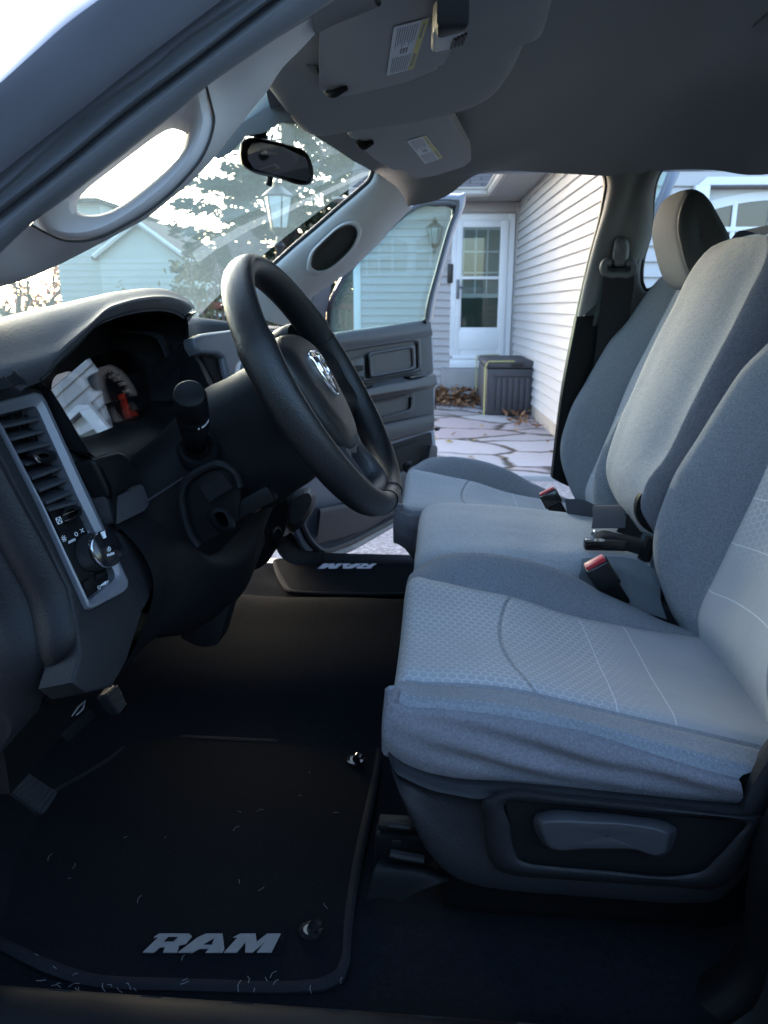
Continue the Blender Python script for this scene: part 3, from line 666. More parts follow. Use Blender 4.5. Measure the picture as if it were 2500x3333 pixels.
# instrument cluster: recess walls, dials, lens
op = [lipr[k] for k in range(9, 40, 2)]
ax_ = atY('D', 335, 330, -.605); bx_ = atY('D', 590, 742, -.605); cx_ = atX('D', 800, 690, -.425); dx_ = atX('D', 1100, 530, -.445)
loop = [ax_, (ax_+bx_)/2, bx_, (bx_+cx_)/2, cx_, (cx_+dx_)/2, dx_, atX('D', 1190, 300, -.44)]+op[::-1]
loop = np.array(loop); cc = loop.mean(0)
inner = np.array([cc+(p-cc)*.90+V(-.115-.10*(p[2]-cc[2]), 0, 0) for p in loop])
inner0 = np.array([cc+(p-cc)*.95+V(-.05, 0, 0) for p in loop])
g = Geo(); g.loft([loop, inner0, inner], M_plast, 60, 4, closed=True); g.add(resample(inner, 60, True), [list(range(60))], M_plast); clu = g.obj('instrument_cluster', truck)
dn = norm(V(math.cos(R(20)), 0, math.sin(R(20)))); dcen = atX('D', 782, 378, -.515); dup = norm(np.cross(dn, V(0, 1, 0))); dup = dup if dup[2] > 0 else -dup
dr = V(0, 1, 0)
g = Geo()
def dial(o, rad):
    g.lathe([(.0, rad*.93), (.006, rad*.93)], o-dn*.004, dn, M_dial, 48)
    g.lathe([(0, rad*.9), (.006, rad*.92), (.008, rad*.97), (.004, rad*1.02), (-.006, rad*1.03)], o, dn, M_dialrim, 56, cap=False)
dial(dcen, .053); dial(dcen+V(0, -.135, .0), .053)
for k, n_ in enumerate((70, 80, 90, 100, 110, 120)):
    a = R(78-k*22); write(g, str(n_), .0085, M_ink, dcen+dn*.003+dr*.036*math.cos(a)+dup*.036*math.sin(a), dr, dup, depth=.0003)
for k in range(26):
    a = R(225-k*11); p = dcen+dn*.003; d = dr*math.cos(a)+dup*math.sin(a); g.tube([p+d*.043, p+d*.048], .0006, M_ink, n=4)
so_ = dcen+dr*.012-dup*.030; g.lathe([(0, .0185), (.005, .0185)], so_, dn, M_dial, 32); g.lathe([(.003, .0175), (.007, .0185), (.004, .0195)], so_, dn, M_dialrim, 36, cap=False)
for k in range(6): a = R(200-k*42); d = dr*math.cos(a)+dup*math.sin(a); g.tube([so_+dn*.006+d*.012, so_+dn*.006+d*.015], .0005, M_white, n=4)
g.obj('gauge', clu)
g = Geo(); g.tube([dcen+dn*.008+dup*.004, dcen+dn*.008-dr*.010-dup*.034], [.0022, .0012], M_needle, n=6); g.tube([so_+dn*.009-dr*.009+dup*.004, so_+dn*.009+dr*.008-dup*.006], .0012, M_needle, n=6); g.obj('needle', clu)
pln = Plane(atX('D', 780, 400, -.488), (math.cos(R(19)), 0.0, math.sin(R(19))))
g = Geo(); g.plate(pln.pts('D', [(335, 322), (592, 742), (700, 712), (1095, 532), (1050, 330), (1000, 200), (900, 80), (740, 60), (560, 130)]), .002, G_lens, n=pln.n); g.obj('lens', clu)
g = Geo(); g.box((-.52, 0, .40), (.03, 1.36, .42), M_plast, bev=0); g.obj('dash_back_panel', dash)
g = Geo(); cb = [bx_+V(.0, 0, -.004), (bx_+cx_)/2, cx_, (cx_+dx_)/2, dx_, atX('D', 1200, 400, -.445)]
g.loft([[p+V(-.10, 0, .01) for p in cb], cb, [p+V(.012, 0, -.012) for p in cb], [p+V(.02, .0, -.09) for p in cb]], M_plast2, 24, 3); g.obj('cluster_sill', dash)
# side block between the cluster and the knee panel
g = Geo(); pbk = Plane.three(atY('D', 600, 770, -.595), atY('D', 745, 1190, -.595), atY('D', 960, 1060, -.53))
if pbk.n[0] < 0: pbk.n = -pbk.n
g.plate(smoothpoly(pbk.pts('D', [(592, 775), (785, 722), (848, 765), (905, 935), (735, 1030), (710, 1012)], .012), .008), .06, M_plast, n=pbk.n, bev=.008, seg=3); blk = g.obj('cluster_side_block', dash)
g = Geo(); g.plate(smoothpoly(pbk.pts('D', [(600, 790), (700, 1015), (735, 1035), (925, 935), (975, 1062), (945, 1110), (752, 1205), (715, 1130)], .004), .006), .06, M_door, n=pbk.n, bev=.006, seg=3); g.obj('side_block_foot', dash)

# centre stack with silver surround
g = Geo(); ps = Plane(atY('K', 300, 760, -.02), (.95, -.12, .28))
so2 = [(70, 722), (130, 690), (330, 665), (560, 660), (700, 680), (735, 740), (760, 900), (640, 1250), (400, 1250), (290, 960), (270, 860), (235, 832), (110, 826), (80, 770)]
g.plate(ps.pts('K', so2, .012), .022, M_silver, n=ps.n, bev=.008, seg=4)
stk = g.obj('centre_stack', truck)
g = Geo(); g.plate(ps.pts('K', [(112, 832), (232, 836), (262, 862), (282, 960), (400, 1255), (300, 1300), (240, 1100)], .0), .04, M_plast2, n=ps.n, bev=.004); g.obj('stack_panel', stk)
g = Geo(); g.plate(ys('D', -.14, [(1205, 10), (1262, 25), (1420, 330), (1390, 360), (1300, 150)]), .03, M_dash, bev=.005); g.plate(ys('D', -.165, [(1000, 180), (1200, 30), (1300, 150), (1400, 370), (1110, 540)]), .006, M_plast2); g.obj('hood_flank', dash)
# lower part of the dash on the far side
g = Geo()
def lo(y): return [V(-.46, y, .69), V(-.435, y, .62), V(-.45, y, .52), V(-.44, y, .42), V(-.50, y, .30), V(-.60, y, .24)]
g.loft([lo(y) for y in (-.16, .15, .45, .73)], M_dash, 20, 4)
g.loft([ys('E', .1, [(60, 1010), (130, 1000), (200, 985)]), ys('E', .12, [(40, 1140), (120, 1130), (215, 1100)]), ys('E', .08, [(20, 1330), (90, 1350), (180, 1290)]), ys('E', .08, [(0, 1500), (40, 1480), (90, 1440)])], M_plast2, 12, 4)
low = g.obj('lower_dash', dash)
g = Geo(); sh = [(215, 1010), (300, 975), (370, 970), (395, 1010), (390, 1080), (350, 1150), (300, 1210), (240, 1240), (200, 1200)]
g.loft([ys('E', .34, sh), ys('E', .24, [(x-4, y+4) for x, y in sh]), ys('E', .20, [(240, 1060), (300, 1010), (350, 1000), (368, 1030), (360, 1080), (330, 1130), (290, 1180), (250, 1200), (225, 1150)])], M_door, 30, 4, closed=True, capped=True)
g.obj('lower_bin', dash)
g = Geo(); so3 = atY('E', 132, 1270, .07); g.lathe([(0, .018), (.006, .018), (.007, .013), (-.002, .012)], so3, (.9, -.4, .1), M_gloss, 24); g.obj('power_socket', dash)
# recess with trim plate and brake release pull under the column
g = Geo(); g.plate(ys('D', -.548, [(1312, 950), (1460, 862), (1526, 950), (1375, 1046)]), .008, M_plast2, bev=.003); g.obj('access_plate', dash)
g = Geo(); g.tube(ys('D', -.54, [(1290, 1345), (1240, 1270), (1200, 1150), (1180, 1020), (1205, 930), (1290, 855), (1440, 815), (1520, 860), (1560, 960)]), .0055, M_plast2, res=40); g.plate(smoothpoly(ys('D', -.535, [(1195, 1020), (1215, 940), (1300, 865), (1440, 828), (1530, 880), (1570, 1000), (1540, 1200), (1300, 1340), (1240, 1250)]), .01), .01, M_plast, n=(0, -1, 0), bev=.002); g.obj('release_recess', dash)
g = Geo(); g.loft([ys('D', -.535, [(1360, 1120), (1400, 1092), (1470, 1100), (1518, 1180), (1526, 1222), (1480, 1252), (1420, 1240), (1375, 1180)]),
    ys('D', -.565, [(1368, 1122), (1402, 1098), (1466, 1106), (1510, 1180), (1518, 1218), (1480, 1244), (1424, 1232), (1382, 1178)]), ys('D', -.57, [(1400, 1130), (1420, 1120), (1455, 1126), (1485, 1180), (1488, 1206), (1470, 1216), (1440, 1208), (1410, 1170)])], M_plast2, 26, 3, closed=True)
g.box(atY('D', 1580, 1090, -.52), (.09, .02, .022), M_plast, rot=Matrix.Rotation(R(-28), 3, 'Y'), bev=.004)
g.obj('brake_release', dash)
# ------------------------------------------------------------------ steering column and wheel
WC = V(-.165, -.418, .648); wt, wy = .53, R(-3)
wn = V(math.cos(wt)*math.cos(wy), math.cos(wt)*math.sin(wy), math.sin(wt)); w1 = V(-math.sin(wy), math.cos(wy), 0); w2 = np.cross(wn, w1)
wl = lambda a, b, h=0.: WC+w1*a+w2*b+wn*h
g = Geo()
rows = []
for q in np.linspace(0, 2*math.pi, 120, endpoint=False):
    c, s = math.cos(q), math.sin(q); d = w1*c+w2*s
    grip = 1+.10*math.exp(-((math.degrees(q)-25) % 360-0)**2/200)+.10*math.exp(-((math.degrees(q)-155) % 360)**2/200)
    ring = []
    for p in np.linspace(0, 2*math.pi, 18, endpoint=False):
        rr = (.0150+.004*(abs(s) < .55)*0, .0215)
        ring.append(WC+d*(.176+rr[0]*grip*math.cos(p))+wn*(rr[1]*grip*math.sin(p)))
    rows.append(ring)
rows.append(rows[0])
g.grid(rows, M_leather, True)
wheel = g.obj('steering_wheel', truck)
for deg in (20, 160, 262, 278):                                  # stitched joints in the leather
    g = Geo(); d = w1*math.cos(R(deg))+w2*math.sin(R(deg))
    g.tube([WC+d*(.176+.0153*math.cos(p))+wn*(.0219*math.sin(p)) for p in np.linspace(0, 2*math.pi, 24)], .0009, M_plast, n=4); g.obj('leather_seam', wheel)
def wloop(L, h): return [wl(a, b, h) for a, b in L]
pad0 = [(-.052, .072), (0, .078), (.052, .072), (.080, .058), (.086, .030), (.076, -.01), (.062, -.052), (.036, -.086), (0, -.092), (-.036, -.086), (-.062, -.052), (-.076, -.01), (-.086, .030), (-.080, .058)]
scl = lambda k, dy=0: [(a*k, b*k+dy) for a, b in pad0]
g = Geo(); g.loft([wloop(scl(.96), -.05), wloop(scl(1.03), -.032), wloop(scl(1.05), -.014), wloop(scl(1.0), .0), wloop(scl(.86), .008), wloop(scl(.45), .013), wloop(scl(.02), .015)], M_leather, 56, 4, closed=True)
g.obj('airbag_cover', wheel)
g = Geo()
for sgn in (-1, 1):                                              # side spokes
    sec = lambda a, b0, b1, h0, h1: [wl(sgn*a, b0, (h0+h1)/2), wl(sgn*a, b0+.006, h1), wl(sgn*a, (b0+b1)/2, h1+.003), wl(sgn*a, b1-.006, h1), wl(sgn*a, b1, (h0+h1)/2), wl(sgn*a, b1-.006, h0), wl(sgn*a, (b0+b1)/2, h0-.002), wl(sgn*a, b0+.006, h0)]
    g = Geo(); g.loft([sec(.05, -.035, .05, -.045, -.018), sec(.09, -.04, .045, -.042, -.018), sec(.13, -.045, .045, -.034, -.012), sec(.172, -.07, .06, -.014, .006)], M_leather, 28, 5, closed=True); g.obj('spoke', wheel)
g = Geo()
lo_o = [(-.055, -.07), (0, -.075), (.055, -.07), (.060, -.11), (.058, -.150), (.0, -.165), (-.058, -.150), (-.060, -.11)]
lo_i = [(-.034, -.098), (0, -.100), (.034, -.098), (.040, -.115), (.038, -.138), (.0, -.146), (-.038, -.138), (-.040, -.115)]
lm = [tuple((np.array(a)+np.array(b))/2) for a, b in zip(lo_o, lo_i)]
g.loft([[p-wn*.020*(1-min(1, max(0, (-b-.07)/.09))) for p, (a, b) in zip(wloop(lo_o, -.016), lo_o)], [p-wn*.020*(1-min(1, max(0, (-b-.07)/.09))) for p, (a, b) in zip(wloop(lo_o, .004), lo_o)], [p-wn*.014*(1-min(1, max(0, (-b-.07)/.09))) for p, (a, b) in zip(wloop(lm, .010), lm)], wloop(lo_i, -.002), wloop(lo_i, -.030)], M_door, 48, 4, closed=True)
g.loft([wloop(lo_i, -.024), wloop([(a*.02, -.12+.02*(b+.12)) for a, b in lo_i], -.025)], M_silver, 48, 3, closed=True)
g.obj('lower_spoke', wheel)
for sgn in (1, -1):
    pod = [(.088, .034), (.100, .046), (.128, .044), (.146, .030), (.148, -.002), (.140, -.026), (.118, -.036), (.098, -.028), (.090, -.005)]
    P = [(a*sgn, b) for a, b in pod]; cm_ = np.mean(P, 0)
    g = Geo(); g.loft([wloop(P, -.03), wloop(P, -.016), wloop([tuple(cm_+(np.array(q)-cm_)*.86) for q in P], -.011), wloop([tuple(cm_+(np.array(q)-cm_)*.04) for q in P], -.013)], M_plast, 32, 3, closed=True)
    po = g.obj('switch_pod', wheel)
    g = Geo()
    for (a0, a1, b0, b1) in ((.096, .115, .010, .030), (.119, .138, .010, .030), (.096, .115, -.018, .006), (.119, .138, -.018, .006)):
        q = smoothpoly([wl(sgn*a0, b0, -.0095), wl(sgn*a1, b0, -.0095), wl(sgn*a1, b1, -.0095), wl(sgn*a0, b1, -.0095)], .004)
        g.plate(q, .006, M_gloss, n=wn, bev=.001); g.tube(q+[q[0]], .0007, M_silver, n=4)
    g.obj('switch_buttons', wheel)
# chrome shield with a horned ram's head
EH = .0425; eb = .012
sh_o = [(-.0235, .033), (-.012, .0365), (0, .0375), (.012, .0365), (.0235, .033), (.0245, .012), (.0225, -.008), (.014, -.026), (0, -.037), (-.014, -.026), (-.0225, -.008), (-.0245, .012)]
ek = .92; shl = lambda k, h: [wl(a*k*ek, b*k*ek+eb, h) for a, b in sh_o]
def eh(a, b): r = math.hypot(a, b+eb); return .0405-.35*r*r
g = Geo(); shp = lambda k, up_: [wl(a*k*ek, b*k*ek+eb, .013+up_) for a, b in sh_o]
g.loft([shp(1.0, -.004), shp(1.0, .003), shp(.95, .0048), shp(.88, .003)], M_chrome, 60, 3, closed=True); em = g.obj('emblem', wheel)
g = Geo(); g.add(resample(shp(.9, .0025), 60, True), [list(range(60))], M_gloss); g.obj('emblem_field', wheel)
g = Geo()
ez = lambda a, b, u=.0045: wl(a*ek, b*ek+eb, .013+u)
g.plate([ez(a, b, .0055) for a, b in [(-.008, .018), (0, .022), (.008, .018), (.006, .002), (.0065, -.012), (.0035, -.024), (0, -.027), (-.0035, -.024), (-.0065, -.012), (-.006, .002)]], .003, M_chrome, n=wn, bev=.001)
for s in (-1, 1):
    g.tube([ez(s*a, b, .005) for a, b in [(.004, .019), (.011, .024), (.017, .019), (.0195, .008), (.017, -.004), (.012, -.010), (.0085, -.006), (.010, .002), (.013, .004)]], [.0022, .0034, .0036, .0034, .003, .0026, .002, .0016, .001], M_chrome, res=22, n=8)
g.obj('emblem_head', wheel)
g = Geo(); 
for k in range(3): g.plate([wl(-.009, -.052-k*.0045, .0075-.0015*k), wl(.009, -.052-k*.0045, .0075-.0015*k), wl(.009, -.0545-k*.0045, .0075-.0015*k), wl(-.009, -.0545-k*.0045, .0075-.0015*k)], .001, M_plast, n=wn)
g.obj('airbag_mark', wheel)
# column: drum behind the wheel, collar and shroud
def sec(h, rx, ru, rd, dy=0, da=0):
    L = []
    for q in np.linspace(0, 2*math.pi, 40, endpoint=False):
        c, s = math.cos(q), math.sin(q); e = .82
        a = rx*math.copysign(abs(c)**e, c)+da; b = (ru if s > 0 else rd)*math.copysign(abs(s)**e, s)+dy
        L.append(wl(a, b, h))
    return L
g = Geo(); g.loft([sec(-.02, .055, .05, .06), sec(-.035, .075, .064, .088), sec(-.06, .084, .070, .100), sec(-.10, .090, .072, .105), sec(-.145, .092, .072, .105), sec(-.150, .088, .068, .100)], M_plast2, 60, 4, closed=True)
column = g.obj('steering_column', truck)
g = Geo(); g.loft([sec(-.146, .087, .068, .098), sec(-.160, .086, .066, .096), sec(-.163, .094, .070, .104)], M_plast, 60, 3, closed=True); g.obj('column_collar', column)
g = Geo(); g.loft([sec(-.162, .094, .071, .105), sec(-.19, .100, .062, .112), sec(-.24, .112, .052, .125), sec(-.30, .13, .048, .15), sec(-.36, .14, .045, .16)], M_plast2, 60, 5, closed=True); g.obj('column_shroud', column)
g = Geo()
for h0, h1 in ((-.165, -.33),):
    pth = [wl(-.094-.012*k-.0008*k*k, -.012-.001*k, -.163-.028*k) for k in range(5)]
    g.tube(pth, .0014, M_seal, n=5)
g.obj('shroud_joint', column)
# turn signal stalk and its boot
tip = atY('D', 1232, 345, -.605); base = atY('D', 1282, 690, -.515); sax = norm(tip-base); sl = np.linalg.norm(tip-base)
g = Geo(); g.lathe([(-.05, .011), (.0, .011), (sl*.10, .0135), (sl*.30, .0165), (sl*.52, .0185), (sl*.535, .0175)], base, sax, M_plast, 32)
stalk = g.obj('signal_stalk', column)
g = Geo(); g.lathe([(sl*.535, .0182), (sl*.56, .0192), (sl*.66, .0192), (sl*.67, .0186), (sl*.68, .0192), (sl*.93, .0188), (sl*.99, .0172), (sl*1.0, .0155), (sl*.995, .0145), (sl*.99, .0005)], base, sax, M_plast, 40)
g.obj('stalk_knob', column)
g = Geo(); sr = norm(np.cross(V(0, 0, 1), sax)); su = np.cross(sax, sr)
for dd, w in ((-48, .0035), (-36, .003), (-26, .002), (-70, .001)):
    a = R(dd); d = norm(sr*math.cos(a)+su*math.sin(a)); tdir = np.cross(sax, d); o = base+sax*sl*.60+d*.0193
    g.plate([o-tdir*w-sax*.0018, o+tdir*w-sax*.0018, o+tdir*w+sax*.0018, o-tdir*w+sax*.0018], .0006, M_white, n=d)
g.obj('stalk_marks', column)
g = Geo(); bax = norm(sax*.8+V(0, -.5, .1)); bo_ = atY('D', 1282, 700, -.53)
g.lathe([(-.02, .027), (-.004, .0255), (.002, .021), (.0, .018), (-.006, .014), (.006, .012)], bo_, bax, M_plast2, 36, cap=False); g.obj('stalk_boot', column)
# gear lever on the far side of the column
g = Geo(); k0, k1 = atY('K', 640, 760, -.22), atY('K', 712, 755, -.30); kx = norm(k1-k0)
g.lathe([(-.03, .012), (.0, .017), (.004, .0205), (.030, .0215), (.040, .019), (.044, .010), (.045, .0005)], k0, norm(kx*.5+V(.55, 0, .25)), M_plast, 28); g.tube([k0, k0+V(-.05, -.03, -.03), wl(.06, .03, -.12)], [.011, .008, .007], M_silver, res=8)
g.obj('gear_lever', column)
g = Geo(); g.plate(ys('K', -.46, [(440, 930), (420, 985), (402, 1020), (430, 1046), (490, 1050), (530, 1040), (480, 970)]), .02, M_silver, bev=.004); g.plate(ys('K', -.465, [(458, 1062), (530, 1060), (530, 1100), (475, 1110)]), .02, M_plast2, bev=.004); g.obj('reflection_tab', column)  # silver tab paints a bright reflection beside the column

# ------------------------------------------------------------------ pedals
def pedal(name, t, Q, pl_y, arm):
    g = Geo(); P = [np.array(p) for p in Q]; n = polynormal(P); n = n if n[0] > 0 else -n
    g.plate(smoothpoly(P, .008), .012, M_seal, n=n, bev=.003)
    for k in range(9):
        u = .08+k*.105; a = P[0]*(1-u)+P[1]*u; b = P[3]*(1-u)+P[2]*u
        g.tube([a*.94+b*.06+n*.001, a*.06+b*.94+n*.001], .0022, M_seal, n=6)
    c = sum(P)/4; g.tube([c-n*.012, c-n*.03+V(-.03, 0, .06), V(-.72, c[1]+.0, .30)], .009, M_metal, res=8)
    return g.obj(name, truck)
pedal('parking_brake_pedal', 'J', [atY('J', 8, 830, -.60), atY('J', 180, 968, -.56), atY('J', 246, 868, -.52), atY('J', 95, 768, -.57)], 0, 0)
pedal('brake_pedal', 'J', [atY('J', 428, 462, -.40), atY('J', 492, 545, -.375), atY('J', 522, 505, -.33), atY('J', 484, 415, -.34)], 0, 0)
g = Geo(); g.plate([atY('J', 245, 628, -.56), atY('J', 290, 660, -.55), atY('J', 400, 555, -.5), atY('J', 385, 520, -.5), atY('J', 330, 560, -.53)], .02, M_plast2, bev=.004)
g.obj('hood_release', truck); g = Geo(); g.tube(ys('J', -.60, [(300, 548), (325, 512), (355, 486), (345, 520), (318, 545)]), .0012, M_grey_ink, n=5); g.obj('release_symbol', truck)

# ------------------------------------------------------------------ floor, sills, mats
FZ = -.022
g = Geo()
def frow(x):
    toe = max(0., -x-.62)*.9
    return [V(x, -.765, -.012), V(x, -.745, -.018), V(x, -.725, FZ+toe), V(x, -.55, FZ+toe), V(x, -.30, FZ+toe), V(x, -.20, FZ+.02+toe), V(x, -.08, FZ+.06+toe*.8), V(x, .12, FZ+.08+toe*.8), V(x, .33, FZ+.072+toe*.8), V(x, .45, FZ+toe), V(x, .6, FZ+toe), V(x, .70, FZ+toe), V(x, .73, -.016), V(x, .75, -.012)]
g.loft([frow(x) for x in (-1.0, -.8, -.65, -.5, -.2, .2, .6, 1.1, 1.75)], M_carpet, 60, 5)
carpet = g.obj('floor_carpet', truck)
M_step = surf('tread_plate_plastic', (.006, .0075, .010), .55, grain=('noise', 500), gs=.15, spec=.2)
g = Geo()
sx0, sx1 = -.62, .9
g.loft([[V(x, -.762, -.02) for x in np.linspace(sx0, sx1, 8)], [V(x, -.766, .0) for x in np.linspace(sx0, sx1, 8)], [V(x, -.772, .006) for x in np.linspace(sx0, sx1, 8)], [V(x, -.86, .004) for x in np.linspace(sx0, sx1, 8)], [V(x, -.90, -.008) for x in np.linspace(sx0, sx1, 8)], [V(x, -.91, -.06) for x in np.linspace(sx0, sx1, 8)]], M_step, 24, [2, 2, 4, 3, 3])
for i in range(14):                                             # raised hexagon outlines along the tread
    for j in range(2):
        cx_h, cy_h = -.52+i*.052, -.792-j*.048-(i % 2)*.022; s = .022
        pts = [V(cx_h+s*math.cos(k*math.pi/3), cy_h+s*math.sin(k*math.pi/3), .0062) for k in range(7)]
        g.tube(pts, .0012, M_step, n=5)
g.obj('step_plate', truck)
g = Geo(); 
g.loft([[V(x, .74, -.03) for x in (-.45, 0, .5, .9)], [V(x, .75, .0) for x in (-.45, 0, .5, .9)], [V(x, .82, .002) for x in (-.45, 0, .5, .9)], [V(x, .85, -.03) for x in (-.45, 0, .5, .9)]], M_step, 16, 3)
kp = [atY('E', *q, .74) for q in [(215, 1260), (225, 1330), (270, 1395), (340, 1430), (420, 1440)]]
g.loft([[p+V(-.03, -.05, 0) for p in kp], [p+V(-.0, -.015, .0) for p in kp], [p+V(.012, .02, .012) for p in kp], [p+V(.005, .07, .01) for p in kp]], M_plast2, 24, 4)
g.obj('step_plate', truck)
# cowl kick panel on the near side, dark plastic sweeping into the sill
g = Geo()
g.loft([ys('J', -.70, [(-200, 1000), (-150, 1350), (-40, 1560), (80, 1640), (230, 1720), (400, 1745)]), ys('J', -.735, [(-250, 1150), (-180, 1480), (-60, 1660), (100, 1730), (235, 1785), (400, 1775)]), ys('J', -.77, [(-300, 1300), (-200, 1640), (-60, 1790), (100, 1850), (260, 1880), (400, 1850)])], M_plast2, 30, 5)
g.lathe([(0, .012), (.004, .011), (.005, .004)], atY('J', 215, 1785, -.765), (.2, -.8, .6), M_plast, 16)
g.obj('kick_panel', truck)

def floor_mat(name, P, letters, lo, lr, lu, lsz, studs, lab, matl):
    t = thing(name, lab, 'floor mat', tuple(np.mean(P, 0)), group='carpet floor mats')
    g = Geo(); z = V(0, 0, 1)
    P = resample(smoothpoly(P, .03, 5), 80, True); c = P.mean(0)
    def ring(k, dz): return [p-norm(p-c)*k+z*dz for p in P]
    g.loft([ring(0, 0), ring(-.002, .006), ring(.004, .010), ring(.012, .009)], M_matedge, 80, 2, closed=True); 
    g.obj('binding', t)
    g = Geo(); g.loft([ring(.011, .008), ring(.03, .009), ring(.10, .0095), [c+(p-c)*.4+z*.010 for p in P], [c+(p-c)*.001+z*.010 for p in P]], M_mat, 80, 4, closed=True); b = g.obj('pile', t)
    return t, b
mz = FZ+.002
J_ = [(-60, 1500), (60, 1560), (190, 1625), (380, 1690), (800, 1702), (1200, 1712), (1390, 1690), (1445, 1635), (1462, 1400), (1505, 1150), (1560, 880), (1588, 690), (1560, 655), (1100, 660), (700, 640), (560, 626), (470, 730), (300, 830), (60, 960), (-120, 1150), (-130, 1380)]
mt, mp_ = floor_mat('floor_mat', zs('J', mz, J_), None, None, None, None, None, None, "black carpet mat under the steering wheel, grey letters along its near edge", None)
g = Geo(); mo = atZ('J', 890, 1492, FZ+.0165); mr = norm(atZ('J', 1155, 1492, FZ+.013)-atZ('J', 625, 1492, FZ+.013)); mu = np.cross(V(0, 0, 1), mr)
bk = [atZ('J', *q, FZ+.0135) for q in [(590, 1535), (640, 1440), (1190, 1436), (1165, 1540)]]
g.plate(bk, .003, M_mat, n=(0, 0, 1)); bko = g.obj('badge_patch', mt)
def ramtext(g, m, o, r, u, w, h, depth=.0012):
    """three wide slanted block letters, drawn as outlines"""
    r_, u_ = np.array(r), np.array(u); n = np.cross(r_, u_)
    T = lambda L, x0: [np.array(o)+r_*((x0+a)*w+b*.42*h)+u_*((b-.5)*h)+n*.0005 for a, b in L]
    Rr = [(0, 0), (.09, 0), (.12, .30), (.145, .30), (.165, 0), (.275, 0), (.255, .33), (.275, .42), (.275, .82), (.235, 1), (.03, 1), (.03, .80), (.165, .80), (.18, .74), (.18, .57), (.165, .50), (.11, .50), (.095, .80), (.03, .80)]
    g.plate(T([(0, 0), (.09, 0), (.105, .28), (.15, .28), (.17, 0), (.285, 0), (.262, .30), (.245, .36), (.30, .46), (.30, .86), (.255, 1), (.0, 1), (-.02, .80), (.02, .80)], -.50), depth, m, n=n)
    A = [(-.06, 0), (.055, 0), (.085, .18), (.19, .18), (.175, 0), (.305, 0), (.30, .2), (.215, 1), (.07, 1)]
    g.plate(T([(-.05, 0), (.07, 0), (.105, .20), (.19, .20), (.18, 0), (.32, 0), (.315, .18), (.20, 1), (.06, 1), (.015, .80)], -.155), depth, m, n=n)
    M_ = [(0, 0), (.095, 0), (.105, .55), (.165, 0), (.215, 0), (.265, .55), (.255, 0), (.365, 0), (.335, 1), (.23, 1), (.19, .52), (.13, 1), (.0, 1), (.0, .8), (.02, .8)]
    g.plate(T([(-.02, 0), (.085, 0), (.095, .55), (.155, 0), (.215, 0), (.262, .55), (.255, 0), (.375, 0), (.345, 1), (.23, 1), (.19, .55), (.13, 1), (-.0, 1), (-.04, .8), (.0, .8)], .20), depth, m, n=n)
    # openings of R and A
    hd = lambda L, x0: [p+n*.0008 for p in T(L, x0)]
    g.plate(hd([(.105, .55), (.18, .55), (.19, .78), (.11, .78)], -.50), .0005, M_mat, n=n); g.plate(hd([(.115, .38), (.185, .38), (.165, .70)], -.155), .0005, M_mat, n=n)
wrd = np.linalg.norm(atZ('J', 1155, 1492, FZ+.013)-atZ('J', 625, 1492, FZ+.013)); hgt = np.linalg.norm(atZ('J', 900, 1455, FZ+.013)-atZ('J', 900, 1530, FZ+.013))
g = Geo(); ramtext(g, M_letter, mo-mr*.07*wrd, mr, mu, wrd*.92, hgt, .0015); g.obj('lettering', mt)
for q, q2 in (((1290, 1445), (1340, 1415)), ((1475, 735), (1505, 720))):
    g = Geo(); a, b = atZ('J', *q, FZ+.013), atZ('J', *q2, FZ+.028); g.lathe([(0, .016), (.003, .015), (.004, .009)], a, (0, 0, 1), M_gloss, 20); g.tube([a, (a+b)/2+V(0, 0, .006), b], [.006, .007, .004], M_gloss, res=8); g.obj('mat_hook', mt)
g = Geo(); rl = np.random.default_rng(11)
for k in range(46):
    q = atZ('J', rl.uniform(120, 1420), rl.uniform(760, 1690) if k < 26 else rl.uniform(1640, 1700), FZ+.0155); a = rl.uniform(0, 6.28); L_ = rl.uniform(.002, .007); d = V(math.cos(a), math.sin(a), .15)
    g.tube([q-d*L_, q+V(0, 0, .001)+V(-d[1], d[0], 0)*L_*.3, q+d*L_], .00035, M_letter, n=4)
tag(g.obj('lint', mt), kind='stuff')
PM = [atZ('E', *q, mz+.004) for q in [(110, 1440), (400, 1442), (700, 1435), (960, 1428), (1040, 1430)]]+[V(-.06, .52, mz+.004), V(-.2, .5, mz+.004), V(-.42, .5, mz+.004)]
mt2, mp2 = floor_mat('floor_mat', PM, None, None, None, None, None, None, "black carpet mat on the passenger floor, white letters upside down near the far sill", None)
g = Geo(); mo2 = atZ('E', 605, 1473, FZ+.0185); w2_ = np.linalg.norm(atZ('E', 780, 1473, FZ+.016)-atZ('E', 430, 1473, FZ+.016)); h2_ = np.linalg.norm(atZ('E', 600, 1458, FZ+.016)-atZ('E', 600, 1490, FZ+.016))
mr2 = norm(atZ('E', 430, 1473, FZ+.016)-atZ('E', 780, 1473, FZ+.016)); ramtext(g, M_letter2, mo2-mr2*.07*w2_, mr2, np.cross(V(0, 0, 1), mr2), w2_*.92, h2_, .0015); g.obj('lettering', mt2)

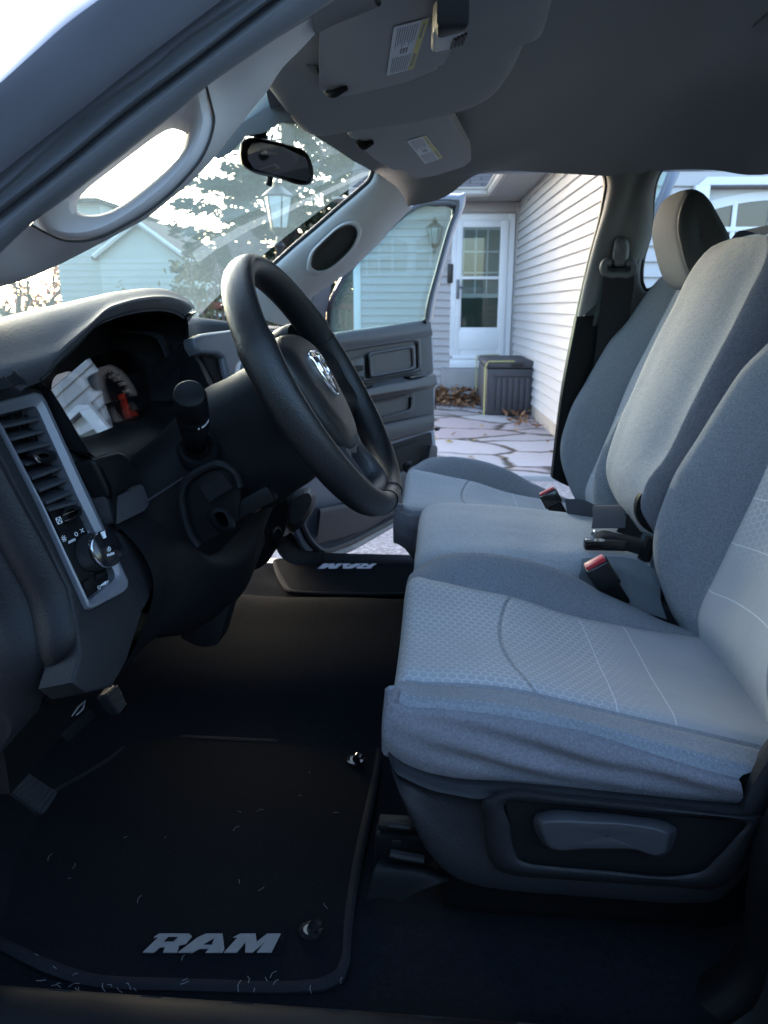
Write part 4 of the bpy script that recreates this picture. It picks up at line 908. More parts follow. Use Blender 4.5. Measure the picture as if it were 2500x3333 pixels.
# ------------------------------------------------------------------ seat materials with woven hexagons and stitched lines
def hexmask(t, a, b, size):
    """1 on the outline of a hexagon cell of the given size, from two coordinates"""
    p = t.n('ShaderNodeCombineXYZ', {'X': t.math('MULTIPLY', a, 1/size), 'Y': t.math('MULTIPLY', b, 1/size), 'Z': 0.0}).outputs[0]
    r = (1.0, 1.7320508, 1.0); h = (.5, .8660254, 0)
    def wrap(q): return t.vm('SUBTRACT', t.n('ShaderNodeVectorMath', {0: q, 1: r}, operation='MODULO').outputs[0], h).outputs[0]
    pp = t.vm('ADD', p, (200.0, 173.20508, 0)).outputs[0]
    A = wrap(pp); B = wrap(t.vm('SUBTRACT', pp, h).outputs[0])
    z0 = lambda v: t.vm('MULTIPLY', v, (1, 1, 0)).outputs[0]
    A, B = z0(A), z0(B)
    la = t.vm('DOT_PRODUCT', A, A).outputs['Value']; lb = t.vm('DOT_PRODUCT', B, B).outputs['Value']
    s = t.math('LESS_THAN', la, lb)
    mx = t.n('ShaderNodeMix', {}, data_type='VECTOR'); t.nt.links.new(s, mx.inputs[0]); t.nt.links.new(B, mx.inputs[4]); t.nt.links.new(A, mx.inputs[5])
    g_ = t.vm('ABSOLUTE', mx.outputs[1]).outputs[0]
    d = t.math('MAXIMUM', t.vm('DOT_PRODUCT', g_, (.5, .8660254, 0)).outputs['Value'], t.n('ShaderNodeSeparateXYZ', {0: g_}).outputs[0])
    return t.n('ShaderNodeMapRange', {0: d, 1: .38, 2: .45, 3: 0.0, 4: 1.0}).outputs[0]
def insert_cloth(name, back):
    m, t, b = newmat(name); co = t.n('ShaderNodeTexCoord').outputs['Object']
    X, Y_, Z_ = t.n('ShaderNodeSeparateXYZ', {0: co}).outputs
    yc = t.math('ADD', Y_, .405); y2 = t.math('MULTIPLY', yc, yc)
    along = t.math('MULTIPLY', Z_, 1.08) if back else t.math('MULTIPLY', X, 1.03)
    hx = hexmask(t, along, Y_, .0125)
    nz = t.n('ShaderNodeTexNoise', {'Vector': co, 'Scale': 9.0, 'Detail': 4.0}).outputs['Fac']
    fine = t.n('ShaderNodeTexNoise', {'Vector': co, 'Scale': 420.0, 'Detail': 3.0, 'Roughness': .8}).outputs['Fac']
    if back: fade = t.n('ShaderNodeMapRange', {0: Z_, 1: .36, 2: .45}).outputs[0]
    else: fade = t.n('ShaderNodeMapRange', {0: X, 1: .30, 2: .20}).outputs[0]
    hx = t.math('MULTIPLY', t.math('MULTIPLY', hx, fade), t.n('ShaderNodeMapRange', {0: nz, 1: .3, 2: .7, 3: .45, 4: 1.0}).outputs[0])
    base = t.mix(nz, (.29, .315, .35, 1), (.335, .36, .40, 1)); base = t.mix(t.math('MULTIPLY', fine, .25), base, (.42, .455, .49, 1))
    base = t.mix(t.math('MULTIPLY', hx, .62), base, (.56, .60, .63, 1))
    stitch = None
    for x0, kk in (((.478, -.5), (.405, -.5), (.325, -.5)) if back else ((.232, -.35), (.305, -.35))):
        d = t.math('ABSOLUTE', t.math('SUBTRACT', Z_ if back else X, t.math('MULTIPLY_ADD', y2, kk, x0)))
        ln = t.math('LESS_THAN', d, .0009); ds = t.math('LESS_THAN', t.math('FRACT', t.math('MULTIPLY', Y_, 210)), .6)
        q = t.math('MULTIPLY', ln, ds); stitch = q if stitch is None else t.math('MAXIMUM', stitch, q)
    base = t.mix(stitch, base, (.62, .66, .70, 1))
    arc_ = None
    if not back:
        d = t.math('ABSOLUTE', t.math('SUBTRACT', X, t.math('MULTIPLY_ADD', y2, 1.25, .092)))
        arc_ = t.n('ShaderNodeMapRange', {0: d, 1: .0, 2: .006, 3: 1.0, 4: 0.0}).outputs[0]
    t.nt.links.new(base, b.inputs['Base Color']); b.inputs['Roughness'].default_value = .9; b.inputs['Specular IOR Level'].default_value = .2
    h = t.math('MULTIPLY_ADD', hx, .5, t.math('MULTIPLY', fine, .5))
    bp = t.n('ShaderNodeBump', {'Height': h, 'Strength': .35, 'Distance': .0015}).outputs['Normal']
    if arc_ is not None: bp = t.n('ShaderNodeBump', {'Height': arc_, 'Strength': .7, 'Distance': .006, 'Normal': bp}, invert=True).outputs['Normal']
    wr = t.n('ShaderNodeTexNoise', {'Vector': t.vm('MULTIPLY', co, (7, 12, 7)).outputs[0], 'Scale': 1.0, 'Detail': 3.0, 'Distortion': .3}).outputs['Fac']
    bp = t.n('ShaderNodeBump', {'Height': wr, 'Strength': .22, 'Distance': .02, 'Normal': bp}).outputs['Normal']
    t.nt.links.new(bp, b.inputs['Normal']); return m
M_ins = insert_cloth('hexagon_seat_cloth', False); M_insb = insert_cloth('hexagon_backrest_cloth', True)
M_thread = surf('seat_thread', (.30, .35, .42), .8, var=.05)

def groove(curves, idx, dirv, depth=.004, eps=.12):
    """put a sewn valley at the listed curves: neighbours close by, the seam itself sunk along dirv"""
    out = []; rowtag = []
    for i, c in enumerate(curves):
        if i in idx:
            a = curves[i-1]*eps+c*(1-eps); b = curves[i+1]*eps+c*(1-eps)
            out += [a, c+dirv*depth, b]; rowtag += [(i, 'a'), (i, 's'), (i, 'b')]
        else: out.append(c); rowtag.append((i, ''))
    return out, rowtag
NU = 64
def drop(P, d=.12):
    P = np.array(P, float); p = P[0]
    return np.vstack([[p+V(.025, 0, -d), p+V(-.010, 0, -d*.55), p+V(-.013, 0, -.030), p+V(-.006, 0, -.006)], P])
# cushion, from near bottom edge over the bolsters to the far bottom edge
e0 = ys('H', -.63, [(850, 480), (1000, 570), (1250, 635), (1659, 668)])+ys('I', -.63, [(400, 707), (800, 748), (1200, 788), (1480, 805)])
e2 = ys('H', -.645, [(872, 60), (900, 112), (960, 160), (1200, 186), (1659, 240)])+ys('I', -.645, [(400, 332), (800, 452), (1100, 532), (1470, 642)])
e4 = ys('H', -.575, [(960, 36), (1100, 40), (1400, 50), (1659, 76)])+ys('I', -.575, [(400, 167), (800, 262), (1200, 352), (1620, 452)])
e6 = ys('E', -.24, [(1030, 1532), (1150, 1546), (1400, 1600), (1659, 1652)])+ys('G', -.24, [(400, 1782), (700, 1842), (1000, 1892), (1150, 1912)]); e6 = e6+[e6[-1]+V(.09, 0, -.02)]; e4 = e4+[e4[-1]+V(.09, 0, -.02)]
e7 = ys('E', -.185, [(1040, 1510), (1110, 1452), (1200, 1407), (1400, 1384), (1600, 1400)])+ys('G', -.185, [(200, 1462), (400, 1542), (600, 1652), (800, 1742), (1000, 1852), (1110, 1895)]); e7 = e7+[e7[-1]+V(.06, 0, -.03)]
rs = lambda P: resample(P, NU)
q0, q2, q4, q6, q7 = rs(np.vstack([[np.array(e0[0])+V(.004, .008, 0)], e0])), rs(drop(e2, .09)), rs(drop(e4)), rs(drop(e6)), rs(drop(e7, .14))
q1 = q0*.5+q2*.5+V(0, -.012, 0)
wv = np.linspace(0, 1, NU)
q3 = q2*.5+q4*.5+V(0, -.004, .006)
q5a = q4*.75+q6*.25+V(0, 0, -.004); q5 = q4*.5+q6*.5+V(0, 0, -.010); q5b = q4*.25+q6*.75+V(0, 0, -.004)
q8 = q7+V(.004, .034, -.035); q9 = q7+V(.01, .042, -.11)
s2_ = rs(e2)                                                    # the sewn edge between side panel and top
q2d = rs(np.vstack([[np.array(e0[0])+V(.006, .008, 0), (np.array(e0[0])+np.array(e2[0]))/2+V(-.004, .004, 0)], e2]))
CC = [q2d+V(0, .003, -.0035), q2d*.90+q3*.10+V(0, .001, .001), q3, q4, q5a, q5, q5b, q6, q7, q8, q9]
cur, tg = groove(CC, {3, 7}, V(0, 0, -1), .0045)
rm = [M_ins if (3 <= tg[k][0] < 7 and not (tg[k][0] == 3 and tg[k][1] != 'b')) else M_cloth for k in range(len(cur)-1)]
s0_ = rs(e0); s1_ = s0_*.5+s2_*.5+V(0, -.010, 0)
SIDE = [s0_+V(0, .012, -.004), s0_, s0_*.78+s2_*.22+V(0, -.008, 0), s1_, s0_*.2+s2_*.8+V(0, -.008, 0), s0_*.05+s2_*.95+V(0, -.003, 0), s2_+V(0, .004, -.002)]
seat_frame = Geo()
seat_frame.box((.20, -.40, .06), (.40, .42, .16), M_plast, bev=.03)
for y in (-.53, -.28): seat_frame.box((.26, y, -.045), (.40, .045, .03), M_metal, bev=.004); seat_frame.box((.26, y, -.022), (.36, .03, .02), M_metal, bev=.003)
seat = seat_frame.obj('front_seat', truck)
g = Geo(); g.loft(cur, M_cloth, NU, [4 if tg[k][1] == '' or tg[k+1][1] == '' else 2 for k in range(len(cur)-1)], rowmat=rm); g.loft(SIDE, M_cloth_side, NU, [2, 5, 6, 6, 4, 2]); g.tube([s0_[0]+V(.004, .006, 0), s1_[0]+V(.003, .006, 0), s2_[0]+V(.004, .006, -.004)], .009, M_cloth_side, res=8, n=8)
cush = g.obj('seat_cushion', seat, smooth=60)
# rumples of the loose side cover: real folds pressed into the mesh
me = cush.data
for v in me.vertices:
    x, y, z = v.co
    if y < -.635 and z < .30:
        k = min(1, max(0, (-.630-y)/.012))
        fade = max(0., min(1., (z-.205)/.035))*max(0., min(1., (x+.05)/.10))*max(0., min(1., (.31-z)/.03))
        f = math.sin((z-.24)*150+x*38+.8*math.sin(x*9))*.7+math.sin((z-.24)*90+x*62-1)*.5*max(0, x/.3)
        v.co.y += f*.0055*k*fade; v.co.z += f*.001*k*fade
g = Geo()
st = (resample(e2, 200)+V(0, -.001, .0085))
for k in range(14, 198, 2):
    if k % 4 == 2: g.tube([st[k]+V(0, .006, .002), st[k+1]+V(0, .006, .002)], .0009, M_thread, n=4)
g.obj('stitching', cush)
# backrest
b1 = ys('G', -.17, [(1659, 20), (1500, 180), (1350, 400), (1200, 640), (1050, 880), (980, 1050), (930, 1200), (910, 1350), (925, 1480), (960, 1600), (1040, 1780), (1110, 1870)])
b2 = ys('G', -.24, [(1659, 760), (1560, 980), (1420, 1270), (1290, 1540), (1220, 1680), (1185, 1800), (1192, 1895)]); b2 = b2+[b2[-1]+V(.02, 0, -.07)]; b1 = b1+[b1[-1]+V(.03, 0, -.05)]
b1 = [V(.600, -.23, .835), V(.572, -.19, .805), V(.54, -.173, .755)]+b1; b2 = [V(.618, -.27, .828), V(.598, -.25, .775), V(.56, -.24, .68)]+b2
b1 = np.array(b1); b2 = np.array(b2)
YM = -.405; mir_ = lambda P: np.array(P)*V(1, -1, 1)+V(0, 2*YM, 0)
r1, r2 = resample(b1, NU), resample(b2, NU)
b0 = r1+V(.055, .035, .0); b00 = r1+V(.13, .028, .02); bb = r1+V(.16, .0, .03)
b3a = r2*.75+mir_(r2)*.25+V(.012, 0, -.002); b3 = (r2+mir_(r2))/2+V(.018, 0, -.004)
half = [bb, b00, b0, r1, r2, b3a]
full = half+[b3]+[mir_(c) for c in half[::-1]]
cur, tg = groove(full, {4, 8}, V(1, 0, 0), .005)
rm = [M_insb if (4 <= tg[k][0] < 8 and not (tg[k][0] == 4 and tg[k][1] != 'b')) else M_cloth for k in range(len(cur)-1)]
g = Geo(); g.loft(cur, M_cloth, NU, [4 if tg[k][1] == '' or tg[k+1][1] == '' else 2 for k in range(len(cur)-1)], rowmat=rm)
# closed top and back
g.loft([[c[0] for c in full], [c[0]*.5+V(.66, YM, .845)*.5+V(.03, 0, .010) for c in full], [V(.70, YM+(c[0][1]-YM)*.9, .80) for c in full], [V(.66, c[0][1], .6) for c in full], [V(.60, c[0][1], .3) for c in full], [V(.52, c[0][1], .15) for c in full]], M_cloth, 40, 4)
back = g.obj('backrest', seat, smooth=60)
# headrest: dark vinyl sides, cloth over the face
HP = ys('C', .30, [(1185, 1238), (1150, 1243), (1115, 1295), (1090, 1350), (1070, 1450), (1075, 1530), (1090, 1600), (1112, 1690), (1145, 1775), (1200, 1840), (1290, 1830), (1370, 1740), (1418, 1640), (1415, 1550), (1380, 1475), (1330, 1385), (1280, 1300), (1230, 1250)])
HP = np.array(HP); hc = HP.mean(0)
hl = lambda y, k, dz=0: [hc+(p-hc)*V(k, 1, k)+V(0, y-.30, dz) for p in HP]
g = Geo(); g.loft([hl(.30, .02), hl(.292, .6), hl(.296, .93), hl(.300, .985), hl(.302, .97), hl(.310, 1.03), hl(.34, 1.08), hl(.40, 1.11), hl(.46, 1.10), hl(.495, 1.03), hl(.510, .90), hl(.516, .6), hl(.51, .02)], M_cloth, 48, [3, 3, 3, 2, 2, 3, 3, 3, 3, 3, 3, 3], closed=True,
       rowmat=[M_cloth_head]*4+[surf('headrest_cloth', (.076, .088, .108), .9, var=.06, grain=('weave', 420), gs=.2, spec=.2)]*6+[M_cloth_head]*2)
SHIFT = V(-.04, .80, .012)
headrest_m = g
# passenger seat: a copy of the driver's, moved across the cab
hr = headrest_m.obj('headrest', seat)
posts = []
for dy in (-.045, .045): gp = Geo(); gp.tube([hc+V(.02, dy+.105, -.05), hc+V(.035, dy+.105, -.16)], .006, M_metal, n=10); posts.append(gp.obj('headrest_post', seat))
seat2 = seat.copy(); COL.objects.link(seat2); seat2.location = Vector(SHIFT)
for ch in [cush, back, hr]+posts:
    c = ch.copy(); COL.objects.link(c); c.parent = seat2; c.matrix_parent_inverse = Matrix()
    if ch in [hr]+posts: c.location = -Vector(SHIFT)
    for gch in ch.children:
        d = gch.copy(); COL.objects.link(d); d.parent = seat2; d.matrix_parent_inverse = Matrix()
for o in [hr]+posts: o.location = -Vector(SHIFT)
for o in list(cush.children):
    o.parent = seat; o.matrix_parent_inverse = Matrix()
seat['label'] = 'driver seat of blue grey cloth with a stitched hexagon insert and a lift lever'; seat2['label'] = 'passenger seat of blue grey cloth with its headrest up'

# plastic side shield of the driver's seat
Yk = -.655
topc = ys('H', -.642, [(868, 498), (905, 540), (1000, 600), (1120, 655), (1250, 690), (1480, 720), (1659, 725)])+ys('I', -.642, [(300, 745), (700, 790), (1100, 830), (1400, 850), (1500, 850), (1560, 800)])
ledge = ys('H', -.6495, [(880, 540), (920, 610), (1000, 655), (1150, 720), (1300, 752), (1490, 778), (1640, 722)])+ys('I', -.6495, [(300, 775), (700, 815), (1100, 860), (1400, 905), (1560, 905), (1620, 860)])
botc = ys('H', -.652, [(895, 590), (950, 760), (1020, 920), (1150, 1150), (1290, 1280), (1450, 1340), (1659, 1372)])+ys('I', -.652, [(300, 1400), (700, 1430), (1100, 1455), (1340, 1430), (1480, 1300), (1640, 960)])
topr, ledr, botr = resample(topc, 50), resample(ledge, 50), resample(botc, 50)
topr[:, 2] = np.minimum(topr[:, 2], resample(e0, 50)[:, 2]+.004) if False else topr[:, 2]
g = Geo(); mida = ledr*.6+botr*.4+V(0, .004, 0); midb = ledr*.15+botr*.85+V(0, -.004, 0)
g.loft([topr+V(0, .05, .004), topr+V(0, .006, .004), topr, ledr, ledr+V(0, .004, -.006), mida, midb, botr, botr+V(0, .03, -.004), botr+V(0, .10, .02)], M_dash, 50, [2, 2, 3, 2, 4, 4, 3, 2, 3])
shield = g.obj('side_shield', seat)
# raised frame with a sunken field for the lever
pk = Plane.three(atY('H', 1490, 790, -.660), atY('I', 1400, 930, -.660), atY('H', 1659, 1256, -.658))
if pk.n[1] > 0: pk.n = -pk.n
iF = lambda L: [(x-1680, y) for x, y in L]
fo = [(-195, 790), (-150, 760), (-40, 716), (300, 745), (900, 805), (1560, 880), (1625, 880), (1560, 1080), (1480, 1240), (1400, 1320), (1300, 1362), (1100, 1352), (600, 1318), (200, 1290), (0, 1270), (-100, 1235), (-160, 1130), (-180, 900)]
fi = [(-50, 795), (-40, 788), (10, 790), (300, 812), (900, 872), (1480, 926), (1518, 936), (1455, 1020), (1385, 1105), (1320, 1170), (1230, 1250), (1130, 1270), (600, 1244), (220, 1212), (100, 1198), (40, 1175), (0, 1100), (-25, 950)]
fm = [tuple(np.array(a)*.35+np.array(b)*.65) for a, b in zip(fo, fi)]
g = Geo(); g.loft([pk.pts('I', fo, -.012), pk.pts('I', fo, .002), pk.pts('I', fm, .012), pk.pts('I', fi, .009), pk.pts('I', fi, -.004)], M_dash, 110, [2, 3, 3, 2], closed=True); g.obj('lever_surround', seat)
g = Geo(); g.plate(smoothpoly(pk.pts('I', [tuple(np.array(q)) for q in fi], .0), .004), .01, M_plast2, n=pk.n); g.obj('lever_field', seat)
M_lever = surf('lift_lever_plastic', (.030, .032, .038), .45, var=.08, grain=('noise', 600), gs=.1)
hb_ = [(130, 905), (150, 875), (200, 858), (500, 860), (800, 888), (1000, 925), (1062, 962), (1050, 1060), (1000, 1140), (960, 1155), (800, 1115), (500, 1105), (220, 1092), (150, 1000)]
hf_ = [(192, 945), (205, 930), (260, 926), (500, 932), (780, 948), (960, 985), (1005, 1005), (1003, 1060), (990, 1125), (955, 1142), (800, 1108), (500, 1100), (235, 1086), (200, 1020)]
hm_ = [tuple(np.array(a)*.25+np.array(b)*.75) for a, b in zip(hb_, hf_)]; hc_ = np.mean(hf_, 0)
g = Geo(); g.loft([pk.pts('I', hb_, -.002), pk.pts('I', hb_, .004), pk.pts('I', hm_, .022), pk.pts('I', hf_, .025), pk.pts('I', [tuple(hc_+(np.array(q)-hc_)*.9) for q in hf_], .0255), pk.pts('I', [tuple(hc_+(np.array(q)-hc_)*.03) for q in hf_], .025)], M_lever, 80, [2, 4, 3, 2, 4], closed=True); g.obj('lift_lever', seat)
# hinge cover beside the backrest
g = Geo(); g.loft([ys('I', -.60, [(1480, 800), (1530, 640), (1600, 470), (1700, 330)]), ys('I', -.655, [(1500, 840), (1545, 720), (1640, 560), (1760, 400)]), ys('I', -.66, [(1560, 880), (1640, 760), (1720, 640), (1800, 560)]), ys('I', -.64, [(1640, 960), (1700, 860), (1800, 760), (1880, 700)])], M_dash, 16, 4); g.obj('recliner_cover', seat)
# front rail end and its cover on the floor
g = Geo(); g.loft([ys('H', -.60, [(835, 1130), (870, 1160), (960, 1185), (1100, 1190), (1180, 1225), (1262, 1280)]), ys('H', -.625, [(780, 1230), (860, 1230), (960, 1240), (1080, 1250), (1180, 1270), (1266, 1292)]), ys('H', -.635, [(725, 1440), (800, 1420), (880, 1428), (960, 1448), (1010, 1410), (1258, 1308)])], M_plast2, 20, 5); g.obj('rail_cover', seat)
g = Geo()
g.box(atY('H', 975, 1060, -.59), (.075, .03, .042), M_plast, bev=.005); g.box(atY('H', 955, 935, -.59), (.06, .025, .008), M_plast, bev=.003); g.tube(ys('H', -.62, [(868, 945), (960, 955), (1010, 960)]), .004, M_metal); g.plate(ys('H', -.625, [(893, 1045), (950, 1048), (948, 1075), (893, 1072)]), .002, M_plast2)
g.tube(ys('H', -.625, [(880, 1130), (980, 1150), (1100, 1170)]), .006, M_metal); g.obj('rail_end', seat)
g = Geo(); g.tube(ys('E', .18, [(1030, 1320), (990, 1318), (980, 1340), (1000, 1372), (1060, 1390)]), .010, M_metal, res=14, n=10); g.obj('slide_handle', seat2)

# middle seat: cushion and folded backrest
def jr(P): return resample(P, 40)
jn = ys('E', -.125, [(1030, 1500), (1022, 1440), (1060, 1405), (1180, 1395), (1400, 1390), (1659, 1395)])
jt_far = ys('E', .125, [(1110, 1092), (1180, 1066), (1300, 1062), (1500, 1072), (1659, 1082)])+ys('G', .125, [(180, 1105), (350, 1125), (550, 1160), (760, 1250)])
jt_near = ys('E', -.115, [(1080, 1440), (1150, 1412), (1300, 1402), (1500, 1400), (1659, 1400)])+ys('G', -.115, [(200, 1430), (450, 1415), (700, 1430), (900, 1480)])
zf = lambda P, d: drop(np.array(P), d)
jt_near = [p+V(0, 0, .0) for p in jt_near]
a_, b_ = jr(zf(jt_near, .15)), jr(zf(jt_far, .15))
g = Geo(); g.loft([a_+V(.0, .0, -.14), a_+V(-.002, -.012, -.06), a_+V(0, -.008, -.018), a_+V(0, 0, -.004), a_*.75+b_*.25+V(0, 0, .008), a_*.5+b_*.5+V(0, 0, .012), a_*.25+b_*.75+V(0, 0, .008), b_+V(0, 0, -.004), b_+V(0, .008, -.018), b_+V(0, .01, -.12)], M_cloth_plain_lit, 40, [3, 3, 3, 4, 4, 4, 4, 3, 3])
fx = min(a_[:, 0].min(), b_[:, 0].min())
jseat = g.obj('jump_seat', truck, 'narrow middle seat of plain grey cloth with its backrest raised')
jb_far = ys('C', .115, [(1415, 1560), (1300, 1602), (1200, 1702), (1130, 1812), (1060, 1962), (930, 2211)])+ys('G', .115, [(860, 150), (760, 380), (680, 560), (640, 680), (612, 800), (616, 880), (650, 980), (700, 1062), (780, 1152), (832, 1210)])
jb_near = ys('C', -.105, [(1630, 1533), (1640, 1602), (1610, 1722), (1540, 1862), (1480, 1982), (1380, 2182)])+ys('G', -.105, [(1240, 230), (1120, 470), (1020, 680), (950, 800), (880, 880), (830, 990), (815, 1080), (850, 1190), (900, 1270)])
A_, B_ = jr(jb_near), jr(jb_far)
B_ = np.array(B_); A_ = np.array(A_)
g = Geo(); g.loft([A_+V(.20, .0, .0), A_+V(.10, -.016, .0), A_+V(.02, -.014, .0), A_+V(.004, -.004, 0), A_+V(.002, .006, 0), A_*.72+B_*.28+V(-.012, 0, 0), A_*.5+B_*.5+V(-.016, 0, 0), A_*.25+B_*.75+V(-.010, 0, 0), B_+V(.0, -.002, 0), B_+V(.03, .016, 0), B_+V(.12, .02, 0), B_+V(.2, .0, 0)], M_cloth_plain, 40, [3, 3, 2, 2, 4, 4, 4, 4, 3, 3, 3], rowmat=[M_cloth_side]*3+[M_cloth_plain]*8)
ta, tb = A_[0], B_[0]
g.loft([[ta, ta*.5+tb*.5+V(-.01, 0, .012), tb], [ta+V(.05, 0, .01), ta*.5+tb*.5+V(.05, 0, .022), tb+V(.05, 0, .01)], [ta+V(.2, 0, -.02), ta*.5+tb*.5+V(.2, 0, -.01), tb+V(.2, 0, -.02)]], M_cloth_plain, 10, 4)
jback = g.obj('backrest', jseat)
g = Geo(); g.lathe([(-.01, .05), (0, .052), (.014, .048), (.018, .03), (.019, .0005)], atY('G', 985, 1090, -.10), (-.2, -1, 0), M_plast, 28)
g.obj('hinge_cover', jseat)
M_fleece = surf('grey_felt_flap', (.17, .195, .22), 1, grain=('noise', 260), gs=.9, spec=.05)
g = Geo(); g.loft([ys('G', -.13, [(450, 1425), (600, 1410), (740, 1418), (900, 1480), (960, 1520)]), ys('G', -.15, [(440, 1500), (640, 1480), (760, 1500), (860, 1560), (960, 1600)]), ys('G', -.15, [(430, 1560), (640, 1560), (730, 1600), (820, 1640), (960, 1680)]), ys('G', -.155, [(560, 1640), (700, 1680), (780, 1740), (880, 1780), (1000, 1820)])], M_fleece, 20, 5); g.obj('felt_flap', jseat)
g = Geo(); g.tube(ys('G', -.13, [(900, 1760), (960, 1640), (1010, 1600)]), .014, M_plast2, n=8, res=8); g.tube(ys('G', -.10, [(850, 1430), (905, 1290)]), .012, M_plast2, n=8); g.obj('frame_tube', jseat)

# ------------------------------------------------------------------ belt buckles, belts
def buckle(face, foot, d, w, name, parent):
    """face: 4 pixels of the red button end; foot: where the stem goes"""
    c = sum(face)/4; ax = norm(foot-c); n = norm(np.cross(face[1]-face[0], ax)); r = norm(face[1]-face[0]); r = norm(r-ax*(r@ax)); n = np.cross(ax, r); L = np.linalg.norm(foot-c); hw = np.linalg.norm(face[1]-face[0])/2
    g = Geo(); R3 = Matrix(((r[0], n[0], ax[0]), (r[1], n[1], ax[1]), (r[2], n[2], ax[2])))
    g.box(c+ax*L*.28, (hw*2.1, d, L*.52), M_gloss, rot=R3, bev=.004, seg=3)
    g.box(c+ax*L*.46, (hw*2.14, d*1.05, L*.012), M_plast, rot=R3, bev=.0005)
    g.box(c+ax*L*.76, (hw*1.7, d*.75, L*.5), M_plast, rot=R3, bev=.004)
    o = g.obj(name, parent)
    g = Geo(); g.box(c+ax*.0005, (hw*1.75, d*.62, .010), M_red, rot=R3, bev=.002); g.obj('release_button', parent)
    return o
f1 = [atY('G', 455, 1470, -.185), atY('G', 600, 1405, -.185), atY('G', 615, 1425, -.185), atY('G', 460, 1500, -.185)]
buckle(f1, atY('G', 700, 1720, -.165), .026, 0, 'belt_buckle', seat)
f2 = [atY('G', 165, 1005, .20), atY('G', 272, 958, .20), atY('G', 276, 972, .20), atY('G', 170, 1018, .20)]
buckle(f2, atY('G', 310, 1150, .19), .024, 0, 'belt_buckle', jseat)
g = Geo(); P = ys('G', .10, [(350, 1115), (450, 1130), (555, 1165)]); g.ribbon([P[0], P[1]+V(0, 0, .004), P[2]], [V(.2, -.2, -1), V(.1, -.4, -1), V(0, -.3, -1)], .05, M_beltgrey, res=14); g.obj('lap_belt', jseat); g = Geo()
P = [atY('G', 628, 1080, -.0), atY('G', 628, 1150, -.035), atY('G', 620, 1225, -.06)]; g.ribbon([P[0]+V(.03, .02, -.03), P[0], P[1], P[2]], V(1, .1, 0), .062, M_beltgrey, res=18); g.obj('lap_belt', jseat); g = Geo()
P = [atY('G', 700, 1190, -.02), atY('G', 780, 1220, -.03), atY('G', 830, 1290, -.03)]; g.ribbon(P, V(.2, -.4, 1), .045, M_belt, res=12)
g.obj('lap_belt', jseat)
g = Geo(); g.loft([ys('G', -.08, [(520, 1270), (560, 1245), (690, 1260), (830, 1290)]), ys('G', -.10, [(530, 1300), (600, 1290), (720, 1310), (850, 1340)]), ys('G', -.10, [(525, 1320), (620, 1345), (740, 1375), (850, 1410)])], M_belt, 16, 4); g.obj('belt_stalk', jseat)
g = Geo(); g.tube([atY('G', 540, 1245, -.11), atY('G', 520, 1272, -.11), atY('G', 522, 1298, -.11), atY('G', 570, 1308, -.11), atY('G', 620, 1325, -.11), atY('G', 668, 1330, -.11)], .0042, M_chrome, res=16); g.box(atY('G', 600, 1332, -.105), (.075, .02, .02), M_gloss, bev=.004); g.obj('belt_tongue', jseat)

# ------------------------------------------------------------------ passenger side middle pillar with its belt
YB = .69
pl_l = [(560, 1065), (596, 1150), (578, 1350), (505, 1650), (435, 1960), (398, 2150)]
lp = ys('C', YB+.015, pl_l)
lp_in = ys('C', YB-.02, [(590, 1075), (634, 1165), (608, 1350), (560, 1500), (480, 1800), (415, 2100)])
rp_in = ys('C', YB-.02, [(1005, 1045), (925, 1160), (885, 1280), (875, 1380), (850, 1560), (812, 1700)])
rp = ys('C', YB+.005, [(1022, 1030), (948, 1140), (916, 1280), (912, 1390), (890, 1560), (850, 1690)])
g = Geo()
up2 = [p+V(0, .03, 0) for p in lp]
lpi, rpi = resample(lp_in, 30), resample(rp_in, 30)
g.loft([resample(up2, 30), resample(lp, 30), lpi, lpi*.7+rpi*.3+V(0, -.012, 0), lpi*.45+rpi*.55+V(0, -.004, 0), lpi*.2+rpi*.8+V(0, -.010, 0), rpi, resample(rp, 30), resample(rp, 30)+V(.01, .04, 0)], M_pillar_shaded, 30, [2, 4, 4, 4, 4, 4, 3, 2])
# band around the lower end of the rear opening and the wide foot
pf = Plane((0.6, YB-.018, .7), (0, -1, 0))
g.loft([ys('C', YB+.02, [(846, 1690), (836, 1790), (842, 1850), (868, 1890), (905, 1880), (945, 1840), (975, 1790), (1010, 1700)]), ys('C', YB-.012, [(830, 1690), (818, 1795), (826, 1865), (862, 1912), (920, 1900), (965, 1855), (1000, 1800), (1035, 1710)]), ys('C', YB-.02, [(812, 1690), (780, 1800), (760, 1900), (800, 2000), (920, 2050), (1050, 2000), (1150, 1900), (1200, 1750)]), ys('C', YB-.015, [(600, 1700), (520, 1900), (470, 2090), (600, 2150), (800, 2200), (1000, 2200), (1200, 2100), (1300, 1900)])], M_pillar_shaded, 40, 4)
g.plate(ys('C', YB-.004, [(380, 985), (400, 1024), (430, 1028), (470, 1029), (505, 1037), (530, 1048), (552, 1064), (570, 1085), (590, 1125), (650, 1130), (650, 985)]), .02, M_pillar_shaded, n=(0, -1, 0))
g.plate(ys('C', YB-.004, [(960, 985), (960, 1120), (985, 1078), (1020, 1031), (1060, 994), (1110, 968), (1180, 951), (1330, 944), (1330, 900)]), .02, M_pillar_shaded, n=(0, -1, 0))
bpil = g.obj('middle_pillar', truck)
g = Geo(); g.tube([p+V(.002, -.006, 0) for p in lp], .008, M_seal, res=30); 
g.tube(ys('C', YB+.01, [(1022, 1030), (945, 1140), (912, 1280), (905, 1390), (880, 1560), (846, 1690), (836, 1790), (842, 1850), (868, 1890), (905, 1880), (950, 1835)]), .006, M_seal, res=50)
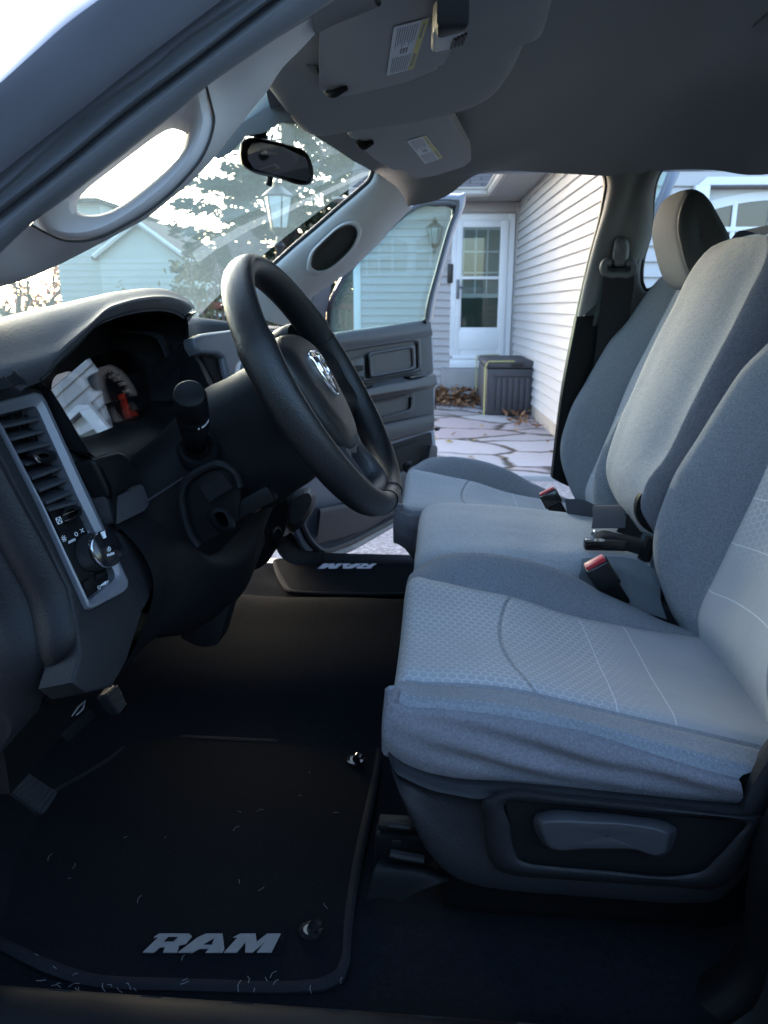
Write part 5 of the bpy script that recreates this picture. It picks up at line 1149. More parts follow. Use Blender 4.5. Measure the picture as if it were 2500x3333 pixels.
g.tube(ys('C', .68, [(-900, 1230), (-500, 1150), (0, 1080), (200, 1050), (430, 1027), (505, 1037), (550, 1062), (578, 1100)]), .007, M_seal, res=40)
g.tube(ys('C', .68, [(1005, 1038), (1050, 1000), (1100, 972), (1180, 952), (1659, 928), (2300, 900)]), .007, M_seal, res=40)
g.obj('opening_seal', bpil)
g = Geo(); pll = [p for p in ys('C', YB-.03, [(415, 2060), (560, 2050), (700, 2040), (800, 2120)])]
plb = ys('G', YB-.03, [(255, 900), (380, 960), (600, 1000), (800, 1050)]); pm1 = ys('G', YB-.04, [(330, 300), (480, 320), (650, 340), (850, 360)])
g.loft([[p+V(0, .04, 0) for p in [pll[0], pm1[0], plb[0]]], [pll[0], pm1[0], plb[0]], [pll[1], pm1[1], plb[1]], [pll[2], pm1[2], plb[2]], [pll[3], pm1[3], plb[3]]], M_plast, 20, [2, 4, 4, 4]); g.obj('pillar_foot', bpil)
g = Geo(); g.box((.62, .73, .25), (.24, .03, .6), M_plast, bev=.01); g.obj('pillar_inner', bpil)
# belt guide
M_guide = surf('belt_guide_plastic', (.10, .102, .105), .5, var=.05)
g = Geo(); gl = [(690, 1540), (740, 1550), (756, 1590), (750, 1680), (735, 1735), (690, 1745), (650, 1735), (645, 1700), (655, 1600), (668, 1555)]
gcn = np.mean(gl, 0); gk = lambda k, y: ys('C', y, [tuple(gcn+(np.array(q)-gcn)*k) for q in gl])
g.loft([gk(1.02, YB-.02), gk(1.0, YB-.035), gk(.8, YB-.048), gk(.05, YB-.05)], M_guide, 32, 4, closed=True)
g.tube(ys('C', YB-.045, [(640, 1712), (605, 1705), (588, 1735), (598, 1775), (640, 1790), (690, 1785), (745, 1790), (780, 1770), (786, 1735), (768, 1708), (735, 1715)]), .010, M_guide, res=40, n=10); g.obj('belt_guide', bpil)
g = Geo(); g.plate(ys('C', YB-.052, [(672, 1585), (688, 1580), (690, 1640), (672, 1648)]), .003, M_silver, bev=.001); g.obj('belt_guide_slot', bpil)
g = Geo(); P = ys('C', YB-.05, [(690, 1745), (685, 1860), (665, 2000), (655, 2120)])+ys('G', YB-.06, [(620, 200), (585, 420), (540, 800)]); g.ribbon(P, [V(1, 0, 0)], .078, M_belt, res=30); g.obj('shoulder_belt', bpil)

# ------------------------------------------------------------------ passenger front door, swung open
hg = V(-.40, .79, 0); far_ = V(-.02, 1.60, 0); dd = norm(far_-hg); dn_ = np.array([dd[1], -dd[0], 0])
pd = Plane(hg, dn_)                                     # inner face of the door, normal towards the cab
if (CAM-hg)@pd.n < 0: pd.n = -pd.n
DP = lambda t, L, off=0: pd.pts(t, L, off)
g = Geo()
# silhouette of the trimmed lower half
bodyP = DP('B', [(300, 2235), (480, 2200), (800, 2150), (1080, 2108), (1145, 2098)], -.02)+DP('E', [(1160, 0), (1168, 200), (1175, 300), (1168, 560), (1182, 700), (1185, 900), (1100, 1110), (960, 1186), (760, 1290), (580, 1395), (400, 1440), (330, 1380), (250, 1200), (240, 500)], -.02)
g.plate(bodyP, .10, M_paint, n=pd.n, bev=.006)
fdoor = g.obj('front_door', truck, 'passenger front door standing wide open')
g = Geo()
tp = DP('B', [(420, 2215), (480, 2195), (800, 2142), (1080, 2098), (1142, 2090)], .0); tp2 = DP('B', [(420, 2200), (480, 2180), (800, 2128), (1080, 2086), (1145, 2080)], -.03)
t1 = DP('E', [(430, 60), (500, 30), (800, -15), (1080, -60), (1150, -70)], .012); t2 = DP('E', [(430, 110), (520, 80), (800, 30), (1060, -12), (1158, -30)], .006)
g.loft([tp2, tp, t1, t2], M_doorhi, 30, 4); g.obj('sill_trim', fdoor)
def panel(L, t, off, thick, mat, name, rnd=.012, bev=.005, par=None):
    g = Geo(); g.plate(smoothpoly(DP(t, L, off), rnd), thick, mat, n=pd.n, bev=bev, seg=3); return g.obj(name, par or fdoor)
# main skin with raised frame
panel([(430, 80), (520, 62), (800, 20), (1075, -22), (1150, -36), (1160, 210), (1170, 560), (780, 690), (430, 800)], 'E', -.004, .02, M_door, 'door_card')
def dish(o, i, t, off0, depth, mat, mat2, name):
    O_, I_, M1 = DP(t, o, off0), DP(t, i, off0-depth), [a*.5+b*.5 for a, b in zip(DP(t, o, off0+.004), DP(t, i, off0+.004))]
    rows = [dens(smoothpoly(L, r), 2) for L, r in ((DP(t, o, off0-.01), .012), (O_, .012), (M1, .010), (DP(t, i, off0), .008), (I_, .008))]
    g = Geo(); g.grid(rows, mat, True); g.plate(smoothpoly(DP(t, i, off0-depth+.001), .008), .004, mat2, n=pd.n); return g.obj(name, fdoor)
dish([(530, 75), (560, 60), (800, 20), (1050, -15), (1078, -5), (1085, 200), (1050, 215), (800, 262), (560, 300), (535, 290)], [(548, 95), (570, 82), (800, 44), (1035, 10), (1058, 18), (1064, 185), (1035, 196), (800, 240), (570, 276), (552, 268)], 'E', .004, .008, M_door, M_door, 'upper_recess')
dish([(738, 100), (752, 84), (900, 58), (1025, 36), (1042, 42), (1048, 185), (1035, 198), (900, 222), (765, 246), (748, 242)], [(760, 112), (772, 98), (900, 76), (1008, 56), (1022, 62), (1028, 172), (1016, 182), (900, 204), (778, 226), (766, 222)], 'E', .010, .006, M_doorhi, M_door, 'pull_pocket')
g = Geo(); g.plate(smoothpoly(DP('E', [(570, 140), (700, 108), (716, 120), (712, 290), (640, 300), (590, 290)], .006), .008), .01, M_gloss, n=pd.n, bev=.002); hcup = g.obj('handle_cup', fdoor)
g = Geo(); g.plate(smoothpoly(DP('E', [(600, 185), (708, 165), (708, 200), (612, 222)], .022), .006), .016, M_plast2, n=pd.n, bev=.004); g.plate(DP('E', [(625, 250), (708, 238), (708, 262), (640, 275)], .012), .006, M_plast2, n=pd.n, bev=.002); g.obj('door_handle', fdoor)
# armrest
ar_b = DP('E', [(560, 310), (680, 300), (850, 262), (1020, 232), (1165, 208)], .004); ar_t = DP('E', [(560, 345), (670, 335), (850, 298), (1050, 262), (1178, 226)], .055); ar_f = DP('E', [(560, 385), (690, 372), (850, 345), (1050, 312), (1186, 285)], .062); ar_l = DP('E', [(560, 430), (700, 405), (850, 380), (1050, 340), (1168, 312)], .01)
g = Geo(); g.loft([ar_b, [a*.1+b*.9 for a, b in zip(ar_b, ar_t)], ar_t, ar_f, [a*.8+b*.2 for a, b in zip(ar_f, ar_l)], ar_l], M_doorhi, 30, [4, 2, 4, 2, 4]); arm = g.obj('armrest', fdoor)
za = Matrix.Rotation(math.atan2(dd[1], dd[0]), 3, 'Z')
def on_arm(k, f, size, mat, name, up):
    c = ar_b[k]*(1-f)+ar_t[k]*f; g = Geo(); g.box(c+V(0, 0, up), size, mat, rot=za, bev=.003); return g.obj(name, fdoor)
on_arm(3, .55, (.11, .03, .008), M_gloss, 'pull_cup', .006); on_arm(1, .5, (.13, .035, .010), M_plast, 'switch_plate', .006); on_arm(1, .5, (.03, .015, .008), M_silver, 'window_switch', .013)
dish([(715, 425), (740, 408), (900, 375), (1025, 345), (1040, 352), (1036, 462), (1020, 478), (900, 508), (760, 545), (730, 545)], [(735, 440), (755, 428), (900, 398), (1010, 372), (1018, 378), (1014, 445), (1000, 456), (900, 484), (770, 520), (748, 522)], 'E', .006, .010, M_door, M_door, 'lower_recess')
g = Geo(); lw0 = DP('E', [(600, 640), (760, 560), (900, 530), (1050, 500), (1168, 480)], .0); lw1 = DP('E', [(600, 660), (770, 575), (900, 545), (1050, 515), (1168, 495)], .012); lw2 = DP('E', [(600, 760), (790, 668), (900, 640), (1050, 600), (1166, 570)], .014); lw3 = DP('E', [(600, 780), (800, 690), (900, 660), (1050, 618), (1164, 588)], .002)
g.loft([lw0, lw1, lw2, lw3], M_door, 24, 3); g.obj('pocket_lip', fdoor)
panel([(560, 1000), (840, 715), (900, 680), (1150, 600), (1160, 740), (1110, 780), (900, 905), (620, 1090)], 'E', -.015, .004, M_plast, 'map_pocket', bev=0)
panel([(600, 960), (860, 740), (900, 712), (1060, 655), (1062, 745), (1040, 770), (900, 850), (620, 1020)], 'E', -.011, .003, M_plast2, 'pocket_back', bev=.001)
g = Geo(); k0_ = DP('E', [(420, 1100), (620, 1060), (905, 925), (920, 880), (960, 862), (1040, 830), (1130, 770), (1150, 690), (1182, 690)], .012)
k1_ = DP('E', [(420, 1180), (640, 1130), (890, 1010), (950, 960), (975, 935), (1040, 910), (1130, 850), (1165, 790), (1184, 760)], .014)
k2_ = DP('E', [(400, 1330), (620, 1270), (800, 1190), (900, 1130), (960, 1085), (1040, 1040), (1130, 980), (1165, 940), (1184, 900)], .004)
g.loft([[p-pd.n*.02 for p in k0_], k0_, k1_, k2_], M_door, 40, [2, 3, 4]); g.obj('kick_plate', fdoor)
g = Geo(); g.tube(DP('E', [(290, 1180), (350, 1300), (430, 1370), (560, 1340), (760, 1245), (950, 1140), (1080, 1050)], .004), .012, M_seal, res=40); g.tube(DP('E', [(250, 1200), (310, 1330), (400, 1405), (560, 1375), (760, 1275), (950, 1165)], -.01), .014, M_paint, res=40); g.obj('lower_seal', fdoor)
g = Geo(); g.lathe([(0, .008), (.02, .008), (.021, .001)], pd.at('E', 1180, 582, -.03), dd, M_metal, 12); g.obj('latch_pin', fdoor)
# window frame and pane
fo_ = [(470, 2192), (478, 1990), (560, 1800), (760, 1570), (900, 1430), (1000, 1345), (1080, 1292), (1190, 1270), (1320, 1268), (1366, 1276), (1362, 1330), (1320, 1440), (1240, 1700), (1162, 2030), (1155, 2085), (1128, 2100)]
fi_ = [(478, 2188), (492, 2000), (590, 1810), (790, 1580), (920, 1450), (1010, 1380), (1090, 1345), (1180, 1342), (1262, 1348), (1284, 1362), (1282, 1395), (1250, 1500), (1170, 1790), (1105, 2050), (1100, 2090), (1095, 2095)]
fmid = [tuple(np.array(a)*.6+np.array(b)*.4) for a, b in zip(fo_, fi_)]
g = Geo(); a0, a1, a2, a3 = DP('B', fo_, -.06), DP('B', fo_, -.005), DP('B', fmid, .006), DP('B', fi_, -.004)
g.loft([[p+pd.n*-.0 for p in a0], a1, a2, a3, DP('B', fi_, -.016)], M_paint, 80, [3, 4, 4, 3], rowmat=[M_paint, M_paint, M_seal, M_seal]); wf = g.obj('window_frame', fdoor)
g = Geo(); g.tube(DP('B', [tuple(np.array(a)*.25+np.array(b)*.75) for a, b in zip(fo_, fi_)], .004), .009, M_seal, res=70); g.obj('window_seal', fdoor)
g = Geo(); g.plate(DP('B', fi_+[(800, 2140)], -.004), .004, G_side, n=pd.n); g.obj('window_pane', fdoor)
g = Geo(); g.tube([pd.at('B', 1118, 2095, .002), pd.at('B', 1116, 2050, .002)], .006, M_seal, n=10); g.obj('lock_knob', fdoor)
# mirror sail at the front corner of the window
M_sail = surf('sail_plastic', (.05, .05, .085), .45, var=.1)
g = Geo(); sl_ = [(325, 1990), (350, 1930), (420, 1885), (485, 1840), (502, 1850), (490, 1920), (465, 2040), (452, 2150), (450, 2215), (330, 2250), (300, 2120)]
g.plate(smoothpoly(DP('B', sl_, .004), .006), .03, M_sail, n=pd.n, bev=.006, seg=3); g.plate(DP('B', [(318, 2000), (345, 1938), (420, 1880), (400, 1920), (360, 2010), (335, 2140), (300, 2150)], .02), .02, M_gloss, n=pd.n, bev=.004); g.obj('mirror_sail', fdoor)

# ------------------------------------------------------------------ rear passenger door, swung open
hr0 = V(.70, .80, 0); rd = norm(V(.55, .83, 0)); prd = Plane(atY('C', 1080, 1150, 1.05), (rd[1], -rd[0], 0))
if (CAM-prd.o)@prd.n < 0: prd.n = -prd.n
g = Geo(); 
band = lambda L, off: prd.pts('C', L, off)
o_ = [(1185, 900), (1155, 975), (1080, 1130), (1010, 1280), (930, 1450), (850, 1680), (800, 1900), (760, 2100)]
i_ = [(1110, 900), (1085, 990), (1035, 1110), (965, 1290), (890, 1460), (815, 1680), (765, 1900), (720, 2100)]
g.loft([band(o_, -.05), band(o_, 0), [a*.5+b*.5+prd.n*.012 for a, b in zip(band(o_, 0), band(i_, 0))], band(i_, 0), band(i_, -.05)], M_paint, 30, [2, 3, 3, 2]); rdoor = g.obj('rear_door', truck)
g = Geo(); j_ = [(x-26, y) for x, y in i_]; g.loft([band(i_, .002), [a*.5+b*.5+prd.n*.006 for a, b in zip(band(i_, .002), band(j_, .002))], band(j_, .002)], M_silver, 30, 3); g.obj('frame_trim', rdoor)
g = Geo(); far_l = [(x-170, y+20) for x, y in j_]; g.plate(band(j_+far_l[::-1], -.01), .004, G_side, n=prd.n); g.obj('window_pane', rdoor)
g = Geo(); g.box((.95, 1.28, .2), (.86, .07, .65), M_paint, rot=Matrix.Rotation(math.atan2(rd[1], rd[0]), 3, 'Z'), bev=.02); g.obj('door_panel', rdoor)

# near side middle pillar and belt line, at the right edge of the opening
g = Geo()
pn0 = [V(.37, -.70, .95), V(.40, -.70, .6), V(.385, -.70, .33)]+ys('I', -.70, [(1665, 900), (1560, 1150), (1520, 1500), (1480, 1800), (1330, 2000), (1100, 2140)])
pn1 = [p+V(.012, -.03, 0) for p in pn0]; pn2 = [V(.46, -.76, .95), V(.48, -.76, .6), V(.46, -.76, .33)]+ys('I', -.76, [(1900, 900), (1800, 1150), (1700, 1500), (1659, 1900), (1560, 2150), (1300, 2300)])
g.loft([[p+V(.02, .04, 0) for p in pn0], pn0, pn1, [a*.5+b*.5+V(0, -.008, 0) for a, b in zip(pn1, pn2)], pn2, [p+V(.12, -.02, 0) for p in pn2]], M_plast, 40, [2, 3, 4, 4, 4]); np_ = g.obj('middle_pillar', truck)
g = Geo(); g.box((1.1, -.80, .2), (1.2, .08, .75), M_paint, bev=.03); g.box((.62, -.785, .8), (.16, .08, .66), M_paint, bev=.03); g.box((1.1, -.79, .83), (.9, .006, .5), G_side, bev=0); g.obj('rear_door', truck)

# the driver's own door, swung right open beside the camera: its edge stays out of the picture but shades the dash
g = Geo(); g.box((-.50, -1.30, .22), (.09, .92, .74), M_door, bev=.03); ddoor = g.obj('front_door', truck, 'driver door swung fully open')
g = Geo(); g.tube([V(-.50, -.86, .58), V(-.49, -.90, .80), V(-.47, -1.15, 1.05), V(-.45, -1.68, 1.06), V(-.47, -1.74, .58)], .03, M_paint, res=40, n=8); g.obj('window_frame', ddoor)
g = Geo(); g.box((-.44, -1.30, .40), (.06, .7, .07), M_doorhi, bev=.02); g.obj('armrest', ddoor)
g = Geo(); g.plate([V(-.50, -.88, .58), V(-.49, -.92, .80), V(-.475, -1.17, 1.04), V(-.455, -1.66, 1.05), V(-.475, -1.73, .58)], .004, G_side, n=(1, 0, 0)); g.obj('window_pane', ddoor)
# ------------------------------------------------------------------ outdoors: a frame turned with the house
HA = R(2.35); HX = V(math.cos(HA), math.sin(HA), 0); HYv = V(-math.sin(HA), math.cos(HA), 0)
O0 = V(CAM[0], CAM[1], 0)
def HW(a, d, z): return O0+HX*a+HYv*d+V(0, 0, z)
def hd(t, x, y, d): r = sight(t, x, y); return CAM+r*(d/(r@HYv))
def hx_(t, x, y, a): r = sight(t, x, y); return CAM+r*(a/(r@HX))
def loc(P): q = np.array(P)-O0; return q@HX, q@HYv, q[2]
M_siding = surf('vinyl_siding', (.41, .385, .395), .5, var=.06, vscale=1.5, grain=('noise', 60), gs=.05)
M_siding2 = surf('pale_vinyl_siding', (.43, .42, .43), .5, var=.06, vscale=1.5, grain=('noise', 60), gs=.05)
M_wtrim = surf('white_trim', (.72, .73, .77), .45, var=.04, vscale=3)
M_soffit = surf('beige_soffit', (.34, .32, .30), .6, var=.05, vscale=3)
M_gutter = surf('cream_gutter', (.42, .39, .36), .5, var=.06, vscale=3)
M_conc = surf('concrete', (.30, .29, .29), .9, var=.2, vscale=8, grain=('noise', 50), gs=.3)
M_black = surf('black_iron', (.012, .012, .013), .45, var=.1)
M_dark = surf('dark_room', (.02, .026, .026), .4, var=.2, vscale=2)
M_blind = surf('window_blind', (.30, .30, .285), .8, var=.25, vscale=3)
G_door = glass('door_glass', (.8, .85, .84), .6)
m, t, b = newmat('roof_shingles'); co = t.n('ShaderNodeTexCoord').outputs['Object']
bk_ = t.n('ShaderNodeTexBrick', {'Vector': t.vm('MULTIPLY', co, (1, 1.0, 1)).outputs[0], 'Color1': (.055, .05, .052, 1), 'Color2': (.12, .105, .105, 1), 'Mortar': (.03, .028, .03, 1), 'Scale': 1.0, 'Mortar Size': .012, 'Brick Width': .3, 'Row Height': .13, 'Bias': 0.0}); t.nt.links.new(bk_.outputs['Color'], b.inputs['Base Color']); b.inputs['Roughness'].default_value = .95
M_roof = m

def ground_mat(name, kind):
    m, t, b = newmat(name); co = t.n('ShaderNodeTexCoord').outputs['Object']; b.inputs['Roughness'].default_value = .9
    n1 = t.n('ShaderNodeTexNoise', {'Vector': co, 'Scale': 1.1, 'Detail': 6.0, 'Roughness': .6}).outputs['Fac']
    if kind == 'asphalt':
        n2 = t.n('ShaderNodeTexVoronoi', {'Vector': co, 'Scale': 75.0}).outputs['Color']
        sp = t.n('ShaderNodeSeparateColor', {0: n2}).outputs[0]
        c = t.mix(n1, (.12, .12, .135, 1), (.17, .17, .19, 1)); c = t.mix(t.n('ShaderNodeMapRange', {0: sp, 1: .35, 2: 1.0}).outputs[0], c, (.34, .33, .36, 1))
        h = sp
    elif kind == 'stone':
        wc = t.vm('ADD', co, t.vm('SCALE', t.n('ShaderNodeTexNoise', {'Vector': co, 'Scale': 2.2, 'Detail': 3.0}).outputs['Color']).outputs[0]).outputs[0]
        sc_n = [n for n in t.nt.nodes if n.bl_idname == 'ShaderNodeVectorMath' and n.operation == 'SCALE'][0]; sc_n.inputs['Scale'].default_value = .30
        wc = t.vm('MULTIPLY', wc, (1.15, 1.75, 1)).outputs[0]
        ed = t.n('ShaderNodeTexVoronoi', {'Vector': wc, 'Scale': 1.0}, feature='DISTANCE_TO_EDGE').outputs['Distance']
        cl = t.n('ShaderNodeTexVoronoi', {'Vector': wc, 'Scale': 1.0}, feature='F1').outputs['Color']
        sp = t.n('ShaderNodeSeparateColor', {0: cl}); gap = t.n('ShaderNodeMapRange', {0: ed, 1: .015, 2: .06}).outputs[0]
        n2 = t.n('ShaderNodeTexNoise', {'Vector': co, 'Scale': 14.0, 'Detail': 6.0, 'Roughness': .7}).outputs['Fac']
        c = t.ramp(sp.outputs[0], [(0, (.38, .35, .36)), (.3, (.54, .51, .53)), (.55, (.42, .34, .355)), (.8, (.49, .46, .475)), (1, (.58, .57, .58))])
        c = t.mix(t.math('MULTIPLY', n2, .55), c, (.26, .23, .22, 1)); c = t.mix(gap, (.06, .05, .04, 1), c)
        h = t.math('MULTIPLY_ADD', gap, 1.0, t.math('MULTIPLY', n2, .3))
    else:
        n2 = t.n('ShaderNodeTexNoise', {'Vector': co, 'Scale': 40.0, 'Detail': 4.0}).outputs['Fac']
        c = t.mix(n1, (.05, .06, .03, 1), (.12, .10, .06, 1)); h = n2
    t.nt.links.new(c, b.inputs['Base Color']); t.nt.links.new(t.n('ShaderNodeBump', {'Height': h, 'Strength': .5, 'Distance': .02}).outputs[0], b.inputs['Normal']); return m
def slab(name, a0, a1, d0, d1, z, th, mat, bev=.0):
    g = Geo(); c = [HW(a0, d0, z), HW(a1, d0, z), HW(a1, d1, z), HW(a0, d1, z)]; g.plate(c, th, mat, n=(0, 0, 1), bev=bev); return tag(g.obj(name), kind='structure')
gg = Geo(); gg.plate([V(-250, -150, GROUND-.02), V(150, -150, GROUND-.02), V(150, 250, GROUND-.02), V(-250, 250, GROUND-.02)], .2, ground_mat('lawn', 'lawn'), n=(0, 0, 1)); tag(gg.obj('ground'), kind='structure')
slab('driveway', -14, 12, -12, 5.75, GROUND, .015, ground_mat('asphalt', 'asphalt'))
slab('patio', -3.2, 1.50, 5.8, 10.75, GROUND+.03, .045, ground_mat('flagstone', 'stone'), bev=.01)

# ------------------------------------------------------------------ the house with its entry corner
DF = 11.2; AX = loc(hd('C', 30, 1700, DF))[0]; AL = loc(hd('B', 645, 1900, DF))[0]
zsof = loc(hd('C', 20, 1318, DF))[2]; DG = 5.8
zb = GROUND+.12
house = thing('house', 'pale vinyl sided house with white entry door and attached garage beside the truck', 'house', tuple(HW(AX, DF, GROUND)))
def siding(g, p0, along, L, z0, z1, nrm, mat, expo=.107):
    k = int(math.ceil((z1-z0)/expo)); nrm = np.array(nrm); a = np.array(along)
    for i in range(k):
        za, zc = z0+i*expo, min(z0+(i+1)*expo, z1)
        o = np.array(p0)
        P = [o+V(0, 0, za)+nrm*.004, o+V(0, 0, za)+nrm*.026, o+V(0, 0, za+.008)+nrm*.027, o+V(0, 0, zc)+nrm*.004]
        Q = [p+a*L for p in P]
        g.add(P+Q, [(0, 1, 5, 4), (1, 2, 6, 5), (2, 3, 7, 6)], mat)
f0 = HW(AL, DF, 0); g = Geo(); siding(g, f0, HX, AX-AL, zb, zsof+.02, -HYv, M_siding); g.box(HW((AL+AX)/2, DF+.12, (zb+zsof)/2), (AX-AL, .2, zsof-zb), M_siding, rot=Matrix.Rotation(HA, 3, 'Z'), bev=0)
RZ = Matrix.Rotation(HA, 3, 'Z')
wall_f = g.obj('siding_wall', house, 'shaded entry wall with narrow boards', smooth=0)
g = Geo(); siding(g, HW(AX, DG, 0), HYv, DF-DG, zb+.05, zsof+.02, -HX, M_siding2); g.box(HW(AX+.12, (DF+DG)/2, (zb+zsof)/2), (.2, DF-DG, zsof-zb), M_siding2, rot=RZ, bev=0); wall_s = g.obj('siding_wall', house, smooth=0)
g = Geo(); g.box(HW(AX+.06, (DF+DG)/2, GROUND+.08), (.14, DF-DG, .34), surf('beige_foundation', (.36, .31, .27), .9, var=.1), rot=RZ, bev=.004); g.box(HW((AL+AX)/2, DF+.02, GROUND+.02), (AX-AL, .12, .24), M_conc, rot=RZ, bev=.004); g.obj('foundation', house)
g = Geo(); g.box(HW(AX-.02, DF-.02, (zb+zsof)/2), (.05, .05, zsof-zb), M_siding2, rot=RZ, bev=.004); g.box(HW(AL+.045, DF-.012, (zb+zsof)/2), (.10, .05, zsof-zb), M_wtrim, rot=RZ, bev=.004); g.obj('corner_post', house)
# garage front
zg = zsof+.35; GX1 = AX+5.4
gl_, gr_ = loc(hd('C', 1195, 1300, DG))[0]+.06, AX+4.9
gtop = loc(hd('C', 1400, 1212, DG))[2]
g = Geo(); siding(g, HW(AX, DG, 0), HX, gl_-AX, zb, gtop, -HYv, M_siding2); siding(g, HW(AX, DG, 0), HX, GX1-AX, gtop, zg+.5, -HYv, M_siding2); g.box(HW((AX+GX1)/2, DG+.13, (gtop+zg+.5)/2), (GX1-AX, .2, zg+.5-gtop), M_siding2, rot=RZ, bev=0); g.box(HW((AX+gl_)/2, DG+.13, (gtop+zb)/2), (gl_-AX-.01, .2, gtop-zb), M_siding2, rot=RZ, bev=0)
wall_g = g.obj('siding_wall', house, smooth=0)
g = Geo(); hz0, hz1 = gtop, loc(hd('C', 1400, 1158, DG))[2]
g.plate([HW(gl_-.08, DG-.06, hz0), HW(gr_+.2, DG-.06, hz0), HW(gr_+.2, DG-.06, hz1), HW(gl_-.02, DG-.06, hz1)], .07, M_wtrim, n=-HYv, bev=.006)
g.box(HW(gl_-.05, DG-.05, (zb+hz0)/2), (.10, .06, hz0-zb-.004), M_wtrim, rot=RZ, bev=.004); g.obj('garage_casing', house)
# garage door: white slab with an arched row of panes
g = Geo(); dz0, dz1 = GROUND+.02, gtop-.01
g.box(HW((gl_+gr_)/2, DG+.10, (dz0+dz1)/2), (gr_-gl_, .05, dz1-dz0), surf('garage_door_paint', (.60, .61, .63), .5, var=.05), rot=RZ, bev=.004)
gdoor = g.obj('garage_door', house)
wz0, wz1 = loc(hd('C', 1500, 1545, DG))[2]-.12, loc(hd('C', 1500, 1296, DG))[2]
wa0 = loc(hd('C', 1310, 1420, DG))[0]-.10; ww = 1.05
def archpts(a0, a1, z0, z1, rise, d, n=14): return [HW(a0, d, z0), HW(a1, d, z0)]+[HW(a1+(a0-a1)*k/n, d, z1-rise+rise*math.sin(math.pi*k/n)) for k in range(n+1)]
for i in range(3):
    a0 = wa0+i*(ww+.16); a1 = a0+ww
    g = Geo(); O_ = archpts(a0-.06, a1+.06, wz0-.05, wz1+.06, .10, DG+.065); I_ = archpts(a0, a1, wz0, wz1, .09, DG+.062)
    g.loft([[p+HYv*.02 for p in O_], O_, I_, [p+HYv*.03 for p in I_]], M_wtrim, 60, [1, 1, 1], closed=True, linear=True)
    for k in range(1, 4): a = a0+ww*k/4; g.box(HW(a, DG+.066, (wz0+wz1)/2-.005), (.035, .012, wz1-wz0-.015), M_wtrim, rot=RZ, bev=.003)
    g.box(HW((a0+a1)/2, DG+.063, wz0+(wz1-wz0)*.48), (ww, .012, .035), M_wtrim, rot=RZ, bev=.003); g.obj('arched_window', house)
    g = Geo(); g.plate([p+HYv*.012 for p in I_], .004, surf('garage_glass', (.05, .045, .045), .12, var=.5, vscale=5), n=-HYv); g.obj('window_pane', house)

# entry door: casing, storm door, inner door with muntins
ld = lambda x, y, dp=DF-.06: loc(hd('L', x, y, dp))
ca0, ca1 = ld(512, 400)[0]-.0, ld(848, 400)[0]; ct = ld(700, -8)[2]; db = ld(660, 845)[2]
g = Geo()
sa0, sa1 = ld(524, 400)[0], ld(826, 400)[0]; st_ = ld(700, 34)[2]
g.box(HW((ca0+sa0)/2-.02, DF-.03, (ct+db)/2), (sa0-ca0+.04, .07, ct-db), M_wtrim, rot=RZ, bev=.005); g.box(HW((ca1+sa1)/2+.02, DF-.03, (ct+db)/2), (ca1-sa1+.04, .07, ct-db), M_wtrim, rot=RZ, bev=.005)
g.box(HW((ca0+ca1)/2, DF-.028, (ct+st_)/2), (sa1-sa0-.004, .066, ct-st_), M_wtrim, rot=RZ, bev=.005); g.box(HW((ca0+ca1)/2, DF-.05, db-.02), (ca1-ca0, .12, .05), M_wtrim, rot=RZ, bev=.005); g.obj('door_casing', house)
g = Geo(); dd0 = DF-.075
u0, u1 = ld(560, 300)[0], ld(784, 300)[0]; zu1, zu0 = ld(680, 74)[2], ld(680, 368)[2]; zl1, zl0 = ld(680, 386)[2], ld(680, 674)[2]; zp1, zp0 = ld(680, 694)[2], ld(680, 808)[2]
bx = lambda a0, a1, z0, z1, d, th, m, bev=.004: g.box(HW((a0+a1)/2, d, (z0+z1)/2), (a1-a0, th, z1-z0), m, rot=RZ, bev=bev)
bx(sa0, u0, db, st_, dd0, .03, M_wtrim); bx(u1, sa1, db, st_, dd0, .03, M_wtrim); bx(u0, u1, zu1, st_, dd0, .028, M_wtrim); bx(u0, u1, zl1, zu0, dd0-.004, .030, M_wtrim); bx(u0, u1, db, zl0, dd0, .028, M_wtrim)
bx(u0-.02, u1+.02, zp0, zp1, dd0-.012, .02, M_wtrim, .012)
sdoor = g.obj('storm_door', house)
g = Geo(); bx(u0, u1, zl0, zu1, dd0+.006, .004, G_door, 0); g.obj('storm_glass', house)
g = Geo(); bx(sa0, sa1, db, st_, DF-.042, .01, surf('inner_door', (.02, .045, .038), .5, var=.1));  # dark green paints the reflection in the lower pane
iw0, iw1 = ld(572, 300)[0], ld(780, 300)[0]; iz1, iz0 = ld(680, 88)[2], ld(680, 470)[2]
bx(iw0-.05, iw1+.05, iz0-.06, iz1+.05, DF-.049, .008, M_wtrim); bx(iw0, iw1, iz0, iz1, DF-.054, .004, M_blind, 0)
for k in (1, 2): a = iw0+(iw1-iw0)*k/3; bx(a-.012, a+.012, iz0, iz1, DF-.058, .006, M_wtrim, .002)
for zz in (.33, .66): zq = iz0+(iz1-iz0)*zz; bx(iw0, iw1, zq-.012, zq+.012, DF-.058, .005, M_wtrim, .002)
g.obj('inner_door', house)
g = Geo(); ha = ld(524, 445); bx(ha[0]+.0, ha[0]+.045, ha[2]-.13, ha[2]+.13, dd0-.03, .02, M_silver, .006); g.tube([HW(ha[0]+.02, dd0-.05, ha[2]+.03), HW(ha[0]+.10, dd0-.06, ha[2]+.02)], .012, M_silver); g.obj('door_handle', house)
g = Geo(); la = ld(490, 350); bx(la[0]-.04, la[0]+.04, la[2]-.13, la[2]+.13, DF-.05, .05, M_black, .01); g.obj('door_chime', house)
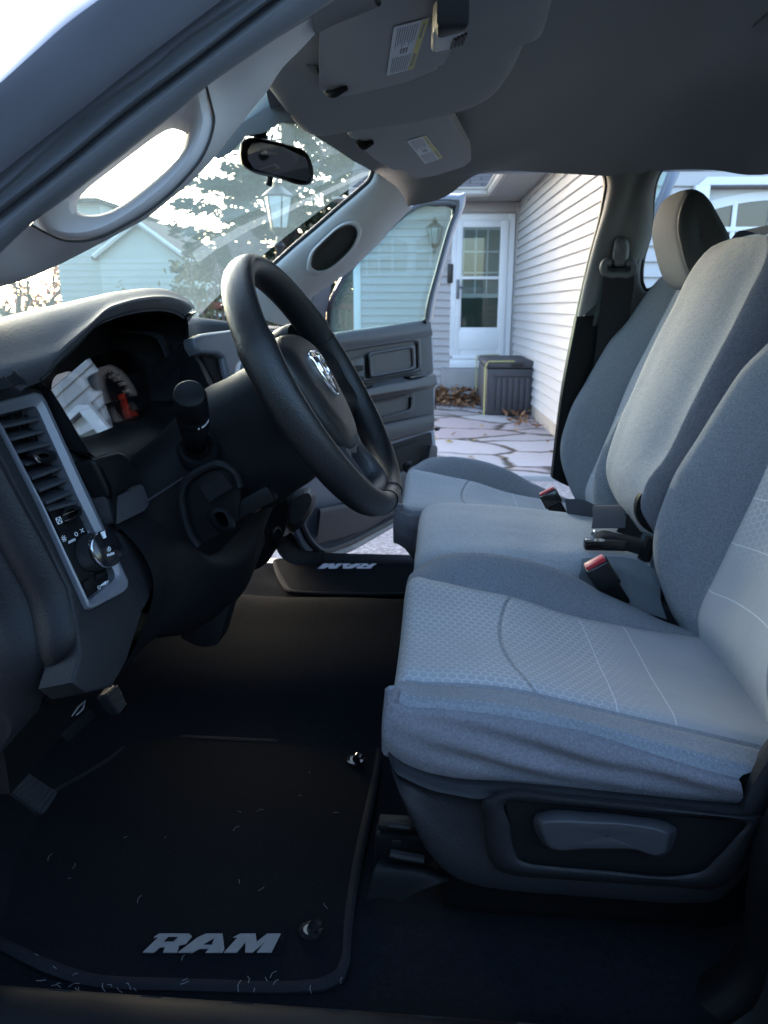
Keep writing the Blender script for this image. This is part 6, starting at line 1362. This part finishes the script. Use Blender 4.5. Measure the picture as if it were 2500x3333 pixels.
# coach lantern on the entry wall
def lantern(name, base, h, parent, wallmount=True, pale=False, lab=None):
    """six sided lantern: cap, frame bars, panes, tail; base = centre of the glass"""
    base = np.array(base); r = h*.22; g = Geo(); mm = M_black
    up_ = V(0, 0, 1)
    g.lathe([(h*.22, r*1.05), (h*.24, r*1.15), (h*.34, r*.55), (h*.38, r*.3), (h*.42, r*.35), (h*.44, r*.12), (h*.52, r*.05)], base, up_, mm, 6)
    g.lathe([(-h*.50, r*.05), (-h*.40, r*.25), (-h*.34, r*.18), (-h*.25, r*.62), (-h*.22, r*.66)], base, up_, mm, 6)
    for k in range(6):
        a = k*math.pi/3; d0 = V(math.cos(a), math.sin(a), 0); g.tube([base+up_*h*.22+d0*r, base-up_*h*.22+d0*r*.62], h*.012, mm, n=5)
    if wallmount: g.tube([base+HYv*.12-up_*h*.2, base+HYv*.10+up_*h*.3, base+up_*h*.5], h*.02, mm, res=12, n=6)
    o = g.obj(name, parent)
    g = Geo(); g.lathe([(-h*.215, r*.60), (h*.215, r*.96)], base, up_, surf('lantern_pane', (.45, .5, .5) if pale else (.25, .28, .28), .25, var=.2, vscale=20), 6); g.obj('lantern_pane', parent if parent.parent is None and not pale else o)
    return o
lantern('wall_lantern', hd('L', 396, 125, DF-.16), .48, house)
# steps under the door
g = Geo(); s0 = ld(440, 930, DF-.35)
bx(s0[0], AX-.05, GROUND+.03, ld(560, 925, DF-.35)[2], DF-.25, .45, M_conc, .01); bx(s0[0]+.12, AX-.05, ld(560, 925, DF-.35)[2]+.003, db-.05, DF-.06, .10, M_wtrim, .005); bx(s0[0]+.08, AX-.05, GROUND+.03, GROUND+.18, DF-.62, .30, M_conc, .01); g.obj('door_step', house)
# roofs, soffits and gutters
ov = .42; ez = zsof
g = Geo()
g.box(HW((AL-.02+AX-ov)/2, DF-ov/2, ez+.02), (AX-ov-AL+.5, ov, .025), M_soffit, rot=RZ, bev=0); g.box(HW(AX-ov/2+.0, (DF+DG-.4)/2, ez+.024), (ov, DF-DG+.4, .025), M_soffit, rot=RZ, bev=0); g.box(HW((AX+GX1)/2, DG-.2, zg+.52), (GX1-AX+.8, .4, .03), M_soffit, rot=RZ, bev=0); g.obj('soffit', house)
g = Geo()
def gutter(p, q, outv):
    up = V(0, 0, 1); prof = [(0, 0), (.06, 0), (.085, .03), (.08, .07), (.10, .09), (.10, .11), (.0, .11)]
    r0 = [np.array(p)+outv*a+up*b for a, b in prof]; r1 = [np.array(q)+outv*a+up*b for a, b in prof]; g.grid([r0, r1], M_gutter); g.add(r0, [list(range(7))], M_gutter); g.add(r1, [list(range(7))], M_gutter)
gutter(HW(AL-.02, DF-ov, ez+.02), HW(AX-ov-.02, DF-ov, ez+.02), -HYv); gutter(HW(AX-ov, DG-.4, ez+.02), HW(AX-ov, DF-ov-.02, ez+.02), -HX); g.obj('gutter', house)
g = Geo(); sl_ = .5
rf0 = [HW(AL-.02, DF-ov-.03, ez+.14), HW(AX-ov, DF-ov-.03, ez+.14)]
g.plate([rf0[0], rf0[1], HW(AX+3.5, DF+3.9, ez+.14+4*sl_), HW(AL-.02, DF+3.9, ez+.14+4*sl_)], .05, M_roof, n=norm(-HYv*sl_+V(0, 0, 1))); g.plate([HW(AX-ov-.03, DG-.5, ez+.145), HW(AX+3.4, DG-.5, ez+.145+3.8*sl_), HW(AX+3.4, DF+3.3, ez+.145+3.8*sl_), HW(AX-ov-.03, DF-ov, ez+.145)], .05, M_roof, n=norm(-HX*sl_+V(0, 0, 1))); g.obj('roof', house)

# ------------------------------------------------------------------ storage box on the patio
m_box = surf('dark_resin', (.055, .052, .06), .55, var=.1, vscale=5)
zp = GROUND+.034
bl_ = hd('L', 706, 1200, 1); r = sight('L', 706, 1200); k = (zp-CAM[2])/r[2]; P0 = CAM+r*k; r = sight('L', 1058, 1190); P1 = CAM+r*((zp-CAM[2])/r[2])
ba, bd, _ = loc(P0); ba = loc(hd('L', 700, 1100, bd))[0]; bw = loc(hd('L', 1068, 1100, bd))[0]-ba; bh = loc(hd('L', 690, 880, bd))[2]-zp; bdep = 1.25
box = thing('storage_box', 'dark grey resin storage box on the flagstones in the house corner', 'storage box', tuple(HW(ba+bw/2, bd+bdep/2, zp)))
g = Geo(); g.box(HW(ba+bw/2, bd+bdep/2, zp+bh*.44), (bw*.97, bdep*.97, bh*.86), m_box, rot=RZ, bev=.015)
for i in range(9): g.box(HW(ba+bw*(.12+.095*i), bd+.012, zp+bh*.40), (bw*.08, .02, bh*.60), m_box, rot=RZ, bev=.006)
g.box(HW(ba+bw/2, bd+.008, zp+bh*.755), (bw*.8, .02, .035), m_box, rot=RZ, bev=.006); g.obj('bin', box)
g = Geo(); g.box(HW(ba+bw/2, bd+bdep/2, zp+bh*.94), (bw, bdep, bh*.12), m_box, rot=RZ, bev=.02, seg=3)
for i in range(8): g.box(HW(ba+bw/2, bd+.12+i*.145, zp+bh*1.0), (bw*.86, .11, .012), m_box, rot=RZ, bev=.004)
g.obj('lid', box)
g = Geo(); m_y = surf('pale_yellow_rope', (.42, .40, .16), .8, var=.1)
g.tube([HW(ba-.012, bd-.012, zp), HW(ba-.012, bd-.014, zp+bh*.9), HW(ba+.02, bd-.014, zp+bh*1.005), HW(ba+bw*.45, bd-.016, zp+bh*1.01)], .009, m_y, n=6); g.obj('edge_cord', box); g = Geo(); g.tube([HW(ba-.014, bd+bdep*.98, zp), HW(ba-.014, bd+bdep, zp+bh), HW(ba+bw*.4, bd+bdep, zp+bh*1.02)], .008, m_y, n=6); g.obj('edge_cord', box)
g = Geo(); g.box(HW(ba+bw*.5, bd-.012, zp+bh*.955), (.14, .03, .05), M_black, rot=RZ, bev=.008); g.obj('latch', box)

# fallen leaves, nobody could count them
def leafmat(name, c1, c2, trans=.0):
    m, t, b = newmat(name); oi = t.n('ShaderNodeNewGeometry').outputs['Random Per Island']
    t.nt.links.new(t.mix(oi, c4(c1), c4(c2)), b.inputs['Base Color']); b.inputs['Roughness'].default_value = .7; b.inputs['Specular IOR Level'].default_value = .3
    if trans:
        tl = t.n('ShaderNodeBsdfTranslucent', {'Color': c4(c2)}).outputs[0]; mx = t.n('ShaderNodeMixShader', {0: trans, 1: b.outputs[0], 2: tl}); t.nt.links.new(mx.outputs[0], t.nt.nodes['Material Output'].inputs['Surface'])
    return m
def leaves(g, pts, size, mat, flat=0.0):
    """one small bent leaf (two faces) per point"""
    n = len(pts); a = RNG.uniform(0, 6.283, n); tl = RNG.normal(0, 1, (n, 3)); tl[:, 2] = tl[:, 2]*(1-flat)+flat*3
    tl /= np.linalg.norm(tl, axis=1)[:, None]
    for i in range(n):
        nn = tl[i]; u = np.cross(nn, V(math.cos(a[i]), math.sin(a[i]), .3)); u /= np.linalg.norm(u)+1e-9; v = np.cross(nn, u); s = size*RNG.uniform(.6, 1.3); p = pts[i]
        g.add([p-u*s, p+v*s*.45+nn*s*.15, p+u*s, p-v*s*.45+nn*s*.15], [(0, 1, 2), (0, 2, 3)], mat)
g = Geo(); n = 1500; lx0, lx1 = AL+.2, ba+.15
A_ = RNG.uniform(lx0, lx1, n); D_ = bd+1.35+RNG.normal(0, .35, n); D_ = np.clip(D_, bd+.5, DF-.1)
leaves(g, [HW(a, d, GROUND+.04+abs(RNG.normal(0, .05))+.10*math.exp(-((d-bd-1.4)/.35)**2)) for a, d in zip(A_, D_)], .055, leafmat('dry_leaves', (.30, .15, .07), (.12, .055, .03)), .6)
A_ = RNG.uniform(-1.5, AX-.1, 45); D_ = RNG.uniform(5.9, 10.2, 45); leaves(g, [HW(a, d, GROUND+.045) for a, d in zip(A_, D_)], .04, leafmat('scattered_leaves', (.30, .16, .08), (.35, .26, .08)), .9)
leaves(g, [HW(AX-.12+RNG.uniform(-.25, .05), d, GROUND+.05+abs(RNG.normal(0, .03))) for d in RNG.uniform(bd-1.2, bd+.1, 60)], .05, leafmat('edge_leaves', (.25, .12, .06), (.12, .06, .03)), .7)
tag(g.obj('fallen_leaves', smooth=0), 'drift of dry brown leaves against the foot of the entry wall and over the flagstones', 'leaves', kind='stuff')
# ------------------------------------------------------------------ what stands beyond the windshield
DN = 24.0
m_ns = surf('grey_green_siding', (.40, .44, .425), .7, var=.06, vscale=1); m_ns2 = surf('pale_grey_siding', (.46, .50, .485), .7, var=.06, vscale=1)
m_nr = surf('dark_shingle', (.05, .052, .055), .9, var=.2, vscale=4)
na = lambda t, x, y, d=DN: loc(hd(t, x, y, d))
x0, x1, x2, xa = na('A', 375, 1700)[0], na('A', 675, 1700)[0], na('A', 1240, 1700)[0], na('A', 925, 1450)[0]
zt, zap, zev = na('A', 550, 1322)[2], na('A', 925, 1452)[2], na('A', 1240, 1690)[2]
nb = thing('neighbour_house', 'grey gabled house across the yard, seen through the windshield', 'house', tuple(HW((x0+x2)/2, DN, GROUND)))
g = Geo(); siding(g, HW(x0, DN, 0), HX, x1-x0, GROUND, zt, -HYv, m_ns, .2); g.box(HW((x0+x1)/2, DN+2.6, (zt+GROUND)/2), (x1-x0, 5.1, zt-GROUND), m_ns, rot=RZ, bev=0); g.obj('wall', nb, smooth=0)
g = Geo(); siding(g, HW(x1, DN-.3, 0), HX, x2-x1, GROUND, zev, -HYv, m_ns2, .2); g.box(HW((x1+x2)/2, DN+3, (zev+GROUND)/2), (x2-x1, 6.4, zev-GROUND), m_ns2, rot=RZ, bev=0)
zl = zap-(xa-x1)*(zap-zev)/(x2-xa)
g.plate([HW(x1, DN-.28, zev), HW(x2, DN-.28, zev), HW(xa, DN-.28, zap), HW(x1, DN-.28, zl)], .2, m_ns2, n=-HYv); g.obj('gable_wall', nb, smooth=0)
g = Geo(); ridge = hd('A', 1185, 1482, DN+9); dv = (ridge-HW(xa, DN-.5, zap)); e_r = HW(x2+.25, DN-.5, zev-.12)
g.plate([HW(xa, DN-.5, zap+.06), e_r, e_r+dv, HW(xa, DN-.5, zap+.06)+dv], .12, m_nr, n=norm(HX*(zap-zev)/(x2-xa)+V(0, 0, 1))); g.plate([HW(x1-.2, DN-.5, zl-.05), HW(xa, DN-.5, zap+.06), HW(xa, DN-.5, zap+.06)+dv, HW(x1-.2, DN-.5, zl-.05)+dv], .12, m_nr, n=norm(-HX*.7+V(0, 0, 1)))
g.obj('roof', nb); g = Geo(); g.tube([HW(xa, DN-.52, zap), HW(x2+.25, DN-.52, zev-.14)], .07, M_wtrim, n=4); g.tube([HW(xa, DN-.52, zap), HW(x1-.1, DN-.52, zl-.02)], .07, M_wtrim, n=4); g.obj('rake_board', nb)
g = Geo(); g.box(HW((x0+x1)/2, DN+2.5, zt+.06), (x1-x0+.3, 5.8, .12), m_nr, rot=RZ, bev=.02); g.obj('roof', nb)

M_bark = surf('bark', (.055, .045, .04), .95, var=.3, vscale=20, grain=('noise', 60), gs=.6)
def conifer(name, a, d, h, rad, lab, group=None, dens=1.0, seed=1, low=.06, col=((.028, .048, .036), (.055, .085, .055)), size=.075):
    rg = np.random.default_rng(seed); base = HW(a, d, GROUND)
    tr = thing(name, lab, 'tree', tuple(base), group=group)
    g = Geo(); g.tube([base+V(0, 0, h*k/6) for k in range(7)], [rad*.07*(1-k/6.5) for k in range(7)], M_bark, n=8); tips = []
    lv = int(h*2.6); gb = g
    for i in range(lv):
        zf_ = low+(1-low)*i/lv; z = h*zf_; L = rad*(1-zf_)**.75*rg.uniform(.75, 1.12)
        for k in range(int(rg.integers(5, 8))):
            az = rg.uniform(0, 6.283); Lk = L*rg.uniform(.65, 1.15); dr = V(math.cos(az), math.sin(az), 0); p0 = base+V(0, 0, z)
            pts = [p0, p0+dr*Lk*.5+V(0, 0, -.06*Lk), p0+dr*Lk+V(0, 0, .02*Lk)]
            if Lk > .7: gb.tube(pts, [.022, .014, .005], M_bark, n=4, res=4, cap=False)
            sd = np.cross(dr, V(0, 0, 1)); m_ = int(62*Lk*dens)
            for q in range(m_):
                u = rg.uniform(.12, 1)**.8; w = (1-u)*.30*Lk+.10; c = herm(np.array([0, .5, 1.]), np.array(pts), u)
                tips.append(c+sd*rg.normal(0, w*.55)+V(0, 0, rg.normal(-.05, .07)))
    gb.obj('trunk', tr)
    g = Geo(); mt_ = leafmat(name+'_needles', *col, trans=.06)
    T = np.array(tips); n = len(T); nm = lambda a: a/(np.linalg.norm(a, axis=1)[:, None]+1e-9)
    c0 = np.tile(base, (n, 1)); c0[:, 2] = T[:, 2]+.2
    ax = nm(T-c0+rg.normal(0, .6, (n, 3))); s = (size*rg.uniform(.7, 1.5, n))[:, None]; sdv = nm(np.cross(ax, rg.normal(0, 1, (n, 3)))); s2 = np.cross(ax, sdv)
    vs = np.stack([T-ax*s, T+sdv*s*.30, T+ax*s, T-sdv*s*.30, T-ax*s*.8+s2*s*.1, T+s2*s*.36, T+ax*s*.9+sdv*s*.2, T-s2*s*.2], 1).reshape(-1, 3)
    g.add(vs, [(i*4, i*4+1, i*4+2, i*4+3) for i in range(2*n)], mt_)
    g.obj('crown', tr, smooth=0); return tr
def at_(t, x, d): q = loc(hd(t, x, 1500, d)); return q[0], d
a_, d_ = at_('B', 230, 15.0); conifer('spruce_tree', a_, d_, 9.5, 3.1, 'tall dark spruce behind the windshield, its boughs full of sky gaps', group='spruce trees in the yard', seed=3, dens=1.0, size=.10)
a_, d_ = at_('B', 560, 19.0); conifer('spruce_tree', a_, d_, 5.2, 2.2, 'shorter dark evergreen just left of the entry wall, seen past the far door', group='spruce trees in the yard', seed=5, dens=1.3, size=.09)
a_, d_ = at_('A', 1560, 21.0); conifer('spruce_tree', a_, d_, 4.8, 2.3, 'low wide evergreen between the gabled house and the tall spruce', group='spruce trees in the yard', seed=9, dens=1.3, size=.09)

def broadleaf(name, a, d, h, rad, lab, seed, leafcol, nleaf, size, bare=False, trunk=.05, bark=None):
    rg = np.random.default_rng(seed); base = HW(a, d, GROUND); tr = thing(name, lab, 'tree', tuple(base)); g = Geo(); ends = []
    bk = bark or M_bark
    def grow(p, dr, L, r, lev):
        q = p+dr*L; mid = (p+q)/2+rg.normal(0, L*.05, 3); g.tube([p, mid, q], [r, r*.8, r*.6], bk, n=5, cap=False)
        if lev == 0: ends.append(q); return
        for _ in range(int(rg.integers(2, 4))+ (lev > 2)):
            nd = norm(dr+rg.normal(0, .42, 3)+V(0, 0, .10)); grow(p+(q-p)*rg.uniform(.65, 1), nd, L*rg.uniform(.6, .8), r*.6, lev-1); ends.append((p+q)/2)
    grow(base, norm(V(.03, 0, 1)), h*.32, trunk, 5 if bare else 4)
    g.obj('trunk', tr)
    if nleaf:
        E_ = np.array(ends); pts = E_[rg.integers(0, len(E_), nleaf)]+rg.normal(0, rad*.14, (nleaf, 3)); g = Geo(); leaves(g, pts, size, leafmat(name+'_leaves', *leafcol, trans=.35)); g.obj('crown', tr, smooth=0)
    return tr
a_, d_ = at_('A', 1240, 13.0); broadleaf('young_tree', a_, d_, 2.6, .9, 'slender young tree with thin foliage in front of the gabled house', 4, ((.07, .09, .06), (.12, .13, .08)), 700, .05, trunk=.02, bark=surf('pale_bark', (.3, .3, .28), .8, var=.2))
a_, d_ = at_('A', 250, 30.0); broadleaf('sunset_glow_tree', a_, d_, 4.6, 2.0, 'bare tree left of the gabled house, sunset glow painted as sparse red leaves', 8, ((.45, .12, .07), (.55, .22, .12)), 1500, .09, trunk=.09)  # red leaves paint the pink sunset sky seen between bare branches
a_, d_ = at_('A', 60, 22.0); broadleaf('bare_tree', a_, d_, 4.2, 2.0, 'bare twiggy tree at the far left of the windshield', 12, ((.2, .1, .06), (.1, .06, .04)), 200, .05, bare=True, trunk=.08)

# hedge row and far woodland
g = Geo(); rg = np.random.default_rng(2); pts = []
for k in range(5200):
    a = rg.uniform(-34, 4); d = 36+rg.normal(0, 1.2); hh = 1.9+.5*math.sin(a*.7)+.35*math.sin(a*1.9+1); pts.append(HW(a, d, GROUND+abs(rg.beta(1.2, 1.4))*hh))
leaves(g, pts, .22, leafmat('hedge_leaves', (.03, .04, .03), (.06, .07, .045), .15)); tag(g.obj('far_hedge', smooth=0), 'dark mass of far shrubs along the end of the yard', 'shrubs', kind='stuff')
# unseen hedge added behind the viewer to keep low sky light off the cab
g = Geo(); g.box(HW(0, -2.9, GROUND+1.05), (11, .5, 2.0), surf('added_hedge_core', (.012, .016, .011), 1), rot=RZ, bev=.1); pts = []
for k in range(4200): pts.append(HW(rg.uniform(-5.6, 5.6), -2.62+rg.normal(0, .07), GROUND+rg.uniform(.05, 2.15)))
for k in range(1200): pts.append(HW(rg.uniform(-5.6, 5.6), -2.9+rg.uniform(-.3, .3), GROUND+2.07+rg.normal(0, .07)))
leaves(g, pts, .09, leafmat('near_hedge_leaves', (.02, .032, .02), (.04, .06, .035))); tag(g.obj('near_hedge', smooth=0), 'unseen evergreen hedge added behind the viewer to shade the cab', 'hedge', kind='stuff')
# wooden fence left of the entry wall
fa0, fa1 = AL-3.2, AL-.15; fz = loc(hd('B', 570, 1990, 14.5))[2]
fence = thing('wooden_fence', 'reddish brown rail fence left of the entry wall', 'fence', tuple(HW((fa0+fa1)/2, 14.5, GROUND)))
m_fr = surf('red_brown_stain', (.24, .075, .05), .7, var=.2, vscale=6); m_fp = surf('grey_brown_stain', (.14, .10, .085), .8, var=.2, vscale=6)
g = Geo(); g.box(HW((fa0+fa1)/2, 14.5, fz), (fa1-fa0, .12, .11), m_fr, rot=RZ, bev=.01); g.box(HW((fa0+fa1)/2, 14.5, GROUND+.2), (fa1-fa0, .06, .1), m_fr, rot=RZ, bev=.01); g.obj('rail', fence)
for k in range(3): g = Geo(); g.box(HW(fa0+.08+(fa1-fa0-.16)*k/2, 14.5, (GROUND+fz+.04)/2), (.11, .11, fz+.12-GROUND), m_fr, rot=RZ, bev=.01); g.obj('post', fence)
g = Geo()
for k in range(26): g.box(HW(fa0+.15+k*(fa1-fa0-.3)/25, 14.5, (GROUND+.2+fz)/2), (.045, .04, fz-GROUND-.3), m_fp, rot=RZ, bev=.004)
g.obj('baluster_panel', fence)
# lantern reflected in the windshield, built as an added lamp post
lp_c = hd('B', 150, 1385, 5.6)
lamp = thing('lantern_reflection', 'lantern reflection in the windshield, built as a black lamp post with pale six sided lantern', 'lamp post', (lp_c[0], lp_c[1], GROUND))
g = Geo(); fb = V(lp_c[0], lp_c[1], GROUND); g.lathe([(0, .09), (.03, .09), (.05, .05), (.3, .035), (lp_c[2]-GROUND-.24, .028), (lp_c[2]-GROUND-.22, .04), (lp_c[2]-GROUND-.2, .03)], fb, (0, 0, 1), M_black, 16); g.obj('added_pole', lamp)
lantern('reflected_lantern', lp_c, .46, lamp, wallmount=False, pale=True)

# ------------------------------------------------------------------ light: low evening sun far ahead, open sky
w = bpy.data.worlds.new('World'); sc.world = w; w.use_nodes = True; nt = w.node_tree
sky = nt.nodes.new('ShaderNodeTexSky'); sky.sky_type = 'NISHITA'; sky.sun_disc = False
SUN_EL, SUN_AZ = R(16), R(-32)
sky.sun_elevation = SUN_EL; sky.sun_rotation = SUN_AZ; sky.altitude = 100; sky.air_density = 1.0; sky.dust_density = 2.0; sky.ozone_density = 1.6
bg = nt.nodes['Background']; nt.links.new(sky.outputs[0], bg.inputs['Color']); bg.inputs['Strength'].default_value = .15
ld_ = bpy.data.lights.new('sun', 'SUN'); ld_.energy = .25; ld_.angle = R(20); ld_.color = (1, .93, .85)
so_l = bpy.data.objects.new('sun', ld_); COL.objects.link(so_l)
sd = Vector((math.sin(SUN_AZ)*math.cos(SUN_EL), math.cos(SUN_AZ)*math.cos(SUN_EL), math.sin(SUN_EL))); so_l.rotation_euler = sd.to_track_quat('Z', 'Y').to_euler(); so_l.location = (0, 0, 12)

cam = bpy.data.cameras.new('camera'); co_ = bpy.data.objects.new('camera', cam); COL.objects.link(co_); sc.camera = co_
cam.sensor_fit = 'HORIZONTAL'; cam.sensor_width = 36; cam.lens = FPX/2500*36; cam.clip_start = .02; cam.clip_end = 800
co_.matrix_world = Matrix(((cr[0], cu[0], -cf[0], CAM[0]), (cr[1], cu[1], -cf[1], CAM[1]), (cr[2], cu[2], -cf[2], CAM[2]), (0, 0, 0, 1)))
cam.dof.use_dof = True; cam.dof.focus_distance = 1.0; cam.dof.aperture_fstop = 13
vs_ = sc.view_settings; sc.display_settings.display_device = 'sRGB'; vs_.view_transform = 'Standard'; vs_.look = 'None'; vs_.gamma = 1; vs_.exposure = 2.85
cy = sc.cycles; cy.max_bounces = 10; cy.diffuse_bounces = 5; cy.glossy_bounces = 4; cy.transparent_max_bounces = 24; cy.transmission_bounces = 6; cy.caustics_reflective = False; cy.caustics_refractive = False
cy.use_denoising = True
try: cy.denoiser = 'OPENIMAGEDENOISE'; cy.denoising_input_passes = 'RGB_ALBEDO_NORMAL'
except Exception: pass
cy.sample_clamp_indirect = 6
